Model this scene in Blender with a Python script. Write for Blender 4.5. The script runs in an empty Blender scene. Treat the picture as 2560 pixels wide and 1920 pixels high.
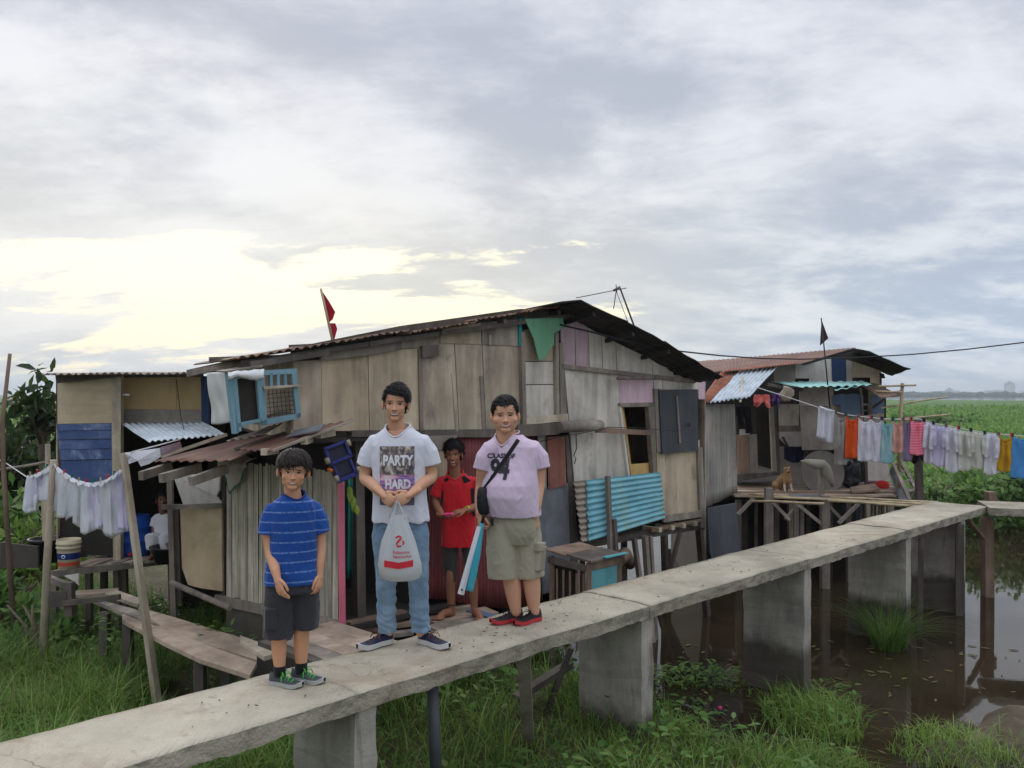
import bpy, bmesh, math, random
import numpy as np
from mathutils import Vector, Matrix, Euler, noise
from mathutils.bvhtree import BVHTree
R = math.radians
random.seed(7); np.random.seed(7)
scene = bpy.context.scene
COL = scene.collection

# ------------------------------------------------------------------ camera, sky, sun, exposure
ZC = 3.0                      # eye height above the water
FPX, CX, HV = 2150.0, 1280.0, 985.0
cam_d = bpy.data.cameras.new('camera')
cam_d.sensor_width = 36.0
cam_d.lens = 36.0 * FPX / 2560.0
cam_d.shift_y = 25.0 / 2560.0
cam_d.clip_start = 0.05
cam_d.clip_end = 12000.0
cam = bpy.data.objects.new('camera', cam_d)
cam.location = (0, 0, ZC)
cam.rotation_euler = (R(90), 0, 0)
COL.objects.link(cam)
scene.camera = cam

SUN_AZ, SUN_EL = R(-22), R(14)          # behind cloud, low on the left of the view
world = bpy.data.worlds.new('World')
scene.world = world
world.use_nodes = True
wn = world.node_tree
wn.nodes.clear()
def W(t, **k):
    n = wn.nodes.new(t)
    for a, b in k.items():
        setattr(n, a, b)
    return n
def wl(a, b):
    wn.links.new(a, b)
def wm(op, a, b=None, c=None, clamp=False):
    n = W('ShaderNodeMath', operation=op, use_clamp=clamp)
    for i, s in enumerate((a, b, c)):
        if s is None: continue
        if isinstance(s, (int, float)): n.inputs[i].default_value = s
        else: wl(s, n.inputs[i])
    return n.outputs[0]
def wsmooth(x, lo, hi):
    n = W('ShaderNodeMapRange', interpolation_type='SMOOTHSTEP')
    wl(x, n.inputs[0]); n.inputs[1].default_value = lo; n.inputs[2].default_value = hi
    return n.outputs[0]
def wmix(f, a, b):
    n = W('ShaderNodeMix', data_type='RGBA')
    if isinstance(f, float): n.inputs[0].default_value = f
    else: wl(f, n.inputs[0])
    for i, s in ((6, a), (7, b)):
        if isinstance(s, tuple): n.inputs[i].default_value = (*s, 1)
        else: wl(s, n.inputs[i])
    return n.outputs[2]
tc = W('ShaderNodeTexCoord')
sp = W('ShaderNodeSeparateXYZ'); wl(tc.outputs['Generated'], sp.inputs[0])
dx, dy, dz = sp.outputs
zz = wm('MAXIMUM', dz, 0.0)
den = wm('ADD', zz, 0.24)
px, py = wm('DIVIDE', dx, den), wm('DIVIDE', dy, den)
cb = W('ShaderNodeCombineXYZ'); wl(px, cb.inputs[0]); wl(py, cb.inputs[1])
def wnoise(scale, detail, rough, off, dist=0.0, sx=1.0, sy=1.0):
    mp = W('ShaderNodeMapping'); wl(cb.outputs[0], mp.inputs[0])
    mp.inputs['Location'].default_value = off
    mp.inputs['Scale'].default_value = (sx, sy, 1)
    n = W('ShaderNodeTexNoise'); wl(mp.outputs[0], n.inputs['Vector'])
    n.inputs['Scale'].default_value = scale; n.inputs['Detail'].default_value = detail
    n.inputs['Roughness'].default_value = rough; n.inputs['Distortion'].default_value = dist
    return n.outputs['Fac']
n_big = wnoise(0.75, 9, 0.60, (3.1, 1.7, 0), 0.3, 1.0, 1.0)
n_mid = wnoise(2.1, 10, 0.64, (7.3, 4.2, 0), 0.35, 0.85, 1.1)
n_gap = wnoise(1.45, 10, 0.62, (1.35, 9.4, 0), 0.3, 0.55, 1.35)
n_puf = wnoise(4.6, 10, 0.64, (4.7, 2.2, 0), 0.3, 0.75, 1.1)
sky = W('ShaderNodeTexSky', sky_type='NISHITA', sun_disc=False)
sky.sun_elevation = SUN_EL; sky.sun_rotation = SUN_AZ
sky.air_density = 1.0; sky.dust_density = 0.6
skc = W('ShaderNodeVectorMath', operation='SCALE'); wl(sky.outputs[0], skc.inputs[0]); skc.inputs['Scale'].default_value = 0.08
# cloud deck: grey lilac with lighter and darker bellies
shade = wm('ADD', wm('MULTIPLY', n_big, 0.5), wm('ADD', wm('MULTIPLY', n_mid, 0.32), wm('MULTIPLY', n_puf, 0.18)))
f1 = wsmooth(shade, 0.42, 0.58)
cloud = wmix(f1, (0.40, 0.43, 0.505), (0.70, 0.715, 0.765))
# towards the horizon the deck on the side away from the sun is bluer
azr = wm('ARCTAN2', dx, dy)
rightness = wsmooth(azr, -0.10, 0.42)
lowness = wm('SUBTRACT', 1.0, wsmooth(dz, 0.02, 0.30))
bl = wm('MULTIPLY', rightness, lowness)
bluec = wmix(wsmooth(wm('ADD', wm('MULTIPLY', n_mid, 0.6), wm('MULTIPLY', n_puf, 0.4)), 0.42, 0.58), (0.30, 0.40, 0.57), (0.64, 0.70, 0.78))
cloud = wmix(wm('MULTIPLY', bl, 0.9), cloud, bluec)
# bright break round the hidden sun
ga = wm('DIVIDE', wm('SUBTRACT', azr, -0.32), 0.62)
ge = wm('DIVIDE', wm('SUBTRACT', dz, 0.11), 0.125)
g2 = wm('ADD', wm('MULTIPLY', ga, ga), wm('MULTIPLY', ge, ge))
glow = wm('EXPONENT', wm('MULTIPLY', g2, -0.9))
thr = wm('SUBTRACT', 0.80, wm('MULTIPLY', glow, 0.382))
brk = wsmooth(wm('SUBTRACT', wm('ADD', wm('MULTIPLY', n_gap, 0.7), wm('MULTIPLY', n_puf, 0.3)), thr), -0.01, 0.055)
warm = wmix(wsmooth(dz, 0.02, 0.16), (1.05, 0.90, 0.60), (1.12, 1.03, 0.74))
# thin, sunlit cloud close to the break is yellow as well
cloud = wmix(wm('MULTIPLY', glow, 0.5), cloud, (0.78, 0.73, 0.58))
skyc = wmix(brk, cloud, warm)
# a little of the clear sky above shows through the deck
skm = W('ShaderNodeVectorMath', operation='MINIMUM'); wl(skc.outputs[0], skm.inputs[0]); skm.inputs[1].default_value = (1.2, 1.2, 1.2)
veil = wmix(0.08, skyc, skm.outputs[0])
# overcast deck brightens towards the zenith, boosted above the view to light walls
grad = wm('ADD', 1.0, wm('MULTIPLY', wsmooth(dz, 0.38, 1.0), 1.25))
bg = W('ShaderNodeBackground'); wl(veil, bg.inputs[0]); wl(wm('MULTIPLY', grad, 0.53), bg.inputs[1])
wo = W('ShaderNodeOutputWorld'); wl(bg.outputs[0], wo.inputs[0])

sun_d = bpy.data.lights.new('sun', 'SUN')
sun_d.energy = 0.5; sun_d.angle = R(25); sun_d.color = (1.0, 0.93, 0.80)
sun = bpy.data.objects.new('sun', sun_d)
sd = Vector((math.sin(SUN_AZ) * math.cos(SUN_EL), math.cos(SUN_AZ) * math.cos(SUN_EL), math.sin(SUN_EL)))
sun.rotation_euler = (-sd).to_track_quat('-Z', 'Y').to_euler()
COL.objects.link(sun)

vs = scene.view_settings
vs.view_transform = 'Standard'; vs.look = 'None'; vs.gamma = 1.0; vs.use_curve_mapping = False
vs.exposure = 1.25
scene.render.engine = 'CYCLES'
scene.cycles.max_bounces = 8
scene.cycles.transparent_max_bounces = 8
scene.cycles.use_denoising = True

# ------------------------------------------------------------------ points in the place
def P(u, v, Y):
    """The point at depth Y (metres in front of the eye) seen at photo pixel u, v."""
    return Vector(((u - CX) / FPX * Y, Y, ZC - (v - HV) / FPX * Y))
def D(u, v, c):
    """On the upright plane X - Y = -c, parallel to the footbridge."""
    return P(u, v, c / (1 - (u - CX) / FPX))
def H(u, v, z):
    """On the level plane at height z."""
    return P(u, v, (ZC - z) * FPX / (v - HV))
DV = Vector((1, 1, 0)).normalized()       # along the footbridge
NV = Vector((1, -1, 0)).normalized()      # from the houses towards the viewer
UP = Vector((0, 0, 1))

# ------------------------------------------------------------------ mesh helpers
class MB:
    def __init__(s):
        s.v, s.f, s.m, s.sm = [], [], [], []
    def add(s, verts, faces, mi=0, smooth=False):
        b = len(s.v)
        s.v += [tuple(p) for p in verts]
        s.f += [tuple(b + i for i in f) for f in faces]
        s.m += [mi] * len(faces); s.sm += [smooth] * len(faces)
        return s
    def box(s, c, size, rot=None, mi=0):
        c = Vector(c); hx, hy, hz = size[0] / 2, size[1] / 2, size[2] / 2
        pts = [Vector((x, y, z)) for z in (-hz, hz) for x, y in ((-hx, -hy), (hx, -hy), (hx, hy), (-hx, hy))]
        if rot is not None:
            pts = [rot @ p for p in pts]
        return s.hexa([c + p for p in pts], mi)
    def hexa(s, p, mi=0):
        return s.add(p, [(3, 2, 1, 0), (4, 5, 6, 7), (0, 1, 5, 4), (1, 2, 6, 5), (2, 3, 7, 6), (3, 0, 4, 7)], mi)
    def slab(s, pts, vec, mi=0):
        """A flat outline given real thickness: pts pushed along vec."""
        n = len(pts); vec = Vector(vec)
        pts = [Vector(p) for p in pts]
        nm = Vector((0, 0, 0))
        for i in range(n):
            nm += (pts[i] - pts[0]).cross(pts[(i + 1) % n] - pts[0])
        if nm.dot(vec) > 0:
            pts = pts[::-1]
        back = [p + vec for p in pts]
        f = [tuple(range(n)), tuple(range(2 * n - 1, n - 1, -1))]
        for i in range(n):
            j = (i + 1) % n
            f.append((j, i, n + i, n + j))
        return s.add(pts + back, f, mi)
    def beam(s, a, b, w, h, mi=0, up=UP, taper=1.0):
        a, b = Vector(a), Vector(b); t = (b - a).normalized()
        x = t.cross(up)
        if x.length < 1e-3: x = t.cross(Vector((1, 0, 0)))
        x.normalize(); y = x.cross(t).normalized()
        q = []
        for p, k in ((a, 1), (b, taper)):
            q += [p + (x * sx * w / 2 + y * sy * h / 2) * k for sx, sy in ((-1, -1), (1, -1), (1, 1), (-1, 1))]
        return s.hexa(q, mi)
    def tube(s, pts, rad, seg=8, mi=0, cap=True, smooth=True, flat=1.0):
        pts = [Vector(p) for p in pts]; n = len(pts)
        if not hasattr(rad, '__len__'): rad = [rad] * n
        vs, fs = [], []
        ref = None
        for i in range(n):
            t = (pts[min(i + 1, n - 1)] - pts[max(i - 1, 0)])
            t = t.normalized() if t.length > 1e-9 else UP.copy()
            if ref is None:
                ref = t.cross(UP) if abs(t.z) < 0.95 else t.cross(Vector((0, 1, 0)))
            x = (ref - t * ref.dot(t)).normalized(); y = t.cross(x); ref = x
            for k in range(seg):
                a = 2 * math.pi * k / seg
                vs.append(pts[i] + (x * math.cos(a) + y * math.sin(a) * flat) * rad[i])
        for i in range(n - 1):
            for k in range(seg):
                k2 = (k + 1) % seg
                fs.append((i * seg + k, i * seg + k2, (i + 1) * seg + k2, (i + 1) * seg + k))
        s.add(vs, fs, mi, smooth)
        if cap:
            b = len(s.v) - n * seg
            s.f += [tuple(b + k for k in range(seg))[::-1], tuple(b + (n - 1) * seg + k for k in range(seg))]
            s.m += [mi, mi]; s.sm += [False, False]
        return s
    def grid(s, fn, nu, nv, mi=0, smooth=True, thick=None):
        """fn(a, b) for a, b in 0..1 -> point; optional real thickness along a vector."""
        vs = [Vector(fn(i / nu, j / nv)) for j in range(nv + 1) for i in range(nu + 1)]
        fs = [(j * (nu + 1) + i, j * (nu + 1) + i + 1, (j + 1) * (nu + 1) + i + 1, (j + 1) * (nu + 1) + i)
              for j in range(nv) for i in range(nu)]
        if thick is None:
            return s.add(vs, fs, mi, smooth)
        th = Vector(thick); N = len(vs)
        vs2 = vs + [p + th for p in vs]
        f2 = fs + [tuple(N + i for i in f[::-1]) for f in fs]
        rim = [i for i in range(nu + 1)] + [(j + 1) * (nu + 1) - 1 for j in range(1, nv + 1)] + \
              [nv * (nu + 1) + i for i in range(nu - 1, -1, -1)] + [j * (nu + 1) for j in range(nv - 1, 0, -1)]
        for i in range(len(rim)):
            a, b = rim[i], rim[(i + 1) % len(rim)]
            f2.append((b, a, N + a, N + b))
        return s.add(vs2, f2, mi, smooth)
    def lathe(s, c, prof, seg=20, mi=0, axis=None, smooth=True):
        c = Vector(c); q = axis if axis is not None else Matrix.Identity(3)
        vs = [c + q @ Vector((r * math.cos(2 * math.pi * k / seg), r * math.sin(2 * math.pi * k / seg), z))
              for r, z in prof for k in range(seg)]
        fs = [(i * seg + k, i * seg + (k + 1) % seg, (i + 1) * seg + (k + 1) % seg, (i + 1) * seg + k)
              for i in range(len(prof) - 1) for k in range(seg)]
        s.add(vs, fs, mi, smooth)
        return s
    def ell(s, c, r, rot=None, nu=16, nv=10, mi=0):
        c = Vector(c); vs, fs = [], []
        for j in range(nv + 1):
            ph = math.pi * j / nv
            for i in range(nu):
                th = 2 * math.pi * i / nu
                p = Vector((r[0] * math.sin(ph) * math.cos(th), r[1] * math.sin(ph) * math.sin(th), -r[2] * math.cos(ph)))
                vs.append(c + (rot @ p if rot is not None else p))
        for j in range(nv):
            for i in range(nu):
                i2 = (i + 1) % nu
                fs.append((j * nu + i, j * nu + i2, (j + 1) * nu + i2, (j + 1) * nu + i))
        return s.add(vs, fs, mi, True)
    def mesh(s, name, origin=Vector((0, 0, 0))):
        me = bpy.data.meshes.new(name)
        o = Vector(origin)
        arr = np.array(s.v, dtype=np.float64).reshape(-1, 3) - np.array(o)
        me.from_pydata(arr.tolist(), [], s.f)
        if any(s.m): me.polygons.foreach_set('material_index', s.m)
        me.polygons.foreach_set('use_smooth', s.sm)
        me.update()
        return me

ORG = {}
def tag(o, label=None, cat=None, group=None, kind=None):
    if label: o['label'] = label
    if cat: o['category'] = cat
    if group: o['group'] = group
    if kind: o['kind'] = kind
    return o
def thing(name, loc, label=None, cat=None, group=None, kind=None):
    o = bpy.data.objects.new(name, None)
    o.empty_display_size = 0.1
    o.location = loc; COL.objects.link(o); ORG[o] = Vector(loc)
    return tag(o, label, cat, group, kind)
def link_mesh(name, me, mats, parent=None, origin=None):
    o = bpy.data.objects.new(name, me)
    COL.objects.link(o)
    if not isinstance(mats, (list, tuple)): mats = [mats]
    for m in mats: me.materials.append(MT[m] if isinstance(m, str) else m)
    if parent is not None:
        o.parent = parent; ORG[o] = ORG[parent]
    else:
        o.location = origin if origin is not None else (0, 0, 0)
        ORG[o] = Vector(o.location)
    return o
def part(name, mb, mats, parent, label=None):
    o = link_mesh(name, mb.mesh(name, ORG[parent]), mats, parent)
    if label: o['label'] = label
    return o
def solo(name, mb, mats, label=None, cat=None, group=None, kind=None):
    a = np.array(mb.v); org = Vector(((a[:, 0].min() + a[:, 0].max()) / 2, (a[:, 1].min() + a[:, 1].max()) / 2, a[:, 2].min()))
    o = link_mesh(name, mb.mesh(name, org), mats, None, org)
    return tag(o, label, cat, group, kind)
def rnd(a, b): return random.uniform(a, b)
def fbm(p, o=3): return noise.fractal(Vector(p), 1.0, 2.0, o)

# ------------------------------------------------------------------ materials
MT = {}
class NT:
    def __init__(s, name):
        s.mat = bpy.data.materials.new(name); s.mat.use_nodes = True
        s.t = s.mat.node_tree; s.b = s.t.nodes['Principled BSDF']; s.out = s.t.nodes['Material Output']
        MT[name] = s.mat
    def n(s, t, **k):
        x = s.t.nodes.new(t)
        for a, b in k.items(): setattr(x, a, b)
        return x
    def l(s, a, b): s.t.links.new(a, b)
    def coord(s, kind='Object', scale=(1, 1, 1), loc=(0, 0, 0), rot=(0, 0, 0)):
        tc = s.n('ShaderNodeTexCoord'); mp = s.n('ShaderNodeMapping')
        s.l(tc.outputs[kind], mp.inputs[0])
        mp.inputs['Scale'].default_value = scale; mp.inputs['Location'].default_value = loc; mp.inputs['Rotation'].default_value = rot
        return mp.outputs[0]
    def noise(s, vec, scale=1, detail=5, rough=0.55, dist=0.0):
        x = s.n('ShaderNodeTexNoise')
        if vec is not None: s.l(vec, x.inputs['Vector'])
        x.inputs['Scale'].default_value = scale; x.inputs['Detail'].default_value = detail
        x.inputs['Roughness'].default_value = rough; x.inputs['Distortion'].default_value = dist
        return x.outputs['Fac']
    def ramp(s, f, stops):
        x = s.n('ShaderNodeValToRGB'); s.l(f, x.inputs[0]); e = x.color_ramp.elements
        while len(e) < len(stops): e.new(0.5)
        for i, (p, c) in enumerate(stops):
            e[i].position = p; e[i].color = (*c, 1) if len(c) == 3 else c
        return x.outputs[0]
    def mix(s, f, a, b, mode='MIX'):
        x = s.n('ShaderNodeMix', data_type='RGBA', blend_type=mode)
        if isinstance(f, (int, float)): x.inputs[0].default_value = f
        else: s.l(f, x.inputs[0])
        for i, q in ((6, a), (7, b)):
            if isinstance(q, tuple): x.inputs[i].default_value = (*q, 1)
            else: s.l(q, x.inputs[i])
        return x.outputs[2]
    def math(s, op, a, b=None, c=None, clamp=False):
        x = s.n('ShaderNodeMath', operation=op, use_clamp=clamp)
        for i, q in enumerate((a, b, c)):
            if q is None: continue
            if isinstance(q, (int, float)): x.inputs[i].default_value = q
            else: s.l(q, x.inputs[i])
        return x.outputs[0]
    def step(s, x, lo, hi):
        n = s.n('ShaderNodeMapRange', interpolation_type='SMOOTHSTEP')
        s.l(x, n.inputs[0]); n.inputs[1].default_value = lo; n.inputs[2].default_value = hi
        return n.outputs[0]
    def sep(s, vec):
        x = s.n('ShaderNodeSeparateXYZ'); s.l(vec, x.inputs[0]); return x.outputs
    def bump(s, h, strength=0.3, dist=0.01):
        x = s.n('ShaderNodeBump'); s.l(h, x.inputs['Height'])
        x.inputs['Strength'].default_value = strength; x.inputs['Distance'].default_value = dist
        s.l(x.outputs[0], s.b.inputs['Normal'])
    def col(s, c):
        if isinstance(c, tuple): s.b.inputs['Base Color'].default_value = (*c, 1)
        else: s.l(c, s.b.inputs['Base Color'])
    def set(s, **k):
        for a, b in k.items(): s.b.inputs[a.replace('_', ' ')].default_value = b
        return s
    def island(s):
        return s.n('ShaderNodeNewGeometry').outputs['Random Per Island']
    def objrand(s):
        return s.n('ShaderNodeObjectInfo').outputs['Random']
def C(r, g, b):
    """sRGB 0..255 -> linear"""
    return tuple(((x / 255 + 0.055) / 1.055) ** 2.4 if x > 10 else x / 255 / 12.92 for x in (r, g, b))

def weathered(name, stops, streak=(7, 7, 0.8), stain=(0.06, 0.055, 0.05), stain_amt=0.5, rough=0.85, bump=0.25, vary=0.35, fine=60, grain=(90, 90, 4), gain=1.42):
    """Old board or sheet: blotches, streaks down the grain, dark stains, a shade of its own for every piece."""
    t = NT(name)
    r = t.objrand()
    ofs = t.n('ShaderNodeVectorMath', operation='ADD')
    t.l(t.coord(), ofs.inputs[0])
    rr = t.n('ShaderNodeCombineXYZ')
    for i, k in enumerate((37.0, 71.0, 13.0)): t.l(t.math('MULTIPLY', r, k), rr.inputs[i])
    t.l(rr.outputs[0], ofs.inputs[1])
    def mapped(sc):
        m = t.n('ShaderNodeMapping'); t.l(ofs.outputs[0], m.inputs[0]); m.inputs['Scale'].default_value = sc
        return m.outputs[0]
    a = t.noise(mapped(streak), 1, 6, 0.6, 0.4)
    b = t.noise(mapped((1.6, 1.6, 1.6)), 1, 5, 0.6, 0.3)
    g = t.noise(mapped(grain), 1, 3, 0.5)
    f = t.math('ADD', t.math('MULTIPLY', a, 0.5), t.math('MULTIPLY', b, 0.5))
    f = t.math('ADD', f, t.math('MULTIPLY', t.math('SUBTRACT', g, 0.5), 0.10))
    n = len(stops)
    c = t.ramp(f, [(0.3 + 0.4 * i / (n - 1), s) for i, s in enumerate(stops)])
    st = t.step(t.noise(mapped((3.2, 3.2, 1.7)), 1, 7, 0.65, 0.6), 0.52, 0.72)
    c = t.mix(t.math('MULTIPLY', st, stain_amt), c, stain)
    s2 = t.step(t.noise(mapped((1.1, 1.1, 0.8)), 1, 8, 0.7, 1.2), 0.47, 0.66)
    c = t.mix(t.math('MULTIPLY', s2, stain_amt * 0.45), c, t.mix(0.5, c, stain))
    vo = t.n('ShaderNodeTexVoronoi'); t.l(mapped((9, 9, 9)), vo.inputs['Vector'])
    spt = t.math('SUBTRACT', 1, t.step(vo.outputs['Distance'], 0.03, 0.09))
    c = t.mix(t.math('MULTIPLY', spt, 0.5), c, stain)
    br = t.math('ADD', gain - vary / 2, t.math('MULTIPLY', r, vary))
    hs = t.n('ShaderNodeHueSaturation'); t.l(c, hs.inputs['Color']); t.l(br, hs.inputs['Value'])
    t.col(hs.outputs[0])
    t.set(Roughness=rough)
    hgt = t.math('ADD', g, t.math('MULTIPLY', t.noise(mapped((fine, fine, fine)), 1, 3), 0.5))
    t.bump(hgt, bump, 0.006)
    return t
def plain(name, col, rough=0.7, var=0.12, scale=9, bump=0.15, metallic=0.0, spec=0.4):
    t = NT(name)
    n1 = t.noise(t.coord(), scale, 6, 0.6)
    hs = t.n('ShaderNodeHueSaturation'); hs.inputs['Color'].default_value = (*col, 1)
    t.l(t.math('ADD', 1 - var, t.math('MULTIPLY', n1, 2 * var)), hs.inputs['Value'])
    t.col(hs.outputs[0]); t.set(Roughness=rough, Metallic=metallic)
    t.b.inputs['Specular IOR Level'].default_value = spec
    if bump: t.bump(t.noise(t.coord(), scale * 6, 4), bump, 0.004)
    return t
def cloth(name, col, rough=0.9, var=0.08, sheen=0.2, weave=420, transl=0.0, col2=None):
    t = NT(name)
    n1 = t.noise(t.coord(), 7, 5, 0.55)
    hs = t.n('ShaderNodeHueSaturation')
    if col2: t.l(t.mix(t.step(t.noise(t.coord(scale=(3, 3, 3)), 1, 4), 0.4, 0.6), col, col2), hs.inputs['Color'])
    else: hs.inputs['Color'].default_value = (*col, 1)
    t.l(t.math('ADD', 1 - var, t.math('MULTIPLY', n1, 2 * var)), hs.inputs['Value'])
    t.col(hs.outputs[0]); t.set(Roughness=rough)
    t.b.inputs['Specular IOR Level'].default_value = 0.15
    t.b.inputs['Sheen Weight'].default_value = sheen
    t.bump(t.math('ADD', t.noise(t.coord(), weave, 2), t.math('MULTIPLY', t.noise(t.coord(), 16, 3), 3.0)), 0.12, 0.004)
    if transl:
        tr = t.n('ShaderNodeBsdfTranslucent'); t.l(hs.outputs[0], tr.inputs[0])
        mx = t.n('ShaderNodeMixShader'); mx.inputs[0].default_value = transl
        t.l(t.b.outputs[0], mx.inputs[1]); t.l(tr.outputs[0], mx.inputs[2]); t.l(mx.outputs[0], t.out.inputs[0])
    return t
def leafmat(name, cols, rough=0.5, transl=0.3, spec=0.3):
    t = NT(name)
    r = t.island()
    c = t.ramp(r, [(i / (len(cols) - 1), k) for i, k in enumerate(cols)])
    n1 = t.noise(t.coord(), 1.1, 3)
    c = t.mix(t.step(n1, 0.35, 0.7), c, t.mix(0.5, c, cols[0]))
    t.col(c); t.set(Roughness=rough); t.b.inputs['Specular IOR Level'].default_value = spec
    tr = t.n('ShaderNodeBsdfTranslucent'); t.l(c, tr.inputs[0])
    mx = t.n('ShaderNodeMixShader'); mx.inputs[0].default_value = transl
    t.l(t.b.outputs[0], mx.inputs[1]); t.l(tr.outputs[0], mx.inputs[2]); t.l(mx.outputs[0], t.out.inputs[0])
    return t

# boards and sheets
weathered('ply_tan', [C(104, 94, 79), C(154, 140, 118), C(190, 174, 148)], stain_amt=0.55, vary=0.25, gain=1.5)
weathered('ply_grey', [C(98, 89, 77), C(148, 136, 118), C(186, 173, 152)], stain_amt=0.6, gain=1.48)
weathered('ply_warm', [C(112, 99, 82), C(158, 142, 118), C(188, 172, 146)], stain_amt=0.45, vary=0.2)
weathered('ply_pale', [C(124, 119, 109), C(174, 168, 156), C(206, 200, 188)], stain_amt=0.5, vary=0.25, gain=1.58)
weathered('ply_new', [C(150, 136, 110), C(180, 165, 138), C(198, 184, 156)], streak=(1.2, 1.2, 7), stain_amt=0.15, vary=0.15, grain=(6, 6, 60))
weathered('ply_pink', [C(140, 122, 126), C(178, 154, 160), C(192, 176, 178)], stain_amt=0.3, vary=0.2)
weathered('ply_pink_strong', [C(160, 136, 142), C(188, 162, 170), C(200, 178, 184)], stain_amt=0.2, vary=0.1)
weathered('ply_yellow', [C(150, 116, 62), C(182, 146, 88), C(192, 166, 112)], stain_amt=0.15, vary=0.1)
weathered('wall_cream', [C(150, 130, 92), C(176, 152, 108), C(186, 164, 122)], stain=(0.16, 0.13, 0.08), stain_amt=0.25, vary=0.1)
weathered('ply_gate', [C(128, 112, 88), C(168, 150, 122), C(188, 172, 146)], streak=(3, 3, 2.5), stain_amt=0.3, vary=0.1)
weathered('timber_grey', [C(72, 66, 60), C(116, 107, 97), C(154, 144, 131)], grain=(40, 40, 40))
weathered('timber_dark', [C(46, 42, 38), C(78, 71, 64), C(108, 99, 89)], grain=(40, 40, 40))
weathered('timber_pale', [C(110, 100, 86), C(160, 148, 129), C(192, 180, 160)], grain=(40, 40, 40), stain_amt=0.3)
weathered('timber_brown', [C(74, 60, 50), C(116, 96, 80), C(150, 128, 108)], grain=(40, 40, 40))
weathered('deck_plank', [C(96, 84, 72), C(146, 129, 112), C(186, 168, 148)], streak=(3, 3, 3), grain=(30, 30, 30), stain_amt=0.45)
weathered('bamboo_slat', [C(98, 94, 84), C(152, 147, 132), C(192, 186, 168)], streak=(30, 30, 1.4), stain_amt=0.45, vary=0.5)
weathered('bamboo_pole', [C(98, 86, 66), C(150, 134, 104), C(182, 166, 134)], stain_amt=0.3, rough=0.55)
weathered('blue_board', [C(48, 64, 104), C(58, 76, 116), C(76, 94, 130)], streak=(1.5, 1.5, 9), stain=C(150, 165, 190), stain_amt=0.7, vary=0.1, gain=1.45)
weathered('blue_frame', [C(88, 120, 132), C(106, 140, 152), C(118, 150, 160)], stain=C(120, 115, 105), stain_amt=0.3, vary=0.12, gain=1.25)
weathered('teal_paint', [C(20, 110, 112), C(30, 140, 140), C(48, 152, 150)], stain_amt=0.2, gain=1.25)
weathered('pink_paint', [C(170, 82, 102), C(196, 102, 122), C(200, 118, 134)], stain=C(70, 50, 50), stain_amt=0.5, vary=0.05, gain=1.25)
weathered('turquoise_panel', [C(74, 134, 140), C(92, 158, 164), C(104, 166, 172)], stain_amt=0.15, vary=0.05, gain=1.25)
weathered('concrete_board', [C(104, 99, 92), C(140, 133, 124), C(166, 158, 148)], streak=(3, 3, 2), stain_amt=0.4)
weathered('white_board', [C(150, 147, 140), C(186, 182, 174), C(204, 200, 194)], stain=C(96, 86, 76), stain_amt=0.4, vary=0.15)
weathered('black_sheet', [C(44, 46, 50), C(62, 65, 70), C(84, 86, 90)], stain_amt=0.3, rough=0.6, vary=0.1, gain=1.10)
weathered('navy_board', [C(30, 48, 84), C(44, 66, 104), C(58, 80, 116)], stain_amt=0.2, vary=0.1, gain=1.00)
weathered('blue_tarp', [C(64, 84, 112), C(84, 106, 134), C(108, 126, 150)], stain_amt=0.3, rough=0.6, vary=0.1, gain=1.25)
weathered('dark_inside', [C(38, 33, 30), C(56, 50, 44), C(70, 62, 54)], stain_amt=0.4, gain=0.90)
weathered('red_sheet', [C(84, 40, 40), C(116, 52, 52), C(134, 76, 70)], streak=(9, 9, 0.9), stain=C(84, 62, 54), stain_amt=0.65, vary=0.15, rough=0.7, gain=1.10)
weathered('rust_red', [C(80, 44, 36), C(116, 64, 50), C(136, 92, 74)], streak=(9, 9, 0.7), stain=C(168, 150, 130), stain_amt=0.45, vary=0.1, rough=0.7, gain=1.25)
weathered('tin_dark', [C(66, 70, 74), C(92, 96, 100), C(120, 123, 126)], streak=(3, 3, 1.6), stain_amt=0.5, rough=0.5, vary=0.1)
# roofing
weathered('rust_roof', [C(90, 64, 54), C(126, 92, 78), C(152, 120, 104)], streak=(2.2, 2.2, 2.2), stain=C(66, 48, 42), stain_amt=0.5, rough=0.75, vary=0.12, gain=0.95)
weathered('rust_roof_edge', [C(60, 44, 36), C(98, 74, 58), C(140, 116, 88)], streak=(2.2, 2.2, 2.2), stain=C(40, 32, 28), stain_amt=0.6, rough=0.75, vary=0.1)
weathered('roof_black', [C(26, 24, 23), C(40, 37, 35), C(56, 51, 47)], streak=(3, 3, 3), stain=C(70, 50, 40), stain_amt=0.3, rough=0.7, vary=0.1, gain=0.90)
weathered('galv', [C(126, 136, 142), C(168, 178, 184), C(194, 202, 206)], streak=(4, 4, 4), stain=C(96, 92, 88), stain_amt=0.4, rough=0.45, vary=0.08)
weathered('galv_old', [C(96, 96, 90), C(138, 136, 128), C(168, 166, 156)], streak=(9, 9, 0.8), stain=C(132, 82, 48), stain_amt=0.5, rough=0.55, vary=0.1)
weathered('galv_rust', [C(112, 62, 40), C(150, 88, 58), C(182, 126, 90)], streak=(6, 6, 6), stain=C(190, 180, 170), stain_amt=0.4, rough=0.7, vary=0.1, gain=0.95)
weathered('teal_sheet', [C(106, 158, 152), C(140, 188, 182), C(166, 202, 196)], stain=C(110, 110, 100), stain_amt=0.3, rough=0.45, vary=0.05, gain=1.25)
weathered('blue_sheet', [C(84, 140, 152), C(110, 170, 184), C(132, 184, 196)], streak=(3, 3, 3), stain=C(140, 160, 120), stain_amt=0.55, rough=0.45, vary=0.05, gain=1.25)
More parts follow.
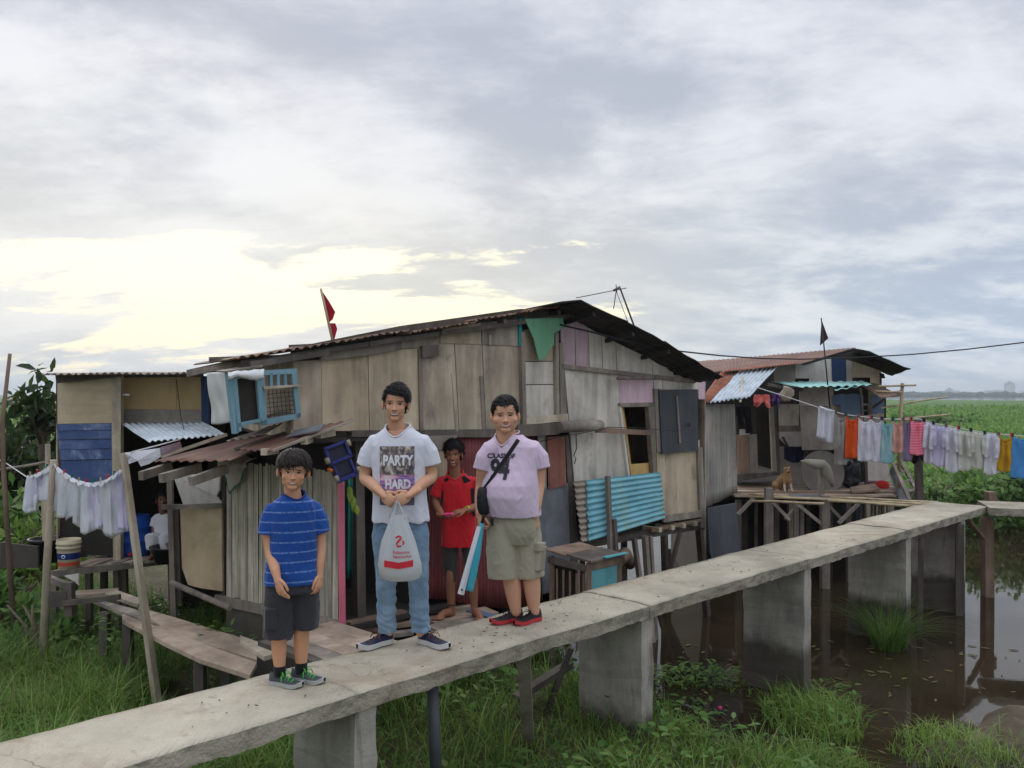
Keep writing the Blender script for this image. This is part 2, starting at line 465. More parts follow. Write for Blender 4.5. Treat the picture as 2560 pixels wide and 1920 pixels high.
weathered('brown_sheet', [C(98, 88, 78), C(130, 118, 106), C(150, 138, 124)], streak=(3, 3, 3), stain_amt=0.3, rough=0.6)
t = weathered('green_sheet', [C(70, 124, 96), C(92, 146, 112), C(104, 152, 118)], stain_amt=0.1, vary=0.02, rough=0.5, gain=1.25)
plain('white_plastic', C(205, 208, 208), 0.4); plain('black_plastic', C(34, 34, 37), 0.4); plain('blue_plastic', C(26, 78, 160), 0.35)
plain('green_plastic', C(40, 110, 100), 0.4); plain('iron', C(70, 68, 66), 0.5, metallic=0.6); plain('pvc_grey', C(84, 88, 92), 0.5)
plain('wire_black', C(28, 28, 30), 0.6, bump=0); plain('cord_white', C(205, 205, 200), 0.8, bump=0); plain('red_plastic', C(190, 40, 44), 0.4)
plain('orange_plastic', C(220, 110, 40), 0.4); plain('toy_blue', C(32, 40, 112), 0.4); plain('toy_dark', C(26, 28, 52), 0.5); plain('lime_plastic', C(126, 144, 52), 0.5)
plain('tarp_white', C(206, 208, 206), 0.45, var=0.05, bump=0.1); plain('paint_label_blue', C(34, 54, 120), 0.45, bump=0); plain('paint_label_red', C(196, 74, 58), 0.45, bump=0)
plain('bucket_cream', C(200, 186, 156), 0.45); plain('straw_mat', C(150, 140, 122), 0.9)
plain('ink_white', C(226, 226, 232), 0.8, bump=0); plain('ink_dark', C(52, 50, 58), 0.8, bump=0); plain('ink_red', C(196, 32, 46), 0.6, bump=0)

# ------------------------------------------------------------------ setting: ground, water
def sstep(x, a, b):
    t = max(0.0, min(1.0, (x - a) / (b - a))); return t * t * (3 - 2 * t)
def ground_z(x, y):
    r = math.hypot(x, y)
    nz = noise.noise(Vector((x * 0.6, y * 0.6, 0.3)))
    # pool edge on the near side
    xw = 0.75 + max(0.0, 8.4 - y) * 0.62 - max(0.0, y - 10.5) * 1.3
    left = sstep(xw - x + nz * 0.25, -0.35, 0.55)
    h = -0.55 + left * (0.92 + 0.05 * nz)
    # the mud under the houses lies just over the water
    under = sstep(y - x, 8.2, 9.6)
    h = h * (1 - under) + min(h, 0.16 + 0.05 * nz) * under
    # mud bank and plant islands by the lower right of the view
    for cx, cy, ra, top in ((5.0, 7.3, 1.15, 0.14), (2.75, 7.9, 0.42, 0.03), (2.35, 6.75, 0.42, 0.03), (3.7, 7.15, 0.5, 0.05)):
        q = 1 - sstep(math.hypot(x - cx, (y - cy)) + nz * 0.25, ra * 0.5, ra * 1.25)
        h = max(h, -0.55 + q * (0.55 + top))
    # green field behind
    fld = max(sstep(y + nz * 0.8, 17.8, 19.6) * sstep(x, -1.0, 5.0), sstep(y, 17, 22))
    h = h * (1 - fld) + (0.12 + 0.10 * nz) * fld
    if x < -4.2:
        q = sstep(-x, 4.2, 6.0); h = h * (1 - q) + (0.36 + 0.07 * nz) * q
    if x > 9 and y < 17: pass
    # far water and far shore
    if r > 250:
        az = math.atan2(x, y)
        edge = 470 - 260 * (az - 0.47) + 25 * noise.noise(Vector((az * 40, 0, 0)))
        far = sstep(r, edge, edge + 12) * (1 - sstep(r, 1150, 1170)) * sstep(az, 0.40, 0.44)
        h = h * (1 - far) - 0.6 * far
    return h
NA, radii = 300, [0.0] + [0.6 * (1.055 ** i) for i in range(176)]
mb = MB()
vs = [(0, 0, ground_z(0, 0))]
for r in radii[1:]:
    for k in range(NA):
        a = 2 * math.pi * k / NA
        vs.append((r * math.sin(a), r * math.cos(a), ground_z(r * math.sin(a), r * math.cos(a))))
fs = [(0, 1 + (k + 1) % NA, 1 + k) for k in range(NA)]
for i in range(len(radii) - 2):
    for k in range(NA):
        a, b = 1 + i * NA + k, 1 + i * NA + (k + 1) % NA
        fs.append((a, b, b + NA, a + NA))
mb.add(vs, fs, 0, True)
t = NT('ground_soil')
co = t.coord()
sx, sy, sz = t.sep(co)
n1 = t.noise(co, 1.3, 7, 0.62)
n2 = t.noise(co, 0.035, 6, 0.6)
n3 = t.noise(co, 14, 5, 0.6)
mud = t.ramp(n1, [(0.3, C(58, 50, 40)), (0.5, C(92, 82, 68)), (0.7, C(128, 116, 100))])
green = t.ramp(t.math('ADD', t.math('MULTIPLY', n2, 0.6), t.math('MULTIPLY', t.noise(co, 0.25, 7, 0.65, 0.5), 0.4)), [(0.36, C(66, 94, 44)), (0.5, C(92, 124, 56)), (0.64, C(114, 142, 72))])
gmix = t.mix(t.step(n3, 0.35, 0.65), green, t.mix(0.5, green, C(40, 62, 30)))
fieldm = t.step(sy, 16.5, 19.5)
bank = t.math('MULTIPLY', t.step(sz, 0.12, 0.34), t.step(n3, 0.3, 0.6))
mud = t.mix(t.math('MULTIPLY', bank, 0.75), mud, C(62, 76, 36))
t.col(t.mix(fieldm, mud, gmix)); t.set(Roughness=0.9)
t.b.inputs['Specular IOR Level'].default_value = 0.2
t.bump(t.math('ADD', n1, n3), 0.6, 0.08)
o = link_mesh('ground', mb.mesh('ground'), 'ground_soil'); tag(o, 'muddy bank and wide green field of water plants', kind='structure')

t = NT('pond_water')
wv = t.coord(scale=(1, 1, 1))
rip = t.math('ADD', t.noise(wv, 1.4, 3, 0.5), t.math('MULTIPLY', t.noise(wv, 9, 2, 0.5), 0.12))
t.col(t.ramp(t.noise(wv, 0.8, 5, 0.6), [(0.3, C(40, 33, 24)), (0.7, C(62, 52, 38))]))
t.set(Roughness=0.04, IOR=1.33); t.b.inputs['Specular IOR Level'].default_value = 0.5
t.bump(rip, 0.10, 0.02)
mb = MB()
NW = 72
wr = [0.0, 3, 6, 12, 25, 60, 200, 800, 2000, 6000]
vs = [(0, 0, 0)] + [(r * math.sin(2 * math.pi * k / NW), r * math.cos(2 * math.pi * k / NW), 0) for r in wr[1:] for k in range(NW)]
fs = [(0, 1 + (k + 1) % NW, 1 + k) for k in range(NW)]
for i in range(len(wr) - 2):
    for k in range(NW):
        a, b = 1 + i * NW + k, 1 + i * NW + (k + 1) % NW
        fs.append((a, b, b + NW, a + NW))
mb.add(vs, fs, 0, True)
o = link_mesh('water', mb.mesh('water'), 'pond_water'); tag(o, 'murky brown still water round the piers', kind='structure')

# ------------------------------------------------------------------ concrete footbridge
t = NT('concrete')
co = t.coord()
n1 = t.noise(co, 2.2, 8, 0.65); n2 = t.noise(co, 0.7, 5, 0.6, 0.5); n3 = t.noise(co, 45, 4, 0.6)
c = t.ramp(t.math('ADD', t.math('MULTIPLY', n1, 0.5), t.math('MULTIPLY', n2, 0.5)), [(0.32, C(140, 132, 116)), (0.5, C(182, 173, 154)), (0.68, C(208, 198, 177))])
c = t.mix(t.math('MULTIPLY', t.step(t.noise(co, 1.1, 7, 0.7, 0.8), 0.52, 0.68), 0.55), c, C(150, 130, 108))
c = t.mix(t.math('MULTIPLY', t.step(t.noise(co, 5, 6, 0.7), 0.56, 0.72), 0.45), c, C(98, 90, 80))
vo = t.n('ShaderNodeTexVoronoi'); t.l(co, vo.inputs['Vector']); vo.inputs['Scale'].default_value = 38
pits = t.step(vo.outputs['Distance'], 0.10, 0.22)
c = t.mix(t.math('MULTIPLY', t.math('SUBTRACT', 1, pits), 0.25), c, C(98, 92, 84))
vc = t.n('ShaderNodeTexVoronoi', feature='DISTANCE_TO_EDGE'); wv_ = t.n('ShaderNodeVectorMath', operation='ADD')
nz_ = t.n('ShaderNodeTexNoise'); t.l(co, nz_.inputs['Vector']); nz_.inputs['Scale'].default_value = 5; nz_.inputs['Detail'].default_value = 5
sc_ = t.n('ShaderNodeVectorMath', operation='SCALE'); t.l(nz_.outputs['Color'], sc_.inputs[0]); sc_.inputs['Scale'].default_value = 0.35
t.l(co, wv_.inputs[0]); t.l(sc_.outputs[0], wv_.inputs[1]); t.l(wv_.outputs[0], vc.inputs['Vector']); vc.inputs['Scale'].default_value = 0.75
crk = t.math('MULTIPLY', t.math('SUBTRACT', 1, t.step(vc.outputs['Distance'], 0.002, 0.009)), t.step(n2, 0.48, 0.6))
c = t.mix(t.math('MULTIPLY', crk, 0.55), c, C(84, 78, 70))
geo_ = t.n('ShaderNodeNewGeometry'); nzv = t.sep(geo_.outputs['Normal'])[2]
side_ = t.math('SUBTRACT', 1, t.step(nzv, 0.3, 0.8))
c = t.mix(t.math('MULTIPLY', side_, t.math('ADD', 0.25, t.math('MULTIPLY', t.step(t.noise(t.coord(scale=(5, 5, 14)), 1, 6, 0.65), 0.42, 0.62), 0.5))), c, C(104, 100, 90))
t.col(c); t.set(Roughness=0.9); t.b.inputs['Specular IOR Level'].default_value = 0.25
br = t.noise(t.coord(scale=(60, 60, 60), rot=(0, 0, R(-45))), 1, 2)
br2 = t.noise(t.coord(scale=(70, 4, 40), rot=(0, 0, R(45))), 1, 3)
t.bump(t.math('ADD', t.math('ADD', n3, t.math('MULTIPLY', br2, 1.2)), t.math('MULTIPLY', n1, 2.5)), 0.7, 0.012)
t = NT('concrete_pier')
co = t.coord()
sx, sy, sz = t.sep(co)
n1 = t.noise(co, 2.4, 8, 0.65); n2 = t.noise(t.coord(scale=(6, 6, 1.0)), 1, 6, 0.65, 0.5); n3 = t.noise(co, 40, 4, 0.6)
c = t.ramp(t.math('ADD', t.math('MULTIPLY', n1, 0.5), t.math('MULTIPLY', n2, 0.5)), [(0.32, C(124, 120, 112)), (0.5, C(162, 157, 146)), (0.68, C(188, 182, 170))])
c = t.mix(t.math('MULTIPLY', t.step(n2, 0.56, 0.70), 0.6), c, C(66, 62, 55))
hgt = t.math('ADD', sz, t.math('MULTIPLY', t.math('SUBTRACT', n1, 0.5), 0.35))
tide = t.math('SUBTRACT', 1, t.step(hgt, 0.40, 0.58))      # tide line left by high water
c = t.mix(t.math('MULTIPLY', tide, 0.8), c, C(60, 53, 42))
t.col(c); t.set(Roughness=0.9); t.b.inputs['Specular IOR Level'].default_value = 0.25
t.bump(t.math('ADD', n3, t.math('MULTIPLY', n1, 2.0)), 0.5, 0.012)

ZW = ZC - 1.62
def wp(s, w, z):
    """Footbridge coordinates: s along it, w across (0 front edge .. 1 back edge)."""
    f = sstep(s, 0.5, 12.0)
    cf = 5.43 + 0.12 * min(1, max(0, (s - 1) / 3)); cbk = 6.36 + 0.30 * min(1.0, max(0, (s + 1) / 14.0))
    c = cf + (cbk - cf) * w
    a = s * 0.70711
    return Vector((a - c / 2, a + c / 2, z))
walk = thing('walkway', wp(5, 0.5, 0), 'narrow concrete footbridge on transverse piers, crossing the whole view', kind='structure')
def span(s0, s1, seed, dz):
    n = max(6, int((s1 - s0) / 0.05)); rows = 9
    mb = MB(); vs = []; fs = []
    rg = random.Random(seed)
    def edge(s, k): return 0.010 * noise.noise(Vector((s * 3, k * 7.1, seed))) + 0.006 * noise.noise(Vector((s * 14, k * 3.3, seed)))
    ring = []
    for i in range(n + 1):
        s = s0 + (s1 - s0) * i / n
        e0, e1 = edge(s, 0) / 0.7, edge(s, 1) / 0.7
        top = []
        for j in range(rows):
            w = e0 + (1 + e1 - e0) * j / (rows - 1)
            z = ZW + dz + 0.006 * noise.noise(Vector((s * 2, w * 3, seed))) + 0.003 * noise.noise(Vector((s * 11, w * 9, seed)))
            if j in (0, rows - 1): z -= 0.010
            top.append(wp(s, w, z))
        th = 0.105 + 0.012 * noise.noise(Vector((s * 2.2, 5, seed))) + 0.012 * noise.noise(Vector((s * 17, 9, seed)))
        th2 = 0.105 + 0.014 * noise.noise(Vector((s * 3.1, 15, seed)))
        bot = [wp(s, 1 + e1 - 0.01, ZW + dz - th2), wp(s, e0 + 0.008 * noise.noise(Vector((s * 19, 2, seed))), ZW + dz - th)]
        ring.append(top + bot)
    m = rows + 2
    for r in ring: vs += r
    for i in range(n):
        for j in range(m):
            j2 = (j + 1) % m
            fs.append((i * m + j2, i * m + j, (i + 1) * m + j, (i + 1) * m + j2))
    fs.append(tuple(range(m))); fs.append(tuple(n * m + j for j in range(m))[::-1])
    mb.add(vs, fs, 0, False)
    for k in range(n * m):
        mb.sm[k] = (k % m) < rows - 1
    return mb
def s_of_front(u, c=5.55):
    p = D(u, 1000, c); return (p.x + p.y) * 0.70711
piers = [s_of_front(930, 5.45), s_of_front(1624), s_of_front(2024), s_of_front(2276), s_of_front(2413)]
cuts = [-1.8, piers[0] - 0.07, piers[1], piers[2], piers[3] - 0.1, 13.62]
for i in range(len(cuts) - 1):
    part('slab', span(cuts[i] + 0.0015, cuts[i + 1] - 0.0015, i * 1.7 + 0.4, (0.0, -0.003, 0.002, -0.002, 0.003)[i]), 'concrete', walk)
for i, s in enumerate(piers):
    mb = MB(); zt, zb = ZW - 0.10, -0.7
    rowsz = 26; prof = []
    tn = 0.075
    for k in range(rowsz + 1):
        z = zb + (zt - zb) * k / rowsz
        q = []
        for ww, ss in ((0.03, -tn), (0.03, tn), (0.5, tn), (0.97, tn), (0.97, -tn), (0.5, -tn)):
            p = wp(s + ss, ww, z)
            jn = 0.012 * noise.noise(Vector((p.x * 5, p.y * 5, z * 9 + i)))
            q.append(p + Vector((jn, jn * 0.6, 0)))
        prof.append(q)
    vs = [p for q in prof for p in q]; m = 6
    fs = [(k * m + j, k * m + (j + 1) % m, (k + 1) * m + (j + 1) % m, (k + 1) * m + j) for k in range(rowsz) for j in range(m)]
    fs += [tuple(range(m))[::-1], tuple(rowsz * m + j for j in range(m))]
    mb.add(vs, fs, 0, False)
    mb2 = MB(); vv = [Vector(p) for p in mb.v]
    part('pier', mb, 'concrete_pier', walk)
# the leg that turns off to the right at the far end
mb = MB()
def leg(a, b, z):
    p0, dr = Vector((6.93, 11.97 + 0.55, 0)), Vector((0.95, -0.31, 0)).normalized()
    pr = Vector((0.31, 0.95, 0)).normalized()
    return p0 + dr * a + pr * b + Vector((0, 0, z))
n = 60; vs = []; fs = []; ring = []
for i in range(n + 1):
    a = -0.05 + 6.0 * i / n
    e0 = 0.012 * noise.noise(Vector((a * 4, 1, 3))); e1 = 0.012 * noise.noise(Vector((a * 4, 9, 3)))
    ring.append([leg(a, -0.38 + e0, ZW + 0.008), leg(a, 0.0, ZW + 0.012), leg(a, 0.50 + e1, ZW + 0.008), leg(a, 0.50, ZW - 0.10), leg(a, -0.37, ZW - 0.10 + 0.01 * noise.noise(Vector((a * 9, 4, 1))))])
m = 5
for r in ring: vs += r
for i in range(n):
    for j in range(m):
        fs.append((i * m + (j + 1) % m, i * m + j, (i + 1) * m + j, (i + 1) * m + (j + 1) % m))
fs.append(tuple(range(m))); fs.append(tuple(n * m + j for j in range(m))[::-1])
mb.add(vs, fs)
part('slab', mb, 'concrete', walk)
# timber props and pipes left standing under the bridge
pr = MB().beam(P(2470, 1700, 12.75) * 1.0, P(2467, 1292, 12.75), 0.15, 0.13); pr.beam(P(2420, 1300, 12.4), P(2458, 1345, 12.65), 0.07, 0.05)
part('prop', pr, 'timber_brown', walk)
part('prop', MB().beam(P(2298, 1640, 10.9), P(2303, 1345, 10.7), 0.06, 0.06), 'timber_dark', walk)
part('prop', MB().beam(P(2398, 1620, 11.7), P(2400, 1310, 11.6), 0.10, 0.10), 'timber_dark', walk)
q = wp(5.0, 0.55, 0)
part('prop', MB().beam((H(1322, 1875, 0.30)), D(1310, 1640, 5.75), 0.085, 0.06), 'timber_grey', walk)
part('pipe', MB().tube([D(1092, 1960, 5.80), D(1080, 1700, 5.80)], 0.037, 12), 'pvc_grey', walk)
part('prop', MB().beam(P(1355, 1810, 7.2), P(1428, 1620, 7.2), 0.05, 0.05), 'timber_dark', walk)
part('prop', MB().beam(P(1290, 1745, 7.0), P(1425, 1660, 7.3), 0.09, 0.05), 'timber_dark', walk)

# ------------------------------------------------------------------ main house
HC = 8.8                                   # its front stands on the plane X - Y = -HC
def corr(p00, p10, p11, p01, waves, amp, along='u', th=0.004, seg=6, wob=0.01, seed=0, ragged=0.0):
    """A corrugated sheet between four corners (00 top-left, 10 top-right, 11 bottom-right, 01 bottom-left).
    along='u': the waves follow each other from left to right; 'v': from top to bottom."""
    p00, p10, p11, p01 = map(Vector, (p00, p10, p11, p01))
    nrm = (p10 - p00).cross(p01 - p00).normalized()
    nu, nv = (waves * seg, 8) if along == 'u' else (8, waves * seg)
    def fn(a, b):
        aa, bb = a, b
        if ragged:
            e = ragged * noise.noise(Vector((a * 23, seed, 3.1)))
            bb = b * (1 + e) if along == 'u' else b
            if along == 'v': aa = 0.5 + (a - 0.5) * (1 + ragged * noise.noise(Vector((b * 23, seed, 1.7))))
        p = p00 * (1 - aa) * (1 - bb) + p10 * aa * (1 - bb) + p11 * aa * bb + p01 * (1 - aa) * bb
        w = math.sin(2 * math.pi * waves * (a if along == 'u' else b)) * amp
        w += wob * noise.noise(Vector((a * 3, b * 3, seed + 0.5)))
        return p + nrm * w
    return MB().grid(fn, nu, nv, 0, True, nrm * th)
def panel(px, c=HC, th=0.014, proud=0.0):
    """A board or sheet on the house front; px its outline in the photo."""
    return MB().slab([D(u, v, c - proud * 1.414) for u, v in px], -NV * th)
house = thing('shanty_house', D(1250, 1500, HC), 'two-storey patchwork plywood house with low black gable roof, behind the standing people', 'house')
def hp(name, px, m, c=HC, th=0.014, proud=0.0, parent=None, label=None):
    return part(name, panel(px, c, th, proud), m, parent or house, label)
# upper storey boards, left to right
hp('panel', [(728, 903), (802, 900), (806, 1076), (728, 1076)], 'ply_grey')
hp('panel', [(803, 897), (919, 880), (923, 1078), (807, 1077)], 'ply_warm')
hp('panel', [(921, 880), (1050, 870), (1054, 1077), (925, 1077)], 'ply_tan')
hp('panel', [(1056, 868), (1135, 852), (1147, 1080), (1058, 1078)], 'ply_grey')
hp('panel', [(1137, 852), (1204, 856), (1214, 1079), (1149, 1080)], 'ply_grey')
hp('panel', [(1206, 856), (1303, 862), (1311, 1068), (1216, 1078)], 'ply_grey')
hp('panel', [(1000, 846), (1099, 826), (1099, 866), (1004, 872)], 'ply_grey', proud=0.012)
hp('panel', [(1101, 824), (1203, 806), (1203, 860), (1101, 858)], 'ply_tan', proud=0.012)
hp('panel', [(1205, 806), (1297, 798), (1299, 865), (1206, 861)], 'timber_grey', proud=0.012)
hp('panel', [(1310, 824), (1391, 815), (1391, 902), (1312, 903)], 'ply_tan')
hp('panel', [(1312, 905), (1391, 904), (1391, 960), (1314, 961)], 'ply_pale')
hp('panel', [(1314, 963), (1391, 962), (1398, 1046), (1317, 1050)], 'ply_pale')
hp('battens', [(1047, 873), (1056, 872), (1059, 1076), (1051, 1076)], 'timber_grey', th=0.03, proud=0.02)
hp('batten', [(1223, 838), (1228, 837), (1228, 862), (1223, 862)], 'timber_pale', th=0.02, proud=0.025)
hp('batten', [(1130, 935), (1136, 935), (1146, 1078), (1140, 1078)], 'timber_pale', th=0.012, proud=0.01)
hp('batten', [(1200, 940), (1207, 940), (1215, 1074), (1207, 1074)], 'timber_grey', th=0.012, proud=0.01)
hp('fascia_board', [(801, 876), (905, 858), (1003, 838), (1005, 871), (921, 888), (803, 901)], 'timber_grey', th=0.03, proud=0.05)
hp('board', [(1056, 864), (1097, 862), (1098, 890), (1057, 894)], 'timber_dark', th=0.03, proud=0.05)
hp('teal_strip', [(1298, 797), (1305, 796), (1306, 864), (1299, 865)], 'teal_paint', th=0.02, proud=0.035)
hp('post', [(1303, 830), (1313, 830), (1316, 1062), (1308, 1064)], 'timber_grey', th=0.05, proud=0.045)
hp('post', [(1389, 832), (1397, 831), (1399, 1037), (1393, 1038)], 'timber_grey', th=0.05, proud=0.045)
hp('post', [(1399, 858), (1409, 856), (1418, 1052), (1402, 1052)], 'timber_grey', th=0.05, proud=0.03)
hp('board', [(1316, 1046), (1420, 1034), (1421, 1052), (1317, 1062)], 'timber_pale', th=0.03, proud=0.05)
hp('floor_beam', [(880, 1076), (1300, 1072), (1300, 1094), (880, 1092)], 'timber_dark', th=0.08, proud=0.01)
hp('floor_beam', [(1296, 1062), (1397, 1058), (1399, 1086), (1296, 1092)], 'timber_dark', th=0.10, proud=0.12)
part('pole', MB().tube([D(1398, 1068, HC - 0.20), D(1450, 1065, HC - 0.24), D(1502, 1064, HC - 0.26)], [0.062, 0.065, 0.060], 12), 'timber_grey', house)
part('rail', MB().beam(D(1490, 1075, HC - 0.2), D(1628, 1082, HC - 0.16), 0.03, 0.06), 'timber_brown', house)
# painted green sheet nailed under the ridge, bellied out a little
gs = [(1312, 797), (1334, 846), (1347, 899), (1361, 898), (1372, 876), (1385, 862), (1386, 833), (1412, 819), (1407, 795)]
part('green_sheet', panel(gs, HC - 0.13, 0.006), 'green_sheet', house, 'torn green painted sheet')
# right part of the front, under the steep side of the roof
cols = [1402, 1437, 1471, 1504, 1540, 1630, 1690, 1738]
tops = [808, 797, 820, 838, 857, 898, 918, 938]
rail = lambda u: 911 + (u - 1408) * 39 / 330
for i in range(7):
    a, b = cols[i] + (0.7 if i else 0), cols[i + 1] - 0.7
    px = [(a, tops[i] if i else 822), (b, tops[i + 1]), (b + 2, rail(b)), (a + 3, rail(a))]
    hp('panel', px, ['ply_pink', 'ply_pink', 'ply_pale', 'ply_pale', 'ply_pale', 'ply_pale', 'ply_pale'][i])
hp('panel', [(1411, 915), (1542, 930), (1572, 1192), (1436, 1204)], 'ply_pale')
hp('panel', [(1543, 934), (1632, 942), (1633, 1008), (1548, 1009)], 'ply_pink_strong')
hp('panel', [(1633, 942), (1656, 944), (1656, 973), (1636, 972)], 'ply_pale')
hp('panel', [(1658, 944), (1745, 952), (1746, 974), (1658, 973)], 'ply_pale')
hp('panel', [(1746, 952), (1764, 955), (1764, 998), (1747, 998)], 'ply_pink_strong')
hp('panel', [(1641, 1112), (1749, 1100), (1755, 1282), (1660, 1290), (1648, 1290)], 'ply_tan')
hp('rail', [(1408, 910), (1738, 948), (1738, 958), (1408, 921)], 'timber_grey', th=0.04, proud=0.04)
part('pole', MB().tube([D(1544, 946, HC - 0.14), D(1590, 945, HC - 0.14), D(1640, 945, HC - 0.14)], 0.02, 10), 'timber_grey', house)
# window: real opening, dark room behind, ochre reveal
win = hp('window_frame', [(1549, 1008), (1634, 1006), (1635, 1016), (1550, 1018)], 'timber_grey', th=0.06, proud=0.03)
part('jamb', panel([(1549, 1016), (1553, 1016), (1576, 1192), (1571, 1192)], HC, 0.06, 0.03), 'white_board', win)
part('jamb', panel([(1621, 1014), (1637, 1013), (1642, 1186), (1634, 1187)], HC, 0.06, 0.03), 'timber_grey', win)
part('reveal', MB().slab([D(1553, 1016, HC), D(1578, 1192, HC), D(1580, 1190, HC + 0.36), D(1558, 1018, HC + 0.36)], DV * 0.02), 'ply_yellow', win)
part('sill_board', panel([(1573, 1161), (1637, 1156), (1640, 1184), (1577, 1190)], HC + 0.05, 0.02), 'ply_yellow', win)
# door sheeted in black, stick of wood nailed to it
hp('door_post', [(1636, 972), (1651, 972), (1656, 1130), (1643, 1131)], 'timber_grey', th=0.06, proud=0.03)
dr = hp('door', [(1648, 975), (1744, 973), (1746, 1126), (1656, 1135)], 'black_sheet', th=0.02, proud=0.05, label='black sheeted door')
part('stick', panel([(1692, 990), (1695, 990), (1703, 1108), (1699, 1108)], HC, 0.012, 0.066), 'timber_grey', dr)
part('latch', MB().box(D(1723, 1062, HC - 0.11), (0.03, 0.02, 0.05)), 'iron', dr)
hp('corner_post', [(1744, 1120), (1756, 1118), (1764, 1318), (1752, 1320)], 'timber_grey', th=0.06, proud=0.03)
hp('skirting_board', [(1659, 1290), (1757, 1276), (1758, 1292), (1660, 1306)], 'timber_grey', th=0.03, proud=0.05)
hp('floor_beam', [(1462, 1354), (1760, 1306), (1760, 1322), (1462, 1371)], 'timber_dark', th=0.10, proud=0.0)
hp('floor_beam', [(1630, 1322), (1756, 1297), (1756, 1304), (1630, 1331)], 'timber_brown', th=0.05, proud=0.06)
for a in (1648, 1680, 1708, 1738):
    hp('joist', [(a, 1320 - (a - 1648) * 0.17), (a + 7, 1319 - (a - 1648) * 0.17), (a + 7, 1330 - (a - 1648) * 0.17), (a, 1331 - (a - 1648) * 0.17)], 'timber_pale', th=0.25, proud=0.09)
# blue corrugated sheet propped against the front, brown strip at its end
b1 = corr(D(1466, 1200, HC - 0.22), D(1652, 1180, HC - 0.22), D(1663, 1296, HC - 0.22), D(1472, 1354, HC - 0.22), 10, 0.011, 'v', ragged=0.03, seed=2)
part('corrugated_sheet', b1, 'blue_sheet', house, 'turquoise blue corrugated sheet')
b2 = corr(D(1434, 1204, HC - 0.20), D(1470, 1200, HC - 0.20), D(1474, 1352, HC - 0.20), D(1454, 1357, HC - 0.20), 10, 0.011, 'v', ragged=0.08, seed=5)
part('corrugated_sheet', b2, 'brown_sheet', house, 'bare brown strip of corrugated sheet')
part('post', MB().beam(D(1519, 1190, HC - 0.30), D(1530, 1480, HC - 0.30), 0.045, 0.05), 'timber_grey', house)
part('post', MB().beam(D(1534, 1298, HC - 0.34), D(1545, 1480, HC - 0.34), 0.05, 0.05), 'timber_dark', house)
# lower storey: red and rusty sheets under the floor beam
part('sheet', corr(D(1070, 1120, HC + 0.05), D(1140, 1118, HC + 0.05), D(1142, 1500, HC + 0.05), D(1066, 1496, HC + 0.05), 9, 0.007, 'u', seed=1), 'red_sheet', house, 'dull red corrugated sheet')
part('sheet', corr(D(1141, 1096, HC + 0.03), D(1250, 1094, HC + 0.03), D(1254, 1522, HC + 0.03), D(1143, 1506, HC + 0.03), 13, 0.007, 'u', seed=2), 'red_sheet', house, 'dull red corrugated sheet')
part('sheet', corr(D(1249, 1094, HC + 0.05), D(1348, 1090, HC + 0.05), D(1352, 1516, HC + 0.05), D(1252, 1522, HC + 0.05), 12, 0.007, 'u', seed=3), 'red_sheet', house, 'dull red corrugated sheet')
hp('board', [(1068, 1090), (1142, 1088), (1142, 1124), (1068, 1126)], 'timber_grey', proud=0.03)
hp('panel', [(1080, 1126), (1118, 1126), (1118, 1205), (1080, 1206)], 'ply_warm', proud=0.02)
hp('sheet', [(1346, 1088), (1366, 1088), (1368, 1250), (1350, 1250)], 'galv_old', proud=0.02)
hp('sheet', [(1368, 1092), (1412, 1090), (1416, 1214), (1396, 1218), (1372, 1224)], 'rust_red', th=0.006, proud=0.05, label='rusty red sheet with peeling paint')
hp('sheet', [(1348, 1222), (1420, 1208), (1426, 1400), (1420, 1470), (1340, 1490)], 'tin_dark', th=0.006, proud=0.03, label='dented dark tin sheet')
hp('post', [(1414, 1090), (1422, 1090), (1452, 1420), (1430, 1425)], 'timber_dark', th=0.08, proud=0.02)
hp('post', [(1443, 1352), (1462, 1352), (1466, 1500), (1446, 1500)], 'timber_grey', th=0.08, proud=0.03)
part('post', MB().tube([D(1352, 1500, HC - 0.1), D(1351, 1400, HC - 0.1)], 0.02, 8), 'timber_dark', house)
# stilts and props in the dark under the right part
for (u0, v0, u1, v1, w, dp, m) in ((1585, 1345, 1606, 1500, 0.05, -0.05, 'timber_grey'), (1612, 1340, 1622, 1480, 0.06, -0.1, 'timber_grey'), (1625, 1340, 1632, 1470, 0.05, -0.05, 'timber_grey'),
                                   (1700, 1330, 1672, 1440, 0.05, 0.9, 'timber_dark'), (1660, 1330, 1664, 1460, 0.08, 1.6, 'timber_dark'), (1748, 1320, 1755, 1400, 0.08, 0.2, 'timber_dark'), (1560, 1350, 1560, 1470, 0.08, 1.2, 'timber_dark')):
    a, b = D(u0, v0, HC + dp), D(u1, v1, HC + dp)
    b = a + (b - a) * ((a.z - (-0.3)) / max(0.2, (a.z - b.z)))
    part('stilt', MB().beam(a, b, w, w), m, house)
part('pole', MB().tube([D(1548, 1400, HC - 0.25), D(1562, 1385, HC - 0.15), D(1575, 1410, HC + 0.2)], [0.075, 0.08, 0.07], 10), 'timber_brown', house)
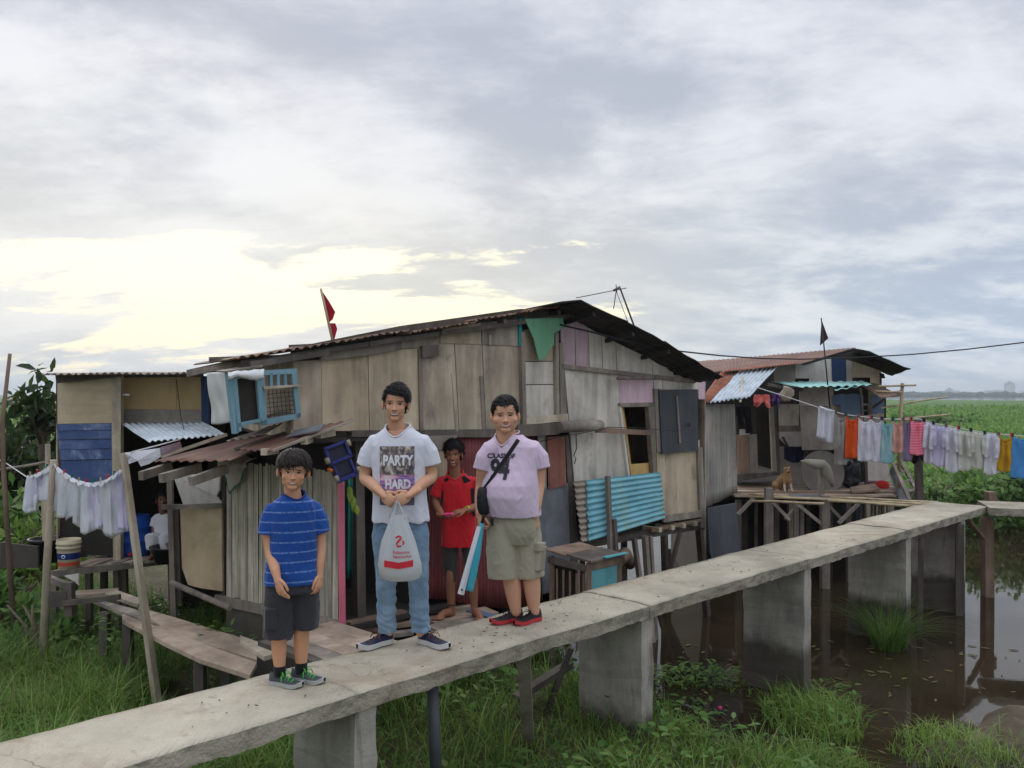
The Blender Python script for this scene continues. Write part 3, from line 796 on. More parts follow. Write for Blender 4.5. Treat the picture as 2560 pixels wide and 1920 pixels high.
# shell behind the front: back wall, sides, floors, so that openings look into a room
A0, A1 = D(728, 1076, HC), D(1764, 1300, HC)
A0 = Vector((A0.x, A0.y, 0)); A1 = Vector((A1.x, A1.y, 0))
back = Vector((-0.42, 0.91, 0)) * 3.4; backr = -NV * 3.2
B0, B1 = A0 + back, A1 + backr
def up(p, z): return Vector((p.x, p.y, z))
zE, zR = 3.22, 3.80
sh = MB()
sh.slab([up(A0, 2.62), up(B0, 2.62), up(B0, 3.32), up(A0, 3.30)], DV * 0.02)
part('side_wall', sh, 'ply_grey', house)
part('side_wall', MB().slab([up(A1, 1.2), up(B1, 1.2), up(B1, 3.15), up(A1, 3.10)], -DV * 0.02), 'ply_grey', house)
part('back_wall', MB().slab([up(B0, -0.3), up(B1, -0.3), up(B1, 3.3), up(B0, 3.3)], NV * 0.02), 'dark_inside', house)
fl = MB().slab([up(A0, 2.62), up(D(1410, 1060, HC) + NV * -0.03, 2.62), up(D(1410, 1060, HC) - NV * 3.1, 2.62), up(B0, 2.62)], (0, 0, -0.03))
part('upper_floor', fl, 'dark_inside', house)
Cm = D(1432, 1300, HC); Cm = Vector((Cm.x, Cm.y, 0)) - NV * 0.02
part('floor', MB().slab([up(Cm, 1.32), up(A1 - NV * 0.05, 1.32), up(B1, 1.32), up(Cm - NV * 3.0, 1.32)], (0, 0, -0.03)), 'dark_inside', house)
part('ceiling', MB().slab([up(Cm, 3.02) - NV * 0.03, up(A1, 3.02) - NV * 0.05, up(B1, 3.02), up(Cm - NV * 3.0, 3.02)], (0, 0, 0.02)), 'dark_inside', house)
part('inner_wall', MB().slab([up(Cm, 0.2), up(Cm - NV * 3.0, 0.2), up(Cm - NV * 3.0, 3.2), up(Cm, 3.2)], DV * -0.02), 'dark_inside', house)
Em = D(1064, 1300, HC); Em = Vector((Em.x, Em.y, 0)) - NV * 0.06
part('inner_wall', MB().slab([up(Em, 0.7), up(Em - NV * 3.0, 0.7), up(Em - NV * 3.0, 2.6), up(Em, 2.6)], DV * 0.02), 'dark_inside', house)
# roof: long shallow side on the left, steep side on the right, both with a deep overhang
RO = HC - 0.22
ridge_f = D(1458, 755, RO); left_f = D(588, 892, RO - 0.06); right_f = D(1802, 938, RO)
rise = Vector((0, 0, 0.30))
roof = thing('roof_group', (0, 0, 0)); bpy.data.objects.remove(roof)
bkL = back * 1.15 + rise
L1 = left_f + back * 1.12 + Vector((0, 0, 0.07)); R1 = ridge_f - NV * 4.3 + Vector((0, 0, -0.20))
segs = 5
for i in range(segs):
    a0, a1 = i / segs, (i + 1) / segs + (0.012 if i < segs - 1 else 0)
    lift = UP * (0.006 * (i % 2)) + UP * 0.008 * math.sin(i * 2.1)
    f0, f1 = left_f.lerp(ridge_f, a0) + lift, left_f.lerp(ridge_f, a1) + lift
    k0, k1 = L1.lerp(R1, a0) + lift, L1.lerp(R1, a1) + lift
    sag = UP * (-0.02 * math.sin(math.pi * (a0 + a1) / 2))
    part('roof_sheet', corr(k0 + sag, k1 + sag, f1 + sag, f0 + sag, 11, 0.010, 'u', th=0.005, seed=i * 3.3, ragged=0.02), 'rust_roof_edge', house)
bend = [(0, 0.0), (0.28, 0.045), (0.55, 0.03), (0.8, -0.02), (1.0, -0.03)]
RV = HC - 0.62
rid_r, eav_r = D(1452, 754, RV), D(1806, 934, RV)
for i in range(4):
    (a0, h0), (a1, h1) = bend[i], bend[i + 1]
    f0 = rid_r.lerp(eav_r, a0) + UP * (h0 + 0.004); f1 = rid_r.lerp(eav_r, a1 + 0.015) + UP * h1
    g = NV * -4.2 - UP * 0.62
    part('roof_sheet', corr(f0 + g, f1 + g, f1, f0, 34, 0.008, 'v', th=0.005, seg=4, wob=0.02, seed=40 + i, ragged=0.0), 'roof_black', house)
part('ridge_cap', MB().slab([rid_r + DV * -0.30 + UP * -0.020, rid_r + UP * 0.022, rid_r + DV * 0.2 + UP * -0.03, rid_r + DV * 0.2 + UP * -0.045, rid_r + UP * 0.010, rid_r + DV * -0.30 + UP * -0.032], -NV * 1.3 - UP * 0.10), 'roof_black', house)
# rafters under the overhang, purlin ends
part('verge_board', MB().beam(D(625, 912, RO - 0.02), D(820, 880, RO + 0.06), 0.03, 0.05), 'timber_dark', house)
part('verge_board', MB().beam(D(604, 908, RO + 0.06), D(1010, 846, RO + 0.10), 0.03, 0.04), 'timber_dark', house)
part('verge_board', MB().beam(D(1010, 846, RO + 0.10), D(1440, 787, RO + 0.12), 0.03, 0.04), 'timber_dark', house)
for a in (0.1, 0.35, 0.6, 0.85):
    p = rid_r.lerp(eav_r, a) - UP * 0.03
    part('purlin', MB().beam(p + NV * -0.05 - UP * 0.01, p + NV * -1.6 - UP * 0.25, 0.045, 0.045), 'roof_black', house)
for a in (0.12, 0.32, 0.52, 0.72, 0.92):
    p = left_f.lerp(ridge_f, a) - UP * 0.075
    part('purlin', MB().beam(p + NV * -0.06, p + NV * -1.4 + UP * 0.02, 0.045, 0.045), 'timber_dark', house)
part('fascia_board', MB().slab([P(466, 925, 8.3), P(560, 904, 7.7), P(640, 893, 7.3), P(642, 908, 7.3), P(560, 922, 7.7), P(466, 942, 8.3)], (0.02, 0.04, 0)), 'timber_grey', house)
# gable boards behind the overhang close the front up to the roof
hp('gable_board', [(728, 905), (728, 870), (1000, 815), (1300, 772), (1400, 775), (1400, 850), (1300, 850), (1000, 885), (800, 912)], 'timber_dark', c=HC + 0.04)
hp('gable_board', [(1400, 850), (1400, 785), (1475, 800), (1600, 866), (1760, 950), (1760, 955), (1640, 935), (1540, 890), (1440, 840)], 'timber_dark', c=HC + 0.04)

# blue window box hung on the left end of the front
wb = part('window_box', MB().slab([D(655, 1062, HC - 0.05), D(750, 1040, HC - 0.05), D(750, 1030, HC - 0.05), D(655, 1052, HC - 0.05)], -NV * 0.3), 'timber_grey', house)
BF = HC - 0.35
def wbx(px, m, dpt=0.03, c=BF, nm='frame_bar'): return part(nm, panel(px, c, dpt), m, wb)
wbx([(660, 926), (742, 921), (743, 934), (660, 938)], 'blue_frame')
wbx([(657, 1050), (752, 1032), (752, 1045), (658, 1064)], 'blue_frame')
wbx([(730, 934), (741, 934), (753, 1043), (742, 1045)], 'blue_frame')
wbx([(652, 925), (660, 925), (668, 1062), (659, 1064)], 'blue_frame', 0.05)
for i, u in enumerate((675, 693, 711)):
    wbx([(u, 934), (u + 6, 933), (u + 7, 965), (u + 1, 966)], 'blue_frame')
wbx([(659, 966), (752, 961), (752, 966), (660, 973)], 'timber_pale', 0.08, BF - 0.04, 'shelf')
bars = MB()
for i in range(7):
    u = 671 + i * 10; bars.tube([D(u, 976, BF + 0.03), D(u + 6, 1046 - i * 1.5, BF + 0.03)], 0.0025, 5, cap=False)
for j in range(6):
    v = 984 + j * 11; bars.tube([D(668, v + 2, BF + 0.03), D(744, v - 6, BF + 0.03)], 0.0025, 5, cap=False)
part('wire_mesh', bars, 'iron', wb)
# shutter leaf on its left
SF = BF - 0.04
wbx([(580, 936), (652, 928), (653, 938), (581, 947)], 'blue_frame', 0.03, SF)
wbx([(582, 938), (592, 938), (604, 1078), (592, 1080)], 'blue_frame', 0.03, SF)
wbx([(641, 938), (652, 936), (662, 1052), (651, 1054)], 'blue_frame', 0.03, SF)
wbx([(596, 1058), (656, 1046), (657, 1053), (597, 1068)], 'blue_frame', 0.03, SF)
wbx([(569, 930), (580, 930), (597, 1082), (587, 1085)], 'blue_frame', 0.05, SF)
wbx([(592, 947), (642, 941), (652, 1046), (601, 1056)], 'dark_inside', 0.01, SF + 0.07, 'pane')
# white tarpaulin round its side and over its top
def tarp_side(a, b):
    u0 = 517 + 12 * b; u1 = 573 + 16 * b
    u = u0 + (u1 - u0) * a; v = (932 - 4 * a) + (1066 - 932 + (-6 + 2 * math.sin(a * 5)) ) * b
    y = 7.35 - 0.62 * a + 0.03 * noise.noise(Vector((a * 4, b * 3, 1))) + 0.02 * (1 - abs(2 * ((a * 1.7 + b * 1.1) % 1) - 1)) + 0.012 * math.sin(a * 14 - b * 8)
    u += 4 * noise.noise(Vector((b * 2.2, 3, 3))) * (1 - a)
    return P(u, v, y)
tp = part('tarpaulin', MB().grid(tarp_side, 20, 24, thick=(0.004, 0.004, 0)), 'tarp_white', wb)
def tarp_top(a, b):
    p = D(570 + 89 * a, 930 - 8 * a + (22 - 6 * math.sin(a * 6)) * b + 3 * noise.noise(Vector((a * 6, b, 0))), SF - 0.06 - 0.05 * math.sin(b * 2.6))
    return p
part('tarpaulin', MB().grid(tarp_top, 16, 6, thick=(0.004, 0.004, 0)), 'tarp_white', wb)
part('lid', MB().slab([D(540, 930, BF + 0.35), D(640, 916, BF + 0.3), D(658, 917, BF - 0.02), D(560, 932, BF - 0.02)], UP * 0.012), 'timber_grey', wb)

# rusty lean-to roof over the left entrance
lean = thing('lean_to', Vector((-2.1, 7.6, 1.0)), 'rusty tin lean-to with split-bamboo wall at the left of the patchwork house', 'lean-to')
def LP(u, v, y): return P(u, v, y)
s1 = corr(LP(735, 1078, 7.35), LP(885, 1047, 7.05), LP(680, 1126, 6.35), LP(588, 1122, 6.95), 6, 0.008, 'u', seed=11, ragged=0.03)
part('roof_sheet', s1, 'rust_roof', lean)
s2 = corr(LP(590, 1098, 8.2), LP(770, 1078, 7.6), LP(572, 1152, 6.75), LP(384, 1153, 7.9), 8, 0.008, 'u', seed=12, ragged=0.03)
part('roof_sheet', s2, 'rust_roof', lean)
part('roof_sheet', corr(LP(650, 1075, 7.3), LP(705, 1057, 7.2), LP(652, 1088, 6.9), LP(566, 1102, 7.0), 4, 0.008, 'u', seed=13), 'brown_sheet', lean)
part('roof_sheet', MB().slab([LP(740, 1078, 6.9), LP(812, 1062, 6.7), LP(800, 1078, 6.6), LP(715, 1094, 6.72)], UP * 0.01), 'tin_dark', lean)
part('roof_edge', MB().beam(LP(586, 1124, 6.92), LP(735, 1076, 7.3), 0.03, 0.03), 'timber_grey', lean)
part('roof_edge', MB().beam(LP(404, 1142, 8.0), LP(568, 1086, 8.15), 0.03, 0.03), 'timber_pale', lean)
part('roof_edge', MB().beam(LP(680, 1128, 6.36), LP(886, 1050, 7.02), 0.022, 0.018), 'brown_sheet', lean)
for (a, b) in (((352, 1190, 7.5), (424, 1166, 7.9)), ((402, 1196, 7.3), (500, 1168, 7.7)), ((476, 1204, 7.0), (566, 1172, 7.3))):
    part('rafter', MB().beam(LP(*a), LP(*b), 0.05, 0.075), 'timber_grey', lean)
for (a, b) in (((795, 1088, 6.8), (832, 1082, 7.1)), ((760, 1103, 6.6), (776, 1098, 6.9)), ((660, 1130, 6.4), (690, 1126, 6.8))):
    part('rafter', MB().beam(LP(*a), LP(*b), 0.05, 0.05), 'timber_pale', lean)
# split-bamboo wall, slat by slat
BL, BR = P(566, 1490, 8.09), P(846, 1550, 7.2)
zb0, zt0 = BL.z, P(566, 1153, 8.09).z; zb1, zt1 = BR.z, P(846, 1176, 7.2).z
bd = (BR - BL); bd.z = 0; bw = bd.length; bdn = bd.normalized(); bn = Vector((bdn.y, -bdn.x, 0))
rb_ = random.Random(5); cum = [0.0]
while cum[-1] < 1: cum.append(cum[-1] + rb_.uniform(0.012, 0.034))
cum = [q / cum[-1] for q in cum]; ns = len(cum) - 1
for i in range(ns):
    am = (cum[i] + cum[i + 1]) / 2
    base = BL.lerp(BR, am); w = bw * (cum[i + 1] - cum[i])
    zt = zt0 + (zt1 - zt0) * am + rnd(-0.02, 0.015) - (0.05 if am > 0.5 and am < 0.8 else 0)
    zb = zb0 + (zb1 - zb0) * am + rnd(-0.012, 0.01)
    lean_x = rnd(-0.006, 0.006)
    m = MB()
    pr = [(-0.5, 0), (-0.25, 0.35), (0.25, 0.35), (0.5, 0)]
    vs = []
    for z, k in ((zb, 0), ((zb + zt) / 2, rnd(-1, 1)), (zt, 0)):
        for x, y in pr:
            vs.append(Vector((base.x, base.y, 0)) + bdn * (x * w * 0.99 + lean_x * (1 if z == zt else 0)) + bn * (y * 0.007 + 0.004 * k + 0.003 * (i % 2)) + UP * z)
    fs = [(j * 4 + k, j * 4 + k + 1, (j + 1) * 4 + k + 1, (j + 1) * 4 + k) for j in range(2) for k in range(3)]
    fs += [(j * 4 + 3, j * 4, (j + 1) * 4, (j + 1) * 4 + 3) for j in range(2)] + [(3, 2, 1, 0), (8, 9, 10, 11)]
    m.add(vs, fs)
    part('slat', m, 'bamboo_slat', lean)
part('backing', MB().slab([up(BL, zb0 + .03) - bn * 0.02, up(BR, zb1 + .03) - bn * 0.02, up(BR, zt1 - .06) - bn * 0.02, up(BL, zt0 - .06) - bn * 0.02], -bn * 0.01), 'dark_inside', lean)
part('sill_beam', MB().beam(up(BL, zb0 - 0.05) - bdn * 0.15, up(BR, zb1 - 0.04), 0.05, 0.09), 'timber_grey', lean)
part('door_post', MB().beam(P(856, 1560, 7.12), P(852, 1185, 7.12), 0.035, 0.05), 'pink_paint', lean, 'pink painted door post')
part('curtain', MB().grid(lambda a, b: P(860 + 22 * a, 1195 + 250 * b, 7.5 + 0.03 * math.sin(a * 9 + b)), 8, 10, thick=(0, 0.004, 0)), 'green_plastic', lean)
part('post', MB().beam(D(892, 1095, HC + 0.35), D(898, 1560, HC + 0.35), 0.09, 0.09), 'timber_dark', lean)
part('footing', MB().box((BL + (BR - BL) * 0.93) - bn * 0.02 + Vector((0, 0, -0.22)), (0.24, 0.2, 0.32)), 'concrete_pier', lean)
part('base_wall', MB().slab([up(BL, 0.15), up(BR, 0.15), up(BR, zb1 - 0.07), up(BL, zb0 - 0.09)], -bn * 0.06), 'concrete_pier', lean)
# plywood gate and pale board left of the bamboo
part('gate', MB().slab([P(450, 1264, 8.25), P(553, 1262, 8.1), P(556, 1478, 8.1), P(500, 1470, 8.15), P(470, 1462, 8.2), P(455, 1420, 8.25)], (0.01, 0.02, 0)), 'ply_gate', lean)
part('rail', MB().beam(P(405, 1268, 8.2), P(556, 1264, 8.08), 0.03, 0.045), 'timber_grey', lean)
part('board', MB().slab([P(432, 1187, 8.5), P(550, 1184, 8.4), P(548, 1225, 8.4), P(540, 1240, 8.4), P(556, 1262, 8.4), P(458, 1262, 8.5)], (0.01, 0.02, 0)), 'white_board', lean)
part('post', MB().beam(P(436, 1560, 8.3), P(424, 1170, 8.3), 0.045, 0.05), 'timber_grey', lean)
part('post', MB().beam(P(447, 1510, 8.35), P(440, 1265, 8.35), 0.05, 0.06), 'timber_dark', lean)
part('post', MB().beam(P(559, 1490, 8.15), P(560, 1180, 8.2), 0.03, 0.05), 'timber_dark', lean)
part('pole', MB().tube([P(428, 1456, 8.15), P(500, 1488, 7.95), P(575, 1520, 7.7)], 0.028, 8), 'timber_grey', lean)
# enclosing walls so that the entrance is dark inside
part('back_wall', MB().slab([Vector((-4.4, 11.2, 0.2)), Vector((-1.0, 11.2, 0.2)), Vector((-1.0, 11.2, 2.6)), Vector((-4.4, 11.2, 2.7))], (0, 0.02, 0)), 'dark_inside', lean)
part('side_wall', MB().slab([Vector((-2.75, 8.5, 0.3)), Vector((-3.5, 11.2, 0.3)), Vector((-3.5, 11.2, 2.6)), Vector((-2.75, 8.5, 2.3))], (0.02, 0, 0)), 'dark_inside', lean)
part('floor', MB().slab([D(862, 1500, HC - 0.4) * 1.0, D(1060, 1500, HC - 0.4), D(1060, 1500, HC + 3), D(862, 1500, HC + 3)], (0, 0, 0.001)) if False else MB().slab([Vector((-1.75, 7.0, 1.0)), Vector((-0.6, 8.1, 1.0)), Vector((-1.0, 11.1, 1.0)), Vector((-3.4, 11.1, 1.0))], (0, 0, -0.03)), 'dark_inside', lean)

# ------------------------------------------------------------------ hut at the far left
hut = thing('plywood_hut', P(300, 1400, 9.9), 'small plywood hut with blue boards and cream wall, behind the white laundry', 'hut')
HY = 9.9
def hq(name, px, m, y=HY, th=0.015, parent=None):
    return part(name, MB().slab([P(u, v, y) for u, v in px], (0, th, 0)), m, parent or hut)
hq('panel', [(140, 953), (278, 940), (280, 1057), (141, 1060)], 'ply_new')
for i, (v0, v1) in enumerate(((1058, 1074), (1075.5, 1096), (1097.5, 1121), (1122.5, 1147), (1148.5, 1205))):
    hq('board', [(141 + i * 2.5, v0 + 3), (280, v0), (281, v1), (143 + i * 2.5, v1 + 3)], 'blue_board', y=HY - 0.012 * (i % 2), th=0.02)
hq('post', [(278, 937), (302, 936), (301, 1420), (283, 1420)], 'timber_pale', y=HY - 0.04, th=0.08)
hq('panel', [(304, 938), (440, 935), (442, 1062), (306, 1060)], 'wall_cream', y=HY + 0.25)
hq('panel', [(441, 935), (507, 935), (507, 1062), (443, 1062)], 'wall_cream', y=HY + 0.25)
hq('dado', [(305, 1022), (506, 1024), (507, 1062), (306, 1062)], 'concrete_board', y=HY + 0.235, th=0.012)
hq('post', [(502, 940), (520, 940), (522, 1075), (504, 1075)], 'navy_board', y=HY + 0.1, th=0.05)
hq('wall', [(143, 1195), (283, 1195), (283, 1390), (150, 1385)], 'dark_inside', y=HY + 0.05)
hq('wall', [(300, 1062), (520, 1062), (530, 1400), (300, 1400)], 'dark_inside', y=HY + 1.3)
hq('post', [(520, 1062), (560, 1062), (560, 1400), (520, 1400)], 'dark_inside', y=HY + 0.9)
part('side_wall', MB().slab([P(140, 953, HY), P(141, 1390, HY), P(141, 1390, HY) + Vector((0.05, 2.6, 0)), P(140, 953, HY) + Vector((0.05, 2.6, 0))], (0.015, 0, 0)), 'ply_grey', hut)
part('back_wall', MB().slab([P(140, 960, HY) + Vector((0.07, 2.55, 0)), Vector((-3.3, HY + 2.6, 3.2)), Vector((-3.3, HY + 2.6, 0.6)), P(141, 1390, HY) + Vector((0.07, 2.55, 0))], (0, 0.015, 0)), 'dark_inside', hut)
r0, r1 = P(104, 935, HY - 0.35), P(500, 932, HY - 0.35)
part('roof', corr(r0 + Vector((0, 3.1, 0.10)), r1 + Vector((0, 3.1, 0.10)), r1, r0, 22, 0.012, 'u', seed=4, ragged=0.015), 'brown_sheet', hut)
part('eave_board', MB().slab([P(138, 938, HY - 0.1), P(303, 937, HY - 0.1), P(300, 942, HY - 0.1), P(140, 958, HY - 0.1)], (0, 0.03, 0)), 'timber_dark', hut)
part('eave_board', MB().slab([P(304, 934, HY + 0.1), P(507, 931, HY + 0.1), P(507, 942, HY + 0.1), P(304, 944, HY + 0.1)], (0, 0.03, 0)), 'timber_dark', hut)
part('lamp', MB().tube([P(306, 987, HY), P(322, 987, HY - 0.1)], 0.012, 8), 'white_plastic', hut)
part('awning', corr(P(303, 1058, HY - 0.02), P(506, 1054, HY - 0.02), P(566, 1086, 8.95), P(370, 1104, 8.75), 13, 0.010, 'u', seed=8, ragged=0.02), 'galv', hut)
part('wire', MB().tube([P(441, 950, HY + 0.1), P(452, 1040, HY - 0.1), P(465, 1096, 9.0)], 0.004, 5), 'wire_black', hut)

# ------------------------------------------------------------------ washing platform in front of it
plat = thing('washing_platform', H(300, 1410, 1.1), 'grey slatted washing platform on stilts beside the blue boards', 'platform')
FZ = 1.1
def slatbox(px, z, th=0.03): return MB().slab([H(u, v, z) for u, v in px], (0, 0, -th))
fe = [(123, 1428), (200, 1418), (285, 1408), (360, 1402), (432, 1394)]
def lineat(pts, u):
    for (a, b), (c, d) in zip(pts, pts[1:]):
        if a <= u <= c: return b + (d - b) * (u - a) / (c - a)
    return pts[-1][1]
ups = [(185, 1412), (292, 1384), (330, 1380), (440, 1374)]
edges = [123, 150, 176, 200, 226, 250, 276, 304, 330, 360, 392, 418, 445]
for i in range(len(edges) - 1):
    u0, u1 = edges[i] + 1, edges[i + 1] - 1
    a, b = H(u0, lineat(fe, max(123, min(432, u0))), FZ), H(u1, lineat(fe, max(123, min(432, u1))), FZ)
    dv = Vector((0.25, 1.9, 0))
    zz = UP * rnd(-0.012, 0.008)
    part('slat', MB().slab([a + zz, b + zz, b + dv + zz, a + dv + zz], (0, 0, -0.03)), random.choice(['deck_plank', 'timber_grey', 'timber_pale']), plat)
part('edge_beam', MB().beam(H(123, 1436, FZ - 0.03) , H(440, 1400, FZ - 0.05), 0.05, 0.07), 'timber_grey', plat)
for u, v, k in ((128, 1440, 1), (175, 1432, 1), (214, 1425, 1), (252, 1420, 1), (284, 1415, 1), (303, 1412, 1), (421, 1400, 1)):
    p = H(u, v, FZ - 0.08) + Vector((0, 0.08, 0))
    part('post', MB().beam(p, Vector((p.x + rnd(-.03, .03), p.y, 0.1)), 0.07, 0.06), random.choice(['timber_grey', 'timber_dark']), plat)
part('board', MB().slab([P(160, 1440, 9.0), P(196, 1434, 9.0), P(197, 1464, 9.0), P(182, 1452, 9.0)], (0, 0.02, 0)), 'white_board', plat)
part('step_beam', MB().beam(P(122, 1446, 8.6), P(172, 1466, 8.4), 0.05, 0.06), 'timber_grey', plat)
part('step', slatbox([(188, 1476), (297, 1470), (292, 1480), (190, 1488)], 0.86), 'deck_plank', plat)
part('step_board', MB().slab([P(120, 1480, 8.3), P(165, 1478, 8.3), P(168, 1515, 8.3), P(122, 1520, 8.3)], (0, 0.03, 0)), 'timber_dark', plat)
part('step_post', MB().beam(P(175, 1540, 8.35), P(173, 1455, 8.35), 0.08, 0.08), 'timber_dark', plat)
part('step_board', MB().beam(P(158, 1508, 8.3), P(300, 1492, 8.3), 0.05, 0.05), 'timber_dark', plat)
# pickets between platform and hut
for u, m in ((228, 'white_board'), (258, 'white_board'), (284, 'timber_grey'), (205, 'timber_dark')):
    p = H(u, 1392, FZ)
    part('picket', MB().slab([P(u - 10, 1316, p.y), P(u + 11, 1314, p.y), P(u + 11, 1392, p.y), P(u - 8, 1394, p.y)], (0, 0.02, 0)), m, plat)
part('shed_board', MB().slab([P(102, 1240, 9.3), P(130, 1238, 9.3), P(132, 1350, 9.3), P(106, 1352, 9.3)], (0, 0.03, 0)), 'ply_tan', plat)

# ------------------------------------------------------------------ board walk from the footbridge to the platform
bwk = thing('boardwalk', H(450, 1600, 0.9), 'weathered plank boardwalk through the grass to the washing platform', 'boardwalk')
BZ = 0.92
for i_, (px, m) in enumerate((([(345, 1518), (420, 1538), (540, 1575), (642, 1606), (642, 1650), (520, 1612), (402, 1574)], 'deck_plank'),
              ([(305, 1536), (400, 1571), (520, 1615), (642, 1658), (625, 1690), (500, 1650), (420, 1612), (306, 1552)], 'deck_plank'),
              ([(238, 1500), (340, 1527), (400, 1566), (300, 1533), (218, 1496)], 'timber_grey'),
              ([(292, 1480), (372, 1508), (345, 1516), (262, 1488)], 'timber_pale'),
              ([(600, 1596), (660, 1618), (700, 1640), (660, 1650), (600, 1612)], 'timber_pale'))):
    part('plank', MB().slab([H(u, v, BZ) + UP * 0.007 * i_ for u, v in px], (0, 0, -0.035)), m, bwk)
for u, v in ((320, 1560), (500, 1650), (262, 1530), (565, 1640), (610, 1660)):
    p = H(u, v, BZ - 0.04)
    part('post', MB().beam(p, Vector((p.x, p.y, 0.2)), 0.08, 0.08), 'timber_dark', bwk)
part('bearer', MB().beam(H(480, 1590, BZ - 0.06), H(430, 1620, BZ - 0.06), 0.06, 0.05), 'timber_dark', bwk)

# landing of boards between the footbridge and the house door
land = thing('landing', Vector((-1.0, 6.9, 0.5)), 'loose plank landing between footbridge and house entrance', 'landing')
def nb(c, a): return Vector((0, 0, 0))
for i, (u0, v0, u1, v1, w, m) in enumerate(((815, 1562, 1000, 1622, 0.16, 'deck_plank'), (790, 1577, 960, 1635, 0.16, 'deck_plank'), (752, 1588, 920, 1650, 0.17, 'deck_plank'), (726, 1606, 880, 1668, 0.15, 'timber_grey'),
                                            (655, 1606, 800, 1660, 0.07, 'timber_dark'))):
    part('plank', MB().beam(H(u0, v0, 1.10 + 0.007 * i), H(u1, v1, 1.10 + 0.007 * i), w, 0.035), m, land)
for (u0, v0, u1, v1, w, z, m) in ((868, 1560, 1010, 1530, 0.10, 1.0, 'timber_brown'), (890, 1575, 1040, 1556, 0.10, 0.93, 'timber_brown'), (940, 1592, 1030, 1580, 0.08, 0.98, 'timber_grey'), (935, 1562, 1060, 1546, 0.12, 0.90, 'timber_dark'),
                                  (1030, 1512, 1130, 1500, 0.22, 0.934, 'deck_plank'), (1040, 1530, 1180, 1512, 0.22, 0.926, 'deck_plank'), (1070, 1552, 1230, 1528, 0.26, 0.919, 'deck_plank'), (1080, 1575, 1260, 1545, 0.22, 0.911, 'timber_grey')):
    part('plank', MB().beam(H(u0, v0, z), H(u1, v1, z), w, 0.035), m, land)
part('bearer', MB().beam(Vector((-1.2, 6.7, 0.84)), Vector((0.5, 8.6, 0.84)), 0.08, 0.08), 'timber_dark', land)
part('bearer', MB().beam(Vector((-1.9, 7.3, 0.84)), Vector((-0.3, 8.9, 0.84)), 0.08, 0.08), 'timber_dark', land)
for p in ((-1.1, 6.8), (-0.2, 7.8), (0.4, 8.5), (-1.8, 7.4), (-0.7, 8.4)):
    part('post', MB().beam((p[0], p[1], 0.85), (p[0], p[1], 0.0), 0.08, 0.08), 'timber_dark', land)
part('tarp_strip', MB().slab([H(1180, 1519, 0.95), H(1250, 1540, 0.95), H(1240, 1548, 0.95), H(1165, 1526, 0.95)], (0, 0, -0.01)), 'blue_tarp', land)

# ------------------------------------------------------------------ things on the left
pb = thing('paint_bucket', H(153, 1424, FZ), 'cream paint bucket with blue and red label on the platform edge', 'bucket')
c = H(153, 1427, FZ) + Vector((0, 0.16, 0)); rb = 0.118
part('body', MB().lathe(c, [(0, 0.0), (rb * 0.90, 0.0), (rb * 0.99, 0.18), (rb * 1.0, 0.215), (rb * 1.08, 0.22), (rb * 1.08, 0.235), (rb * 1.02, 0.24), (rb * 1.04, 0.26), (rb * 1.10, 0.265), (rb * 1.10, 0.28), (rb * 1.04, 0.285), (rb * 1.06, 0.315), (rb * 1.0, 0.315), (rb * 0.9, 0.1)], 28), 'bucket_cream', pb)
part('label', MB().lathe(c, [(rb * 0.955, 0.105), (rb * 1.0, 0.175)], 28), 'paint_label_blue', pb)
part('label', MB().lathe(c, [(rb * 0.92, 0.035), (rb * 0.942, 0.075)], 28), 'paint_label_red', pb)
part('emblem', MB().lathe(c + Vector((0.0, -rb * 0.99, 0.14)), [(0.013, 0), (0.022, 0.001), (0.022, 0.003), (0.013, 0.004)], 16, axis=Matrix.Rotation(R(90), 3, 'X')), 'ink_white', pb)
bb = thing('bucket', H(118, 1400, FZ), 'big black plastic tub behind the paint bucket', 'tub')
c = P(116, 1412, 9.75); c.z = FZ
part('body', MB().lathe(c, [(0, 0), (0.15, 0), (0.185, 0.24), (0.20, 0.24), (0.20, 0.265), (0.18, 0.265), (0.14, 0.05), (0, 0.05)], 24), 'black_plastic', bb)
gb = solo('basin', MB().lathe(up(P(188, 1400, 10.1), FZ), [(0, 0), (0.10, 0), (0.135, 0.21), (0.15, 0.22), (0.13, 0.215), (0.09, 0.02)], 24), 'green_plastic', 'teal plastic pail beside the picket boards', 'pail')
dm = thing('drum', H(337, 1386, FZ), 'blue plastic drum between the laundry and the seated person', 'drum')
c = up(P(340, 1386, 10.15), FZ)
part('body', MB().lathe(c, [(0, 0.0), (0.145, 0.0), (0.165, 0.03), (0.178, 0.10), (0.176, 0.16), (0.182, 0.165), (0.182, 0.185), (0.176, 0.19), (0.178, 0.32), (0.183, 0.325), (0.183, 0.345), (0.175, 0.35), (0.165, 0.43), (0.15, 0.445), (0.15, 0.47), (0.14, 0.47), (0.13, 0.45), (0, 0.445)], 28), 'blue_plastic', dm)
part('tap', MB().tube([c + Vector((0.02, -0.17, 0.045)), c + Vector((0.02, -0.22, 0.045))], 0.018, 8), 'red_plastic', dm)
bs = solo('wash_basin', MB().lathe(up(P(428, 1392, 9.75), FZ), [(0, 0), (0.17, 0), (0.215, 0.16), (0.235, 0.165), (0.235, 0.18), (0.21, 0.178), (0.165, 0.025), (0, 0.02)], 28), 'black_plastic', 'wide black wash basin in front of the seated person', 'basin')
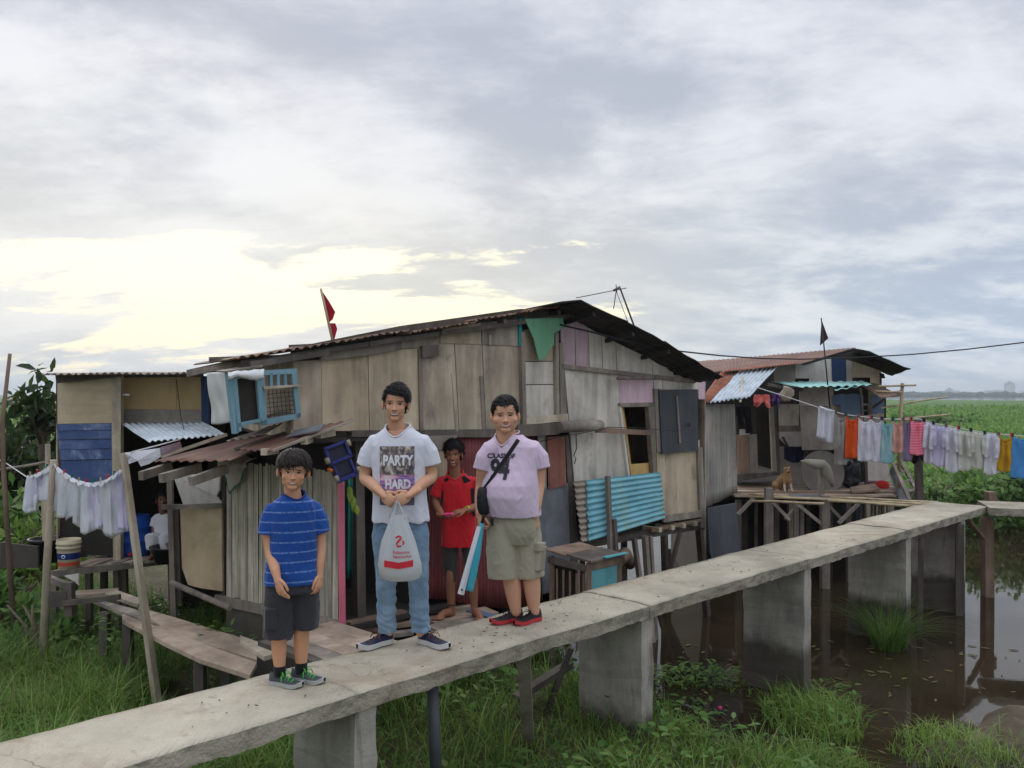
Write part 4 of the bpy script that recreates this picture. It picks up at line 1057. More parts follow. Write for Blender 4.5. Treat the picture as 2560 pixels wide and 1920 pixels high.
# towel with green hem over the bamboo wall
def towel(a, b):
    base = (BL + bd * (0.0 + 0.27 * a)) + bn * (0.035 + 0.04 * math.sin(min(1, b * 3) * 1.6))
    z = zt0 + 0.07 - 0.34 * b * (1 - abs(a - 0.45) * 1.35) - 0.03 * a
    return Vector((base.x, base.y, 0)) + UP * (z + 0.012 * math.sin(a * 14)) + bn * (0.016 * math.sin(a * 13 + b * 2) - 0.08 * (1 - min(1, b * 4)))
tw = thing('towel', towel(0.5, 1), 'crumpled grey towel with green hem over the bamboo wall', 'towel')
cloth('towel_grey', C(188, 186, 172), col2=C(160, 134, 128)); cloth('towel_green', C(48, 106, 88))
part('cloth', MB().grid(towel, 22, 14, thick=bn * 0.006), 'towel_grey', tw)
part('hem', MB().tube([towel(a / 20, 1.0) + bn * 0.004 for a in range(21)], 0.008, 6), 'towel_green', tw)
# blue toy car hung in the entrance
tc_ = P(850, 1150, 6.9)
toy = thing('toy_car', tc_ - UP * 0.17, 'blue plastic toy car hanging nose up in the dark entrance', 'toy car')
rt = Matrix.Rotation(R(-22), 3, 'Y') @ Matrix.Rotation(R(25), 3, 'Z')
def tb(c, s, rr=None): return (tc_ + rt @ Vector(c), s, rt if rr is None else rr)
b = MB(); b.box(*tb((0, 0.03, 0.0), (0.17, 0.10, 0.24))); b.box(*tb((0, 0.03, -0.13), (0.15, 0.09, 0.08)))
part('body', b, 'toy_dark', toy)
b = MB()
for x in (-0.085, 0.085): b.box(*tb((x, -0.035, 0.06), (0.022, 0.03, 0.13)))
b.box(*tb((0, -0.035, 0.125), (0.19, 0.03, 0.025))); b.box(*tb((0, -0.035, 0.0), (0.19, 0.03, 0.025)))
for x in (-0.07, 0.07): b.box(*tb((x, -0.03, -0.09), (0.02, 0.03, 0.12)))
b.box(*tb((0, -0.03, -0.15), (0.2, 0.03, 0.03)))
part('frame', b, 'toy_blue', toy)
for x, z in ((-0.105, 0.03), (0.105, 0.1), (-0.09, -0.13), (0.1, -0.13)):
    part('wheel', MB().tube([tc_ + rt @ Vector((x - 0.015, -0.04, z)), tc_ + rt @ Vector((x + 0.015, -0.04, z))], 0.027, 12), 'straw_mat', toy)
part('bumper', MB().tube([tc_ + rt @ Vector((-0.12, -0.01, -0.03)), tc_ + rt @ Vector((-0.09, -0.03, -0.06))], 0.014, 8), 'orange_plastic', toy)
lp = MB()
for i in range(7):
    a = P(872 + 3 * i, 1215 + 8 * i, 7.0)
    lp.grid(lambda s, q, a=a, i=i: a + Vector(((s - 0.5) * 0.05 * math.sin(math.pi * min(1, q + 0.08)) + 0.02 * math.cos(i * 2) * q, 0.02 * math.sin(i * 3) * q, -0.09 * q)), 2, 4, thick=(0, 0.003, 0))
solo('plastic_bag', lp, 'lime_plastic', 'lime green plastic bag hanging by the pink post', 'plastic bag')
# crate of old boards beside the footbridge
cr = thing('wooden_crate', D(1460, 1500, 7.75), 'low wooden cage box with turquoise end panel beside the footbridge', 'crate')
cx0, cx1 = D(1472, 1420, 7.55), D(1548, 1404, 7.55)
zt_ = 1.38; zb_ = 0.70
def cp(p, z, off=0): return Vector((p.x, p.y, z)) - NV * off
e0, e1 = cx0, cx1; wdir = -NV * 0.62
part('end_panel', MB().slab([cp(e0, zb_), cp(e1, zb_), cp(e1, zt_ - 0.09), cp(e0, zt_ - 0.09)], -NV * 0.015), 'turquoise_panel', cr)
part('rail', MB().slab([cp(e0, zt_ - 0.085) + NV * .01, cp(e1, zt_ - 0.085) + NV * .01, cp(e1, zt_ - 0.01) + NV * .01, cp(e0, zt_ - 0.01) + NV * .01], -NV * 0.03), 'timber_brown', cr)
for p in (e0, e1):
    part('leg', MB().beam(cp(p, 0.2) + NV * 0.0, cp(p, zt_ - 0.01), 0.05, 0.05), 'timber_brown', cr)
    part('leg', MB().beam(cp(p, 0.4, 0.48), cp(p, zt_ - 0.01, 0.48), 0.05, 0.05), 'timber_brown', cr)
part('lid', MB().slab([cp(e0, zt_) + NV * 0.05 - DV * 0.03, cp(e1, zt_) + NV * 0.05 + DV * 0.04, cp(e1, zt_ + 0.03, 0.26) + DV * 0.04, cp(e0, zt_ + 0.03, 0.26) - DV * 0.03], UP * 0.018), 'timber_dark', cr)
part('lid', MB().slab([cp(e0, zt_ + 0.02, 0.26) - DV * 0.05, cp(e1, zt_ + 0.02, 0.26) + DV * 0.03, cp(e1, zt_ + 0.05, 0.54) + DV * 0.03, cp(e0, zt_ + 0.05, 0.54) - DV * 0.05], UP * 0.018), 'timber_brown', cr)
part('strip', MB().beam(cp(e0.lerp(e1, 0.35), zt_ + 0.03) + NV * 0.06, cp(e1, zt_ + 0.03) + NV * 0.06 + DV * 0.04, 0.05, 0.012), 'turquoise_panel', cr)
for a in (0.12, 0.30, 0.48, 0.66, 0.84):
    q = cp(e0, 0.5, 0.48 * a); part('slat', MB().beam(q - DV * 0.01, cp(e0, zt_ - 0.12, 0.48 * a) - DV * 0.01, 0.035, 0.02), 'timber_brown', cr)
part('side_panel', MB().slab([cp(e0, 0.55, 0.2) + DV * 0.02, cp(e0, 0.55, 0.47) + DV * 0.02, cp(e0, zt_ - 0.05, 0.47) + DV * 0.02, cp(e0, zt_ - 0.05, 0.2) + DV * 0.02], DV * 0.01), 'dark_inside', cr)
part('rail', MB().beam(cp(e0, zt_ - 0.06, 0.0) - DV * 0.03, cp(e0, zt_ - 0.04, 0.5) - DV * 0.03, 0.03, 0.06), 'timber_dark', cr)
# tyre and black sheet leaning at the far end of the house
sb = solo('black_tarp_sheet', MB().slab([D(1769, 1270, HC - 0.4), D(1840, 1258, HC - 0.4), D(1852, 1390, HC - 0.5), D(1788, 1440, HC - 0.5), D(1776, 1380, HC - 0.5)], -NV * 0.02), 'black_sheet', 'black sheet hanging under the end of the patchwork house', 'sheet')

# ------------------------------------------------------------------ second house, on the right
rh = thing('tin_roof_house', P(2000, 1215, 15.3), 'shack with rusty tin roof and pale green awning behind the colourful laundry', 'house')
def ro(x): return 1700 + x / 3.687
def rv(y): return 780 + y / 3.687
def rq(name, px, m, y=15.3, th=0.02, parent=None, label=None):
    return part(name, MB().slab([P(ro(a), rv(b), y) for a, b in px], (0, th, 0)), m, parent or rh, label)
WY = 15.3
rq('panel', [(865, 490), (1060, 470), (1062, 645), (870, 645)], 'concrete_board')
rq('panel', [(1064, 480), (1235, 445), (1235, 612), (1066, 612)], 'white_board')
rq('panel', [(1237, 445), (1392, 420), (1402, 645), (1192, 645), (1192, 613), (1237, 613)], 'white_board')
rq('panel', [(1395, 425), (1530, 440), (1535, 640), (1404, 645)], 'navy_board')
rq('panel', [(1532, 440), (1588, 455), (1588, 650), (1536, 650)], 'concrete_board')
rq('panel', [(1590, 455), (1850, 540), (1850, 660), (1756, 655), (1756, 604), (1590, 604)], 'ply_tan')
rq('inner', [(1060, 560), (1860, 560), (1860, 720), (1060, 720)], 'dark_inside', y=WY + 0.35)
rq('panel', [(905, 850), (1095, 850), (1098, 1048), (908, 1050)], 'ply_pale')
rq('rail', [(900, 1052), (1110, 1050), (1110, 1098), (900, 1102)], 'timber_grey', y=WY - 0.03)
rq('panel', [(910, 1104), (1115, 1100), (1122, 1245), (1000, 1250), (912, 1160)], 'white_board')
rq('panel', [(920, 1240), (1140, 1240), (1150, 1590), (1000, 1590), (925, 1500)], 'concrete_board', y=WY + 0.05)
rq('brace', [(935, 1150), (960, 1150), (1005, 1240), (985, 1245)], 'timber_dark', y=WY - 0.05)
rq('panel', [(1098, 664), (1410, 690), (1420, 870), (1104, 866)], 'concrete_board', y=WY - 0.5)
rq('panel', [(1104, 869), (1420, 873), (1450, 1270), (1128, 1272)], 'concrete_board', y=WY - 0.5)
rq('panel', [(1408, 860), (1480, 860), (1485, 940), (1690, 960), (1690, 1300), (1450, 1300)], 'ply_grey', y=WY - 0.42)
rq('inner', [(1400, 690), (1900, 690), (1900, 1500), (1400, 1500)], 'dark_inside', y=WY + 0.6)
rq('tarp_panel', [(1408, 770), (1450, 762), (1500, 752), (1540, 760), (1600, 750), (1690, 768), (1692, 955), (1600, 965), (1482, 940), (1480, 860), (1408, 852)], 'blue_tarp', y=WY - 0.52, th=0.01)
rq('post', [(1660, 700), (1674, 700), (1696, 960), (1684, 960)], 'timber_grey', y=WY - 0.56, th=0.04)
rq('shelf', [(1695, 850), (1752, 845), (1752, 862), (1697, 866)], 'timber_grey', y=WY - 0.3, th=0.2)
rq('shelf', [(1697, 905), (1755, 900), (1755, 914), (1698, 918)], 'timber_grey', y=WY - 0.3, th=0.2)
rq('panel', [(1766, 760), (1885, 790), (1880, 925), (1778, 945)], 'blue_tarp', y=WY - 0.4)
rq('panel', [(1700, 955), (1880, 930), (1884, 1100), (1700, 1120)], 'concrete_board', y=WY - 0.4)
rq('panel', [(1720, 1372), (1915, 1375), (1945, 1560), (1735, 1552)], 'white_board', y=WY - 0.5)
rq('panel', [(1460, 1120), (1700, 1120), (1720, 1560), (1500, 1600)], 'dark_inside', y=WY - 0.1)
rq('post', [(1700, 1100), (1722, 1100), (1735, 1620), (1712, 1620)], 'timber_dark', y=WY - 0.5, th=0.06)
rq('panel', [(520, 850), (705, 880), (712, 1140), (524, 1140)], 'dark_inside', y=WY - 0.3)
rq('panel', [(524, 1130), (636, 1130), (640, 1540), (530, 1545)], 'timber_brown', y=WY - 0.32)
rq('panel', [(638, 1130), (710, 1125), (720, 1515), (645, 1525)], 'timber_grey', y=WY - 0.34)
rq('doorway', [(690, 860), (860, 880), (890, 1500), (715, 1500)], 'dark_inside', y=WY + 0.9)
rq('floor_plate', [(520, 1500), (920, 1470), (925, 1500), (520, 1565)], 'timber_dark', y=WY - 0.4, th=1.2)
rq('door_post', [(826, 870), (865, 870), (892, 1478), (852, 1478)], 'timber_grey', y=WY - 0.25, th=0.06)
rq('door_post', [(862, 860), (905, 855), (925, 1480), (900, 1480)], 'timber_dark', y=WY - 0.2, th=0.06)
rq('lintel', [(500, 800), (905, 760), (905, 872), (700, 890), (505, 868)], 'dark_inside', y=WY - 0.15)
# corrugated wall at its left end
part('corrugated_wall', corr(P(ro(180), rv(850), 13.4), P(ro(505), rv(850), 14.2), P(ro(530), rv(1660), 14.2), P(ro(190), rv(1830), 13.4), 13, 0.012, 'u', seed=21, ragged=0.02), 'galv_old', rh)
# roofs
part('roof', corr(P(ro(160), rv(455), 17.6), P(ro(1605), rv(330), 17.2), P(ro(1120), rv(478), 14.75), P(ro(300), rv(560), 14.9), 34, 0.008, 'u', seed=22, seg=4, ragged=0.012), 'rust_roof', rh)
part('roof', corr(P(ro(1590), rv(450), 17.4), P(ro(1960), rv(585), 17.4), P(ro(2130), rv(520), 14.3), P(ro(1612), rv(326), 14.3), 26, 0.010, 'v', seg=4, wob=0.05, seed=23), 'roof_black', rh)
part('roof', MB().slab([P(ro(1618), rv(328), 14.5), P(ro(1120), rv(476), 14.72), P(ro(1140), rv(484), 14.9), P(ro(1600), rv(345), 14.9)], UP * -0.02), 'roof_black', rh)
part('gable_board', MB().slab([P(ro(1060), rv(486), WY + 0.03), P(ro(1600), rv(345), WY + 0.03), P(ro(1870), rv(470), WY + 0.03), P(ro(1850), rv(560), WY + 0.03), P(ro(1400), rv(450), WY + 0.03)], (0, 0.02, 0)), 'dark_inside', rh)
part('eave_end', MB().slab([P(ro(1845), rv(560), 14.9), P(ro(1880), rv(570), 14.9), P(ro(1895), rv(610), 14.9), P(ro(1870), rv(612), 14.9)], (0, 0.05, 0)), 'roof_black', rh)
part('roof_strip', corr(P(ro(420), rv(530), 14.9), P(ro(1070), rv(458), 14.8), P(ro(1060), rv(474), 14.65), P(ro(400), rv(548), 14.65), 26, 0.01, 'u', seed=24), 'galv_rust', rh)
part('roof_sheet', corr(P(ro(380), rv(548), 14.9), P(ro(545), rv(542), 14.9), P(ro(300), rv(830), 13.5), P(ro(160), rv(845), 13.3), 6, 0.014, 'u', seed=25, ragged=0.02), 'galv_rust', rh)
part('roof_sheet', corr(P(ro(530), rv(548), 14.85), P(ro(905), rv(500), 14.85), P(ro(640), rv(785), 13.4), P(ro(275), rv(832), 13.4), 9, 0.016, 'u', seed=26, ragged=0.02), 'galv', rh)
part('stick', MB().beam(P(ro(578), rv(600), 14.3), P(ro(556), rv(830), 13.35), 0.03, 0.02), 'timber_pale', rh)
part('awning', corr(P(ro(845), rv(642), 15.0), P(ro(1690), rv(636), 15.0), P(ro(1775), rv(672), 13.9), P(ro(1110), rv(692), 13.9), 9, 0.012, 'u', seed=27), 'teal_sheet', rh)
part('awning', corr(P(ro(1430), rv(640), 14.9), P(ro(1700), rv(642), 14.9), P(ro(1772), rv(668), 13.95), P(ro(1425), rv(716), 13.8), 4, 0.012, 'u', seed=28), 'teal_sheet', rh)
part('awning', MB().slab([P(ro(1680), rv(690), 14.9), P(ro(1850), rv(690), 14.9), P(ro(2010), rv(768), 14.1), P(ro(1855), rv(800), 14.0)], UP * 0.02), 'timber_brown', rh)
part('brace', MB().beam(P(ro(1780), rv(880), 14.8), P(ro(1890), rv(800), 14.1), 0.03, 0.03), 'timber_dark', rh)
for a in (860, 1000, 1040):
    part('rafter', MB().beam(P(ro(a - 40), rv(668 + (a - 860) * 0.12), 13.9), P(ro(a + 80), rv(700 + (a - 860) * 0.1), 14.6), 0.05, 0.05), 'timber_dark', rh)
part('side_wall', MB().slab([P(ro(1850), rv(560), WY), P(ro(1850), rv(1300), WY), P(ro(1850), rv(1300), WY) + Vector((0.2, 3, 0)), P(ro(1850), rv(560), WY) + Vector((0.2, 3, 0))], (-0.02, 0, 0)), 'ply_grey', rh)
part('back_wall', MB().slab([Vector((3.2, 18.3, 0.3)), Vector((6.9, 18.3, 0.3)), Vector((6.9, 18.3, 3.7)), Vector((3.2, 18.3, 3.6))], (0, 0.02, 0)), 'dark_inside', rh)
part('floor', MB().slab([Vector((3.4, 14.6, 1.36)), Vector((6.9, 14.6, 1.36)), Vector((6.9, 18.2, 1.36)), Vector((3.4, 18.2, 1.36))], (0, 0, -0.05)), 'timber_dark', rh)

# ------------------------------------------------------------------ deck with bamboo poles in front of it
dk = thing('deck', P(2050, 1245, 13.6), 'timber deck on braced stilts where the dog sits', 'deck')
DZ = 1.38
pA, pB = P(1830, 1238, 0), None
d0, d1 = H(1832, 1236, DZ), H(2000, 1247, DZ)
nbd = 9
for i in range(nbd):
    a = i / nbd
    y0 = 13.75 + a * 1.9; x0 = P(1838, 1236, y0).x; x1 = P(2240, 1236, y0).x
    part('plank', MB().box(((x0 + x1) / 2, y0 + 0.1, DZ - 0.015 + rnd(-0.006, 0.006)), (x1 - x0, 0.195, 0.03)), 'timber_brown' if i % 3 else 'deck_plank', dk)
for i, (ua, va, ub, vb, dy) in enumerate(((1872, 1242, 2350, 1258, 0.0), (1872, 1236, 2060, 1246, 0.12), (2068, 1244, 2345, 1253, 0.10), (2070, 1252, 2300, 1263, -0.05), (1878, 1250, 2060, 1256, -0.03))):
    a, b = H(ua, va, DZ + 0.01), H(ub, vb, DZ + 0.0)
    a.z -= 0.02 * (i == 4) ; b.z -= 0.02
    part('bamboo_pole', MB().tube([a, a.lerp(b, 0.33) + UP * 0.01, a.lerp(b, 0.66), b], 0.022, 8), 'bamboo_pole', dk)
part('mat', MB().slab([H(1970, 1237, DZ + 0.012), H(2052, 1238, DZ + 0.012), H(2060, 1246, DZ + 0.012), H(1985, 1243, DZ + 0.012)], UP * 0.012), 'tin_dark', dk)
def stilt(u, vtop, y, w, m='timber_grey', zb=-0.4, dxb=0.0, nm='stilt'):
    p = P(u, vtop, y); part(nm, MB().beam(Vector((p.x + dxb, p.y, zb)), p, w, w), m, dk)
stilt(1922, 1220, 13.3, 0.115, 'timber_grey')
stilt(2062, 1238, 13.3, 0.12, 'timber_grey'); stilt(1846, 1250, 13.9, 0.08, 'timber_dark')
stilt(1990, 1252, 13.5, 0.07); stilt(2004, 1252, 13.6, 0.06); stilt(1978, 1252, 13.7, 0.05, 'timber_pale')
stilt(2120, 1252, 13.8, 0.08, 'timber_dark'); stilt(2170, 1256, 13.6, 0.05); stilt(2227, 1256, 13.1, 0.07, 'timber_grey')
for k in range(10):
    stilt(2150 + k * 8 + rnd(-2, 2), 1262, 14.6, 0.03, random.choice(['timber_grey', 'timber_brown', 'timber_pale']), nm='bamboo_strip')
for k in range(9):
    stilt(1860 + k * 27 + rnd(-4, 4), 1250, 15.0 + rnd(0, 1.5), rnd(0.04, 0.09), random.choice(['timber_dark', 'timber_grey', 'timber_brown']))
for (a, b) in (((1885, 1244, 13.4), (1845, 1286, 13.4)), ((1932, 1256, 13.25), (1974, 1300, 13.25)), ((1988, 1256, 13.3), (2066, 1320, 13.3)), ((2148, 1258, 13.25), (2096, 1308, 13.25)), ((2000, 1256, 13.6), (1964, 1300, 13.5)), ((2075, 1268, 13.5), (2106, 1300, 13.5))):
    part('brace', MB().beam(P(*a), P(*b), 0.05, 0.05), 'timber_grey', dk)
part('sheet', MB().slab([P(2140, 1265, 14.9), P(2165, 1262, 14.9), P(2168, 1340, 14.9), P(2140, 1340, 14.9)], (0, 0.02, 0)), 'blue_tarp', dk)
part('back_boarding', MB().slab([Vector((3.0, 16.2, -0.3)), Vector((7.2, 16.2, -0.3)), Vector((7.2, 16.2, 1.3)), Vector((3.0, 16.2, 1.3))], (0, 0.03, 0)), 'dark_inside', dk)
part('side_boarding', MB().slab([Vector((2.75, 12.2, -0.3)), Vector((3.0, 16.2, -0.3)), Vector((3.0, 16.2, 1.3)), Vector((2.75, 12.2, 1.3))], (0.02, 0, 0)), 'dark_inside', dk)
# ladder, poles and frame at its right end
ld = thing('ladder', P(2260, 1250, 13.6), 'old wooden ladder leaning at the right end of the tin roof shack', 'ladder')
for a, b in (((2228, 1150, 14.4), (2274, 1250, 13.4)), ((2245, 1140, 14.8), (2300, 1244, 13.8))):
    part('rail', MB().beam(P(*a), P(*b), 0.05, 0.05), 'timber_grey', ld)
for k in range(4):
    f = 0.15 + 0.22 * k
    part('rung', MB().beam(P(2228, 1150, 14.4).lerp(P(2274, 1250, 13.4), f), P(2245, 1140, 14.8).lerp(P(2300, 1244, 13.8), f), 0.03, 0.03), 'timber_grey', ld)
hs = solo('plywood_ramp', MB().slab([P(2232, 1160, 14.9), P(2280, 1252, 13.9), P(2250, 1256, 13.9), P(2222, 1180, 14.9)], (0.02, 0.04, 0)), 'tin_dark', 'dark sheet standing behind the ladder', 'sheet')
pp = thing('pole_rack', P(2255, 1250, 14.3), 'crooked bamboo pole rack with crossbars at the edge of the field', 'pole rack')
part('upright', MB().tube([P(2247, 1250, 14.3), P(2250, 1080, 14.3), P(2256, 958, 14.3)], [0.035, 0.032, 0.028], 8), 'bamboo_pole', pp)
part('crossbar', MB().tube([P(2195, 966, 14.3), P(2290, 963, 14.25)], 0.016, 8), 'bamboo_pole', pp)
part('crossbar', MB().tube([P(2190, 978, 14.2), P(2255, 980, 14.2)], 0.014, 8), 'bamboo_pole', pp)
part('crossbar', MB().tube([P(2205, 1020, 14.2), P(2300, 1002, 15.2), P(2370, 992, 16)], 0.016, 8), 'bamboo_pole', pp)
part('crossbar', MB().tube([P(2200, 1052, 14.2), P(2300, 1043, 14.2), P(2375, 1036, 14.3)], 0.014, 8), 'bamboo_pole', pp)
bundle = MB()
for k in range(16):
    a = P(2196 + rnd(-6, 10), 972 + rnd(0, 22), 14.4 + rnd(-.1, .1)); bundle.tube([a, P(2248 + rnd(-8, 10), 978 + rnd(-4, 14), 14.3)], 0.007, 5)
part('brushwood', bundle, 'timber_brown', pp)
lpst = solo('laundry_post', MB().beam(P(2299, 1253, 13.4), P(2293, 1049, 13.4), 0.10, 0.10, taper=0.85), 'timber_dark', 'square timber post carrying the laundry line beside the footbridge bend', 'post')
solo('post_stub', MB().beam(P(2477, 1262, 13.9), P(2475, 1229, 13.9), 0.15, 0.12), 'timber_brown', 'short post stub showing over the far edge of the footbridge', 'post')

# round grey disc leaning on the deck, sack over a stump, dark cloth, curtain, bundle
weathered('disc_grey', [C(96, 92, 86), C(122, 117, 109), C(140, 134, 126)], streak=(3, 3, 2), stain_amt=0.55, gain=1.0)
q = Matrix.Rotation(R(80), 3, 'X') @ Matrix.Rotation(R(0), 3, 'Y')
dc = P(2056, 1181, 14.55)
solo('round_table_top', MB().lathe(dc, [(0, -0.02), (0.365, -0.02), (0.372, 0.0), (0.365, 0.02), (0, 0.02)], 48, axis=q, smooth=False), 'disc_grey', 'big round grey disc leaning behind the sack on the deck', 'disc')
st = P(2055, 1245, 13.75)
solo('stump', MB().tube([Vector((st.x, st.y, 0.6)), Vector((st.x + 0.01, st.y, 1.1)), Vector((st.x - 0.02, st.y, 1.5)), Vector((st.x, st.y, 1.95))], [0.06, 0.055, 0.05, 0.045], 10), 'timber_grey', 'knobbly post under the draped sack', 'post')
sk = MB()
pth = [(2002, 1152, 13.7), (2020, 1155, 13.62), (2040, 1161, 13.6), (2056, 1161, 13.62), (2064, 1170, 13.62), (2070, 1186, 13.6), (2078, 1203, 13.6), (2082, 1216, 13.62)]
sk.tube([P(*p) for p in pth], [0.015, 0.065, 0.10, 0.095, 0.10, 0.095, 0.06, 0.03], 14, flat=0.8)
plain('sack_weave', C(150, 146, 132), 0.8, var=0.15, scale=14, bump=0.5)
solo('sack', sk, 'sack_weave', 'pale woven sack folded over the post on the deck', 'sack')
cloth('navy_cloth', C(24, 28, 52)); cloth('pink_curtain', C(190, 110, 150)); cloth('red_cloth', C(186, 44, 40)); cloth('coral_cloth', C(206, 106, 100)); cloth('purple_cloth', C(84, 50, 110))
def drape(u0, v0, u1, v1, y, waves=2, amp=0.03, bot=None, seed=0, nu=16, nv=14):
    def fn(a, b):
        u = u0 + (u1 - u0) * a; v = v0 + (v1 - v0) * b * (bot(a) if bot else 1)
        return P(u, v, y + amp * math.sin(a * waves * 6.28 + seed) * (0.3 + 0.7 * b) + 0.02 * noise.noise(Vector((a * 3, b * 3, seed))))
    return MB().grid(fn, nu, nv, thick=(0, 0.004, 0))
solo('dark_cloth', drape(ro(960), rv(1240), ro(1150), rv(1390), WY - 0.25, 2, 0.04, lambda a: 0.75 + 0.25 * math.sin(a * 3.0)), 'navy_cloth', 'dark navy cloth hanging on the pale board beside the dog', 'cloth')
solo('curtain', drape(ro(1725), rv(1562), ro(1930), rv(1690), WY - 0.4, 3, 0.05), 'pink_curtain', 'pink curtain under the white board of the tin roof shack', 'curtain')
rbm = MB().ell(P(ro(1860), rv(1605), WY - 0.55), (0.13, 0.08, 0.10), nu=18, nv=12)
solo('cloth_bundle', rbm, 'red_cloth', 'round red bundle hanging before the pink curtain', 'bundle')
def crumple(mb, amt, f, seed=0):
    mb.v = [tuple(Vector(p) + Vector((fbm((p[0] * f, p[1] * f, p[2] * f + seed)), fbm((p[0] * f + 9, p[1] * f, p[2] * f + seed)), fbm((p[0] * f, p[1] * f + 9, p[2] * f + seed)))) * amt) for p in mb.v]
    return mb
solo('shirt', crumple(drape(ro(682), rv(765), ro(830), rv(885), 13.5, 2, 0.04, lambda a: 0.8 + 0.2 * math.sin(a * 9)), 0.03, 9), 'coral_cloth', 'coral shirt hung under the tin roof edge above the shack door', 'shirt')
solo('cloth_scrap', crumple(drape(ro(835), rv(750), ro(915), rv(880), 13.6, 2, 0.04, lambda a: 0.75 + 0.25 * math.sin(a * 8)), 0.04, 9, 4), 'purple_cloth', 'purple patterned garment beside the coral shirt', 'garment')
solo('bag_bundle', crumple(MB().ell(P(ro(985), rv(755), 13.6), (0.13, 0.10, 0.09), Matrix.Rotation(R(-30), 3, 'Y'), 18, 12), 0.05, 7, 2), 'straw_mat', 'grey cloth bundle stuck under the awning of the tin roof shack', 'bundle')
pant = MB()
for x0, x1, yb in ((515, 575, 1080), (580, 650, 1120)):
    pant.grid(lambda a, b, x0=x0, x1=x1, yb=yb: P(ro(x0 + (x1 - x0) * a + 25 * b), rv(870 + (yb - 870) * b), WY - 0.75 + 0.03 * math.sin(a * 5)), 8, 10, thick=(0, 0.01, 0))
pant.grid(lambda a, b: P(ro(515 + 120 * a), rv(868 + 90 * b), WY - 0.75 + 0.03 * math.sin(a * 5)), 8, 6, thick=(0, 0.012, 0))
cloth('black_cloth', C(30, 28, 32))
solo('trousers', pant, 'black_cloth', 'black trousers hung beside the dark doorway of the tin roof shack', 'trousers')
rq('pale_board', [(555, 985), (630, 980), (640, 1130), (552, 1135)], 'white_board', y=WY - 0.5)
solo('dark_bags', crumple(MB().ell(P(2128, 1196, 14.9), (0.16, 0.14, 0.28), nu=20, nv=14), 0.12, 6, 1), 'black_plastic', 'heap of black bags at the right end of the deck', 'bags')
solo('shore_planks', MB().slab([P(2125, 1222, 14.2), P(2185, 1212, 14.4), P(2200, 1226, 14.0), P(2130, 1236, 13.9)], UP * 0.03), 'timber_brown', 'loose planks lying at the right end of the deck', 'planks')
# dome of a tank behind the big roof
solo('water_tank', MB().lathe(P(1776, 935, 18.5), [(0.45, -2.2), (0.45, 0.1), (0.42, 0.2), (0.30, 0.27), (0.0, 0.30)], 32), 'black_plastic', 'black dome of a water tank above the rusty roof', 'water tank')

# ------------------------------------------------------------------ flags, aerial, wires, poles
def flag(name, base, top, pts, m, label, r=0.012, th=(0, 0.006, 0)):
    f = thing(name, base, label, 'flag')
    part('pole', MB().tube([base, top], [r * 1.2, r], 7), 'bamboo_pole' if name == 'red_flag' else 'wire_black', f)
    for q in pts: part('cloth', MB().slab(q, th), m, f)
    return f
cloth('flag_red', C(176, 44, 62), transl=0.35); cloth('flag_dark', C(70, 40, 42), transl=0.1)
FY = 8.2
flag('red_flag', P(838, 880, FY), P(802, 722, FY), [[P(804, 726, FY), P(822, 752, FY + 0.05), P(838, 780, FY + 0.02), P(832, 798, FY), P(824, 805, FY), P(820, 795, FY)],
     [P(824, 808, FY), P(838, 808, FY + 0.04), P(843, 822, FY + 0.03), P(836, 848, FY), P(846, 855, FY + 0.03), P(838, 862, FY), P(832, 860, FY)]], 'flag_red', 'torn red pennant on a leaning pole above the patchwork house roof')
FY = 14.0
flag('dark_flag', P(2075, 1020, FY), P(2053, 795, FY), [[P(2054, 799, FY), P(2071, 846, FY + 0.1), P(2050, 864, FY + 0.03)]], 'flag_dark', 'dark maroon pennant on a thin rod before the tin roof shack', r=0.010)
an = thing('tv_aerial', P(1590, 826, 10.3), 'thin wire television aerial on the black roof of the patchwork house', 'aerial')
AY = 10.2
part('mast', MB().tube([P(1590, 828, AY), P(1550, 720, AY)], 0.011, 6), 'iron', an)
part('stay', MB().tube([P(1574, 816, AY), P(1540, 726, AY)], 0.004, 5), 'wire_black', an)
part('stay', MB().tube([P(1534, 772, AY), P(1541, 724, AY)], 0.006, 5), 'iron', an)
part('boom', MB().tube([P(1535, 726, AY - 0.1), P(1549, 718, AY + 0.1)], 0.014, 6), 'iron', an)
part('element', MB().tube([P(1440, 745, AY - 0.1), P(1566, 720, AY)], 0.005, 5), 'iron', an)
part('element', MB().tube([P(1540, 712, AY), P(1542, 730, AY)], 0.006, 5), 'iron', an)
wr = [(1400, 812, 9.0), (1480, 830, 9.2), (1560, 852, 9.6), (1690, 877, 10.8), (1800, 889, 12), (1900, 896, 13), (2000, 898, 13.5), (2140, 894, 14), (2280, 886, 14), (2420, 873, 14), (2560, 856, 14), (2800, 822, 14)]
solo('power_cable', MB().tube([P(*p) for p in wr], 0.011, 6), 'wire_black', 'black cable strung from the house roof across to the upper right', 'cable')
bx_ = solo('dangling_wire', MB().tube([P(1440, 1085, 8.1), P(1442, 1120, 8.1), P(1434, 1140, 8.1), P(1440, 1145, 8.1), P(1436, 1160, 8.1)], 0.005, 5), 'wire_black', 'black wire dangling from the pole on the house front', 'wire')
solo('house_cable', MB().tube([P(1350, 1104, 8.3), P(1400, 1092, 8.3), P(1470, 1080, 8.3), P(1520, 1068, 8.6), P(1600, 1070, 9.6), P(1690, 1078, 10.2), P(1745, 1066, 10.9)], 0.004, 5), 'wire_black', 'thin cable slung along the front of the patchwork house', 'cable')
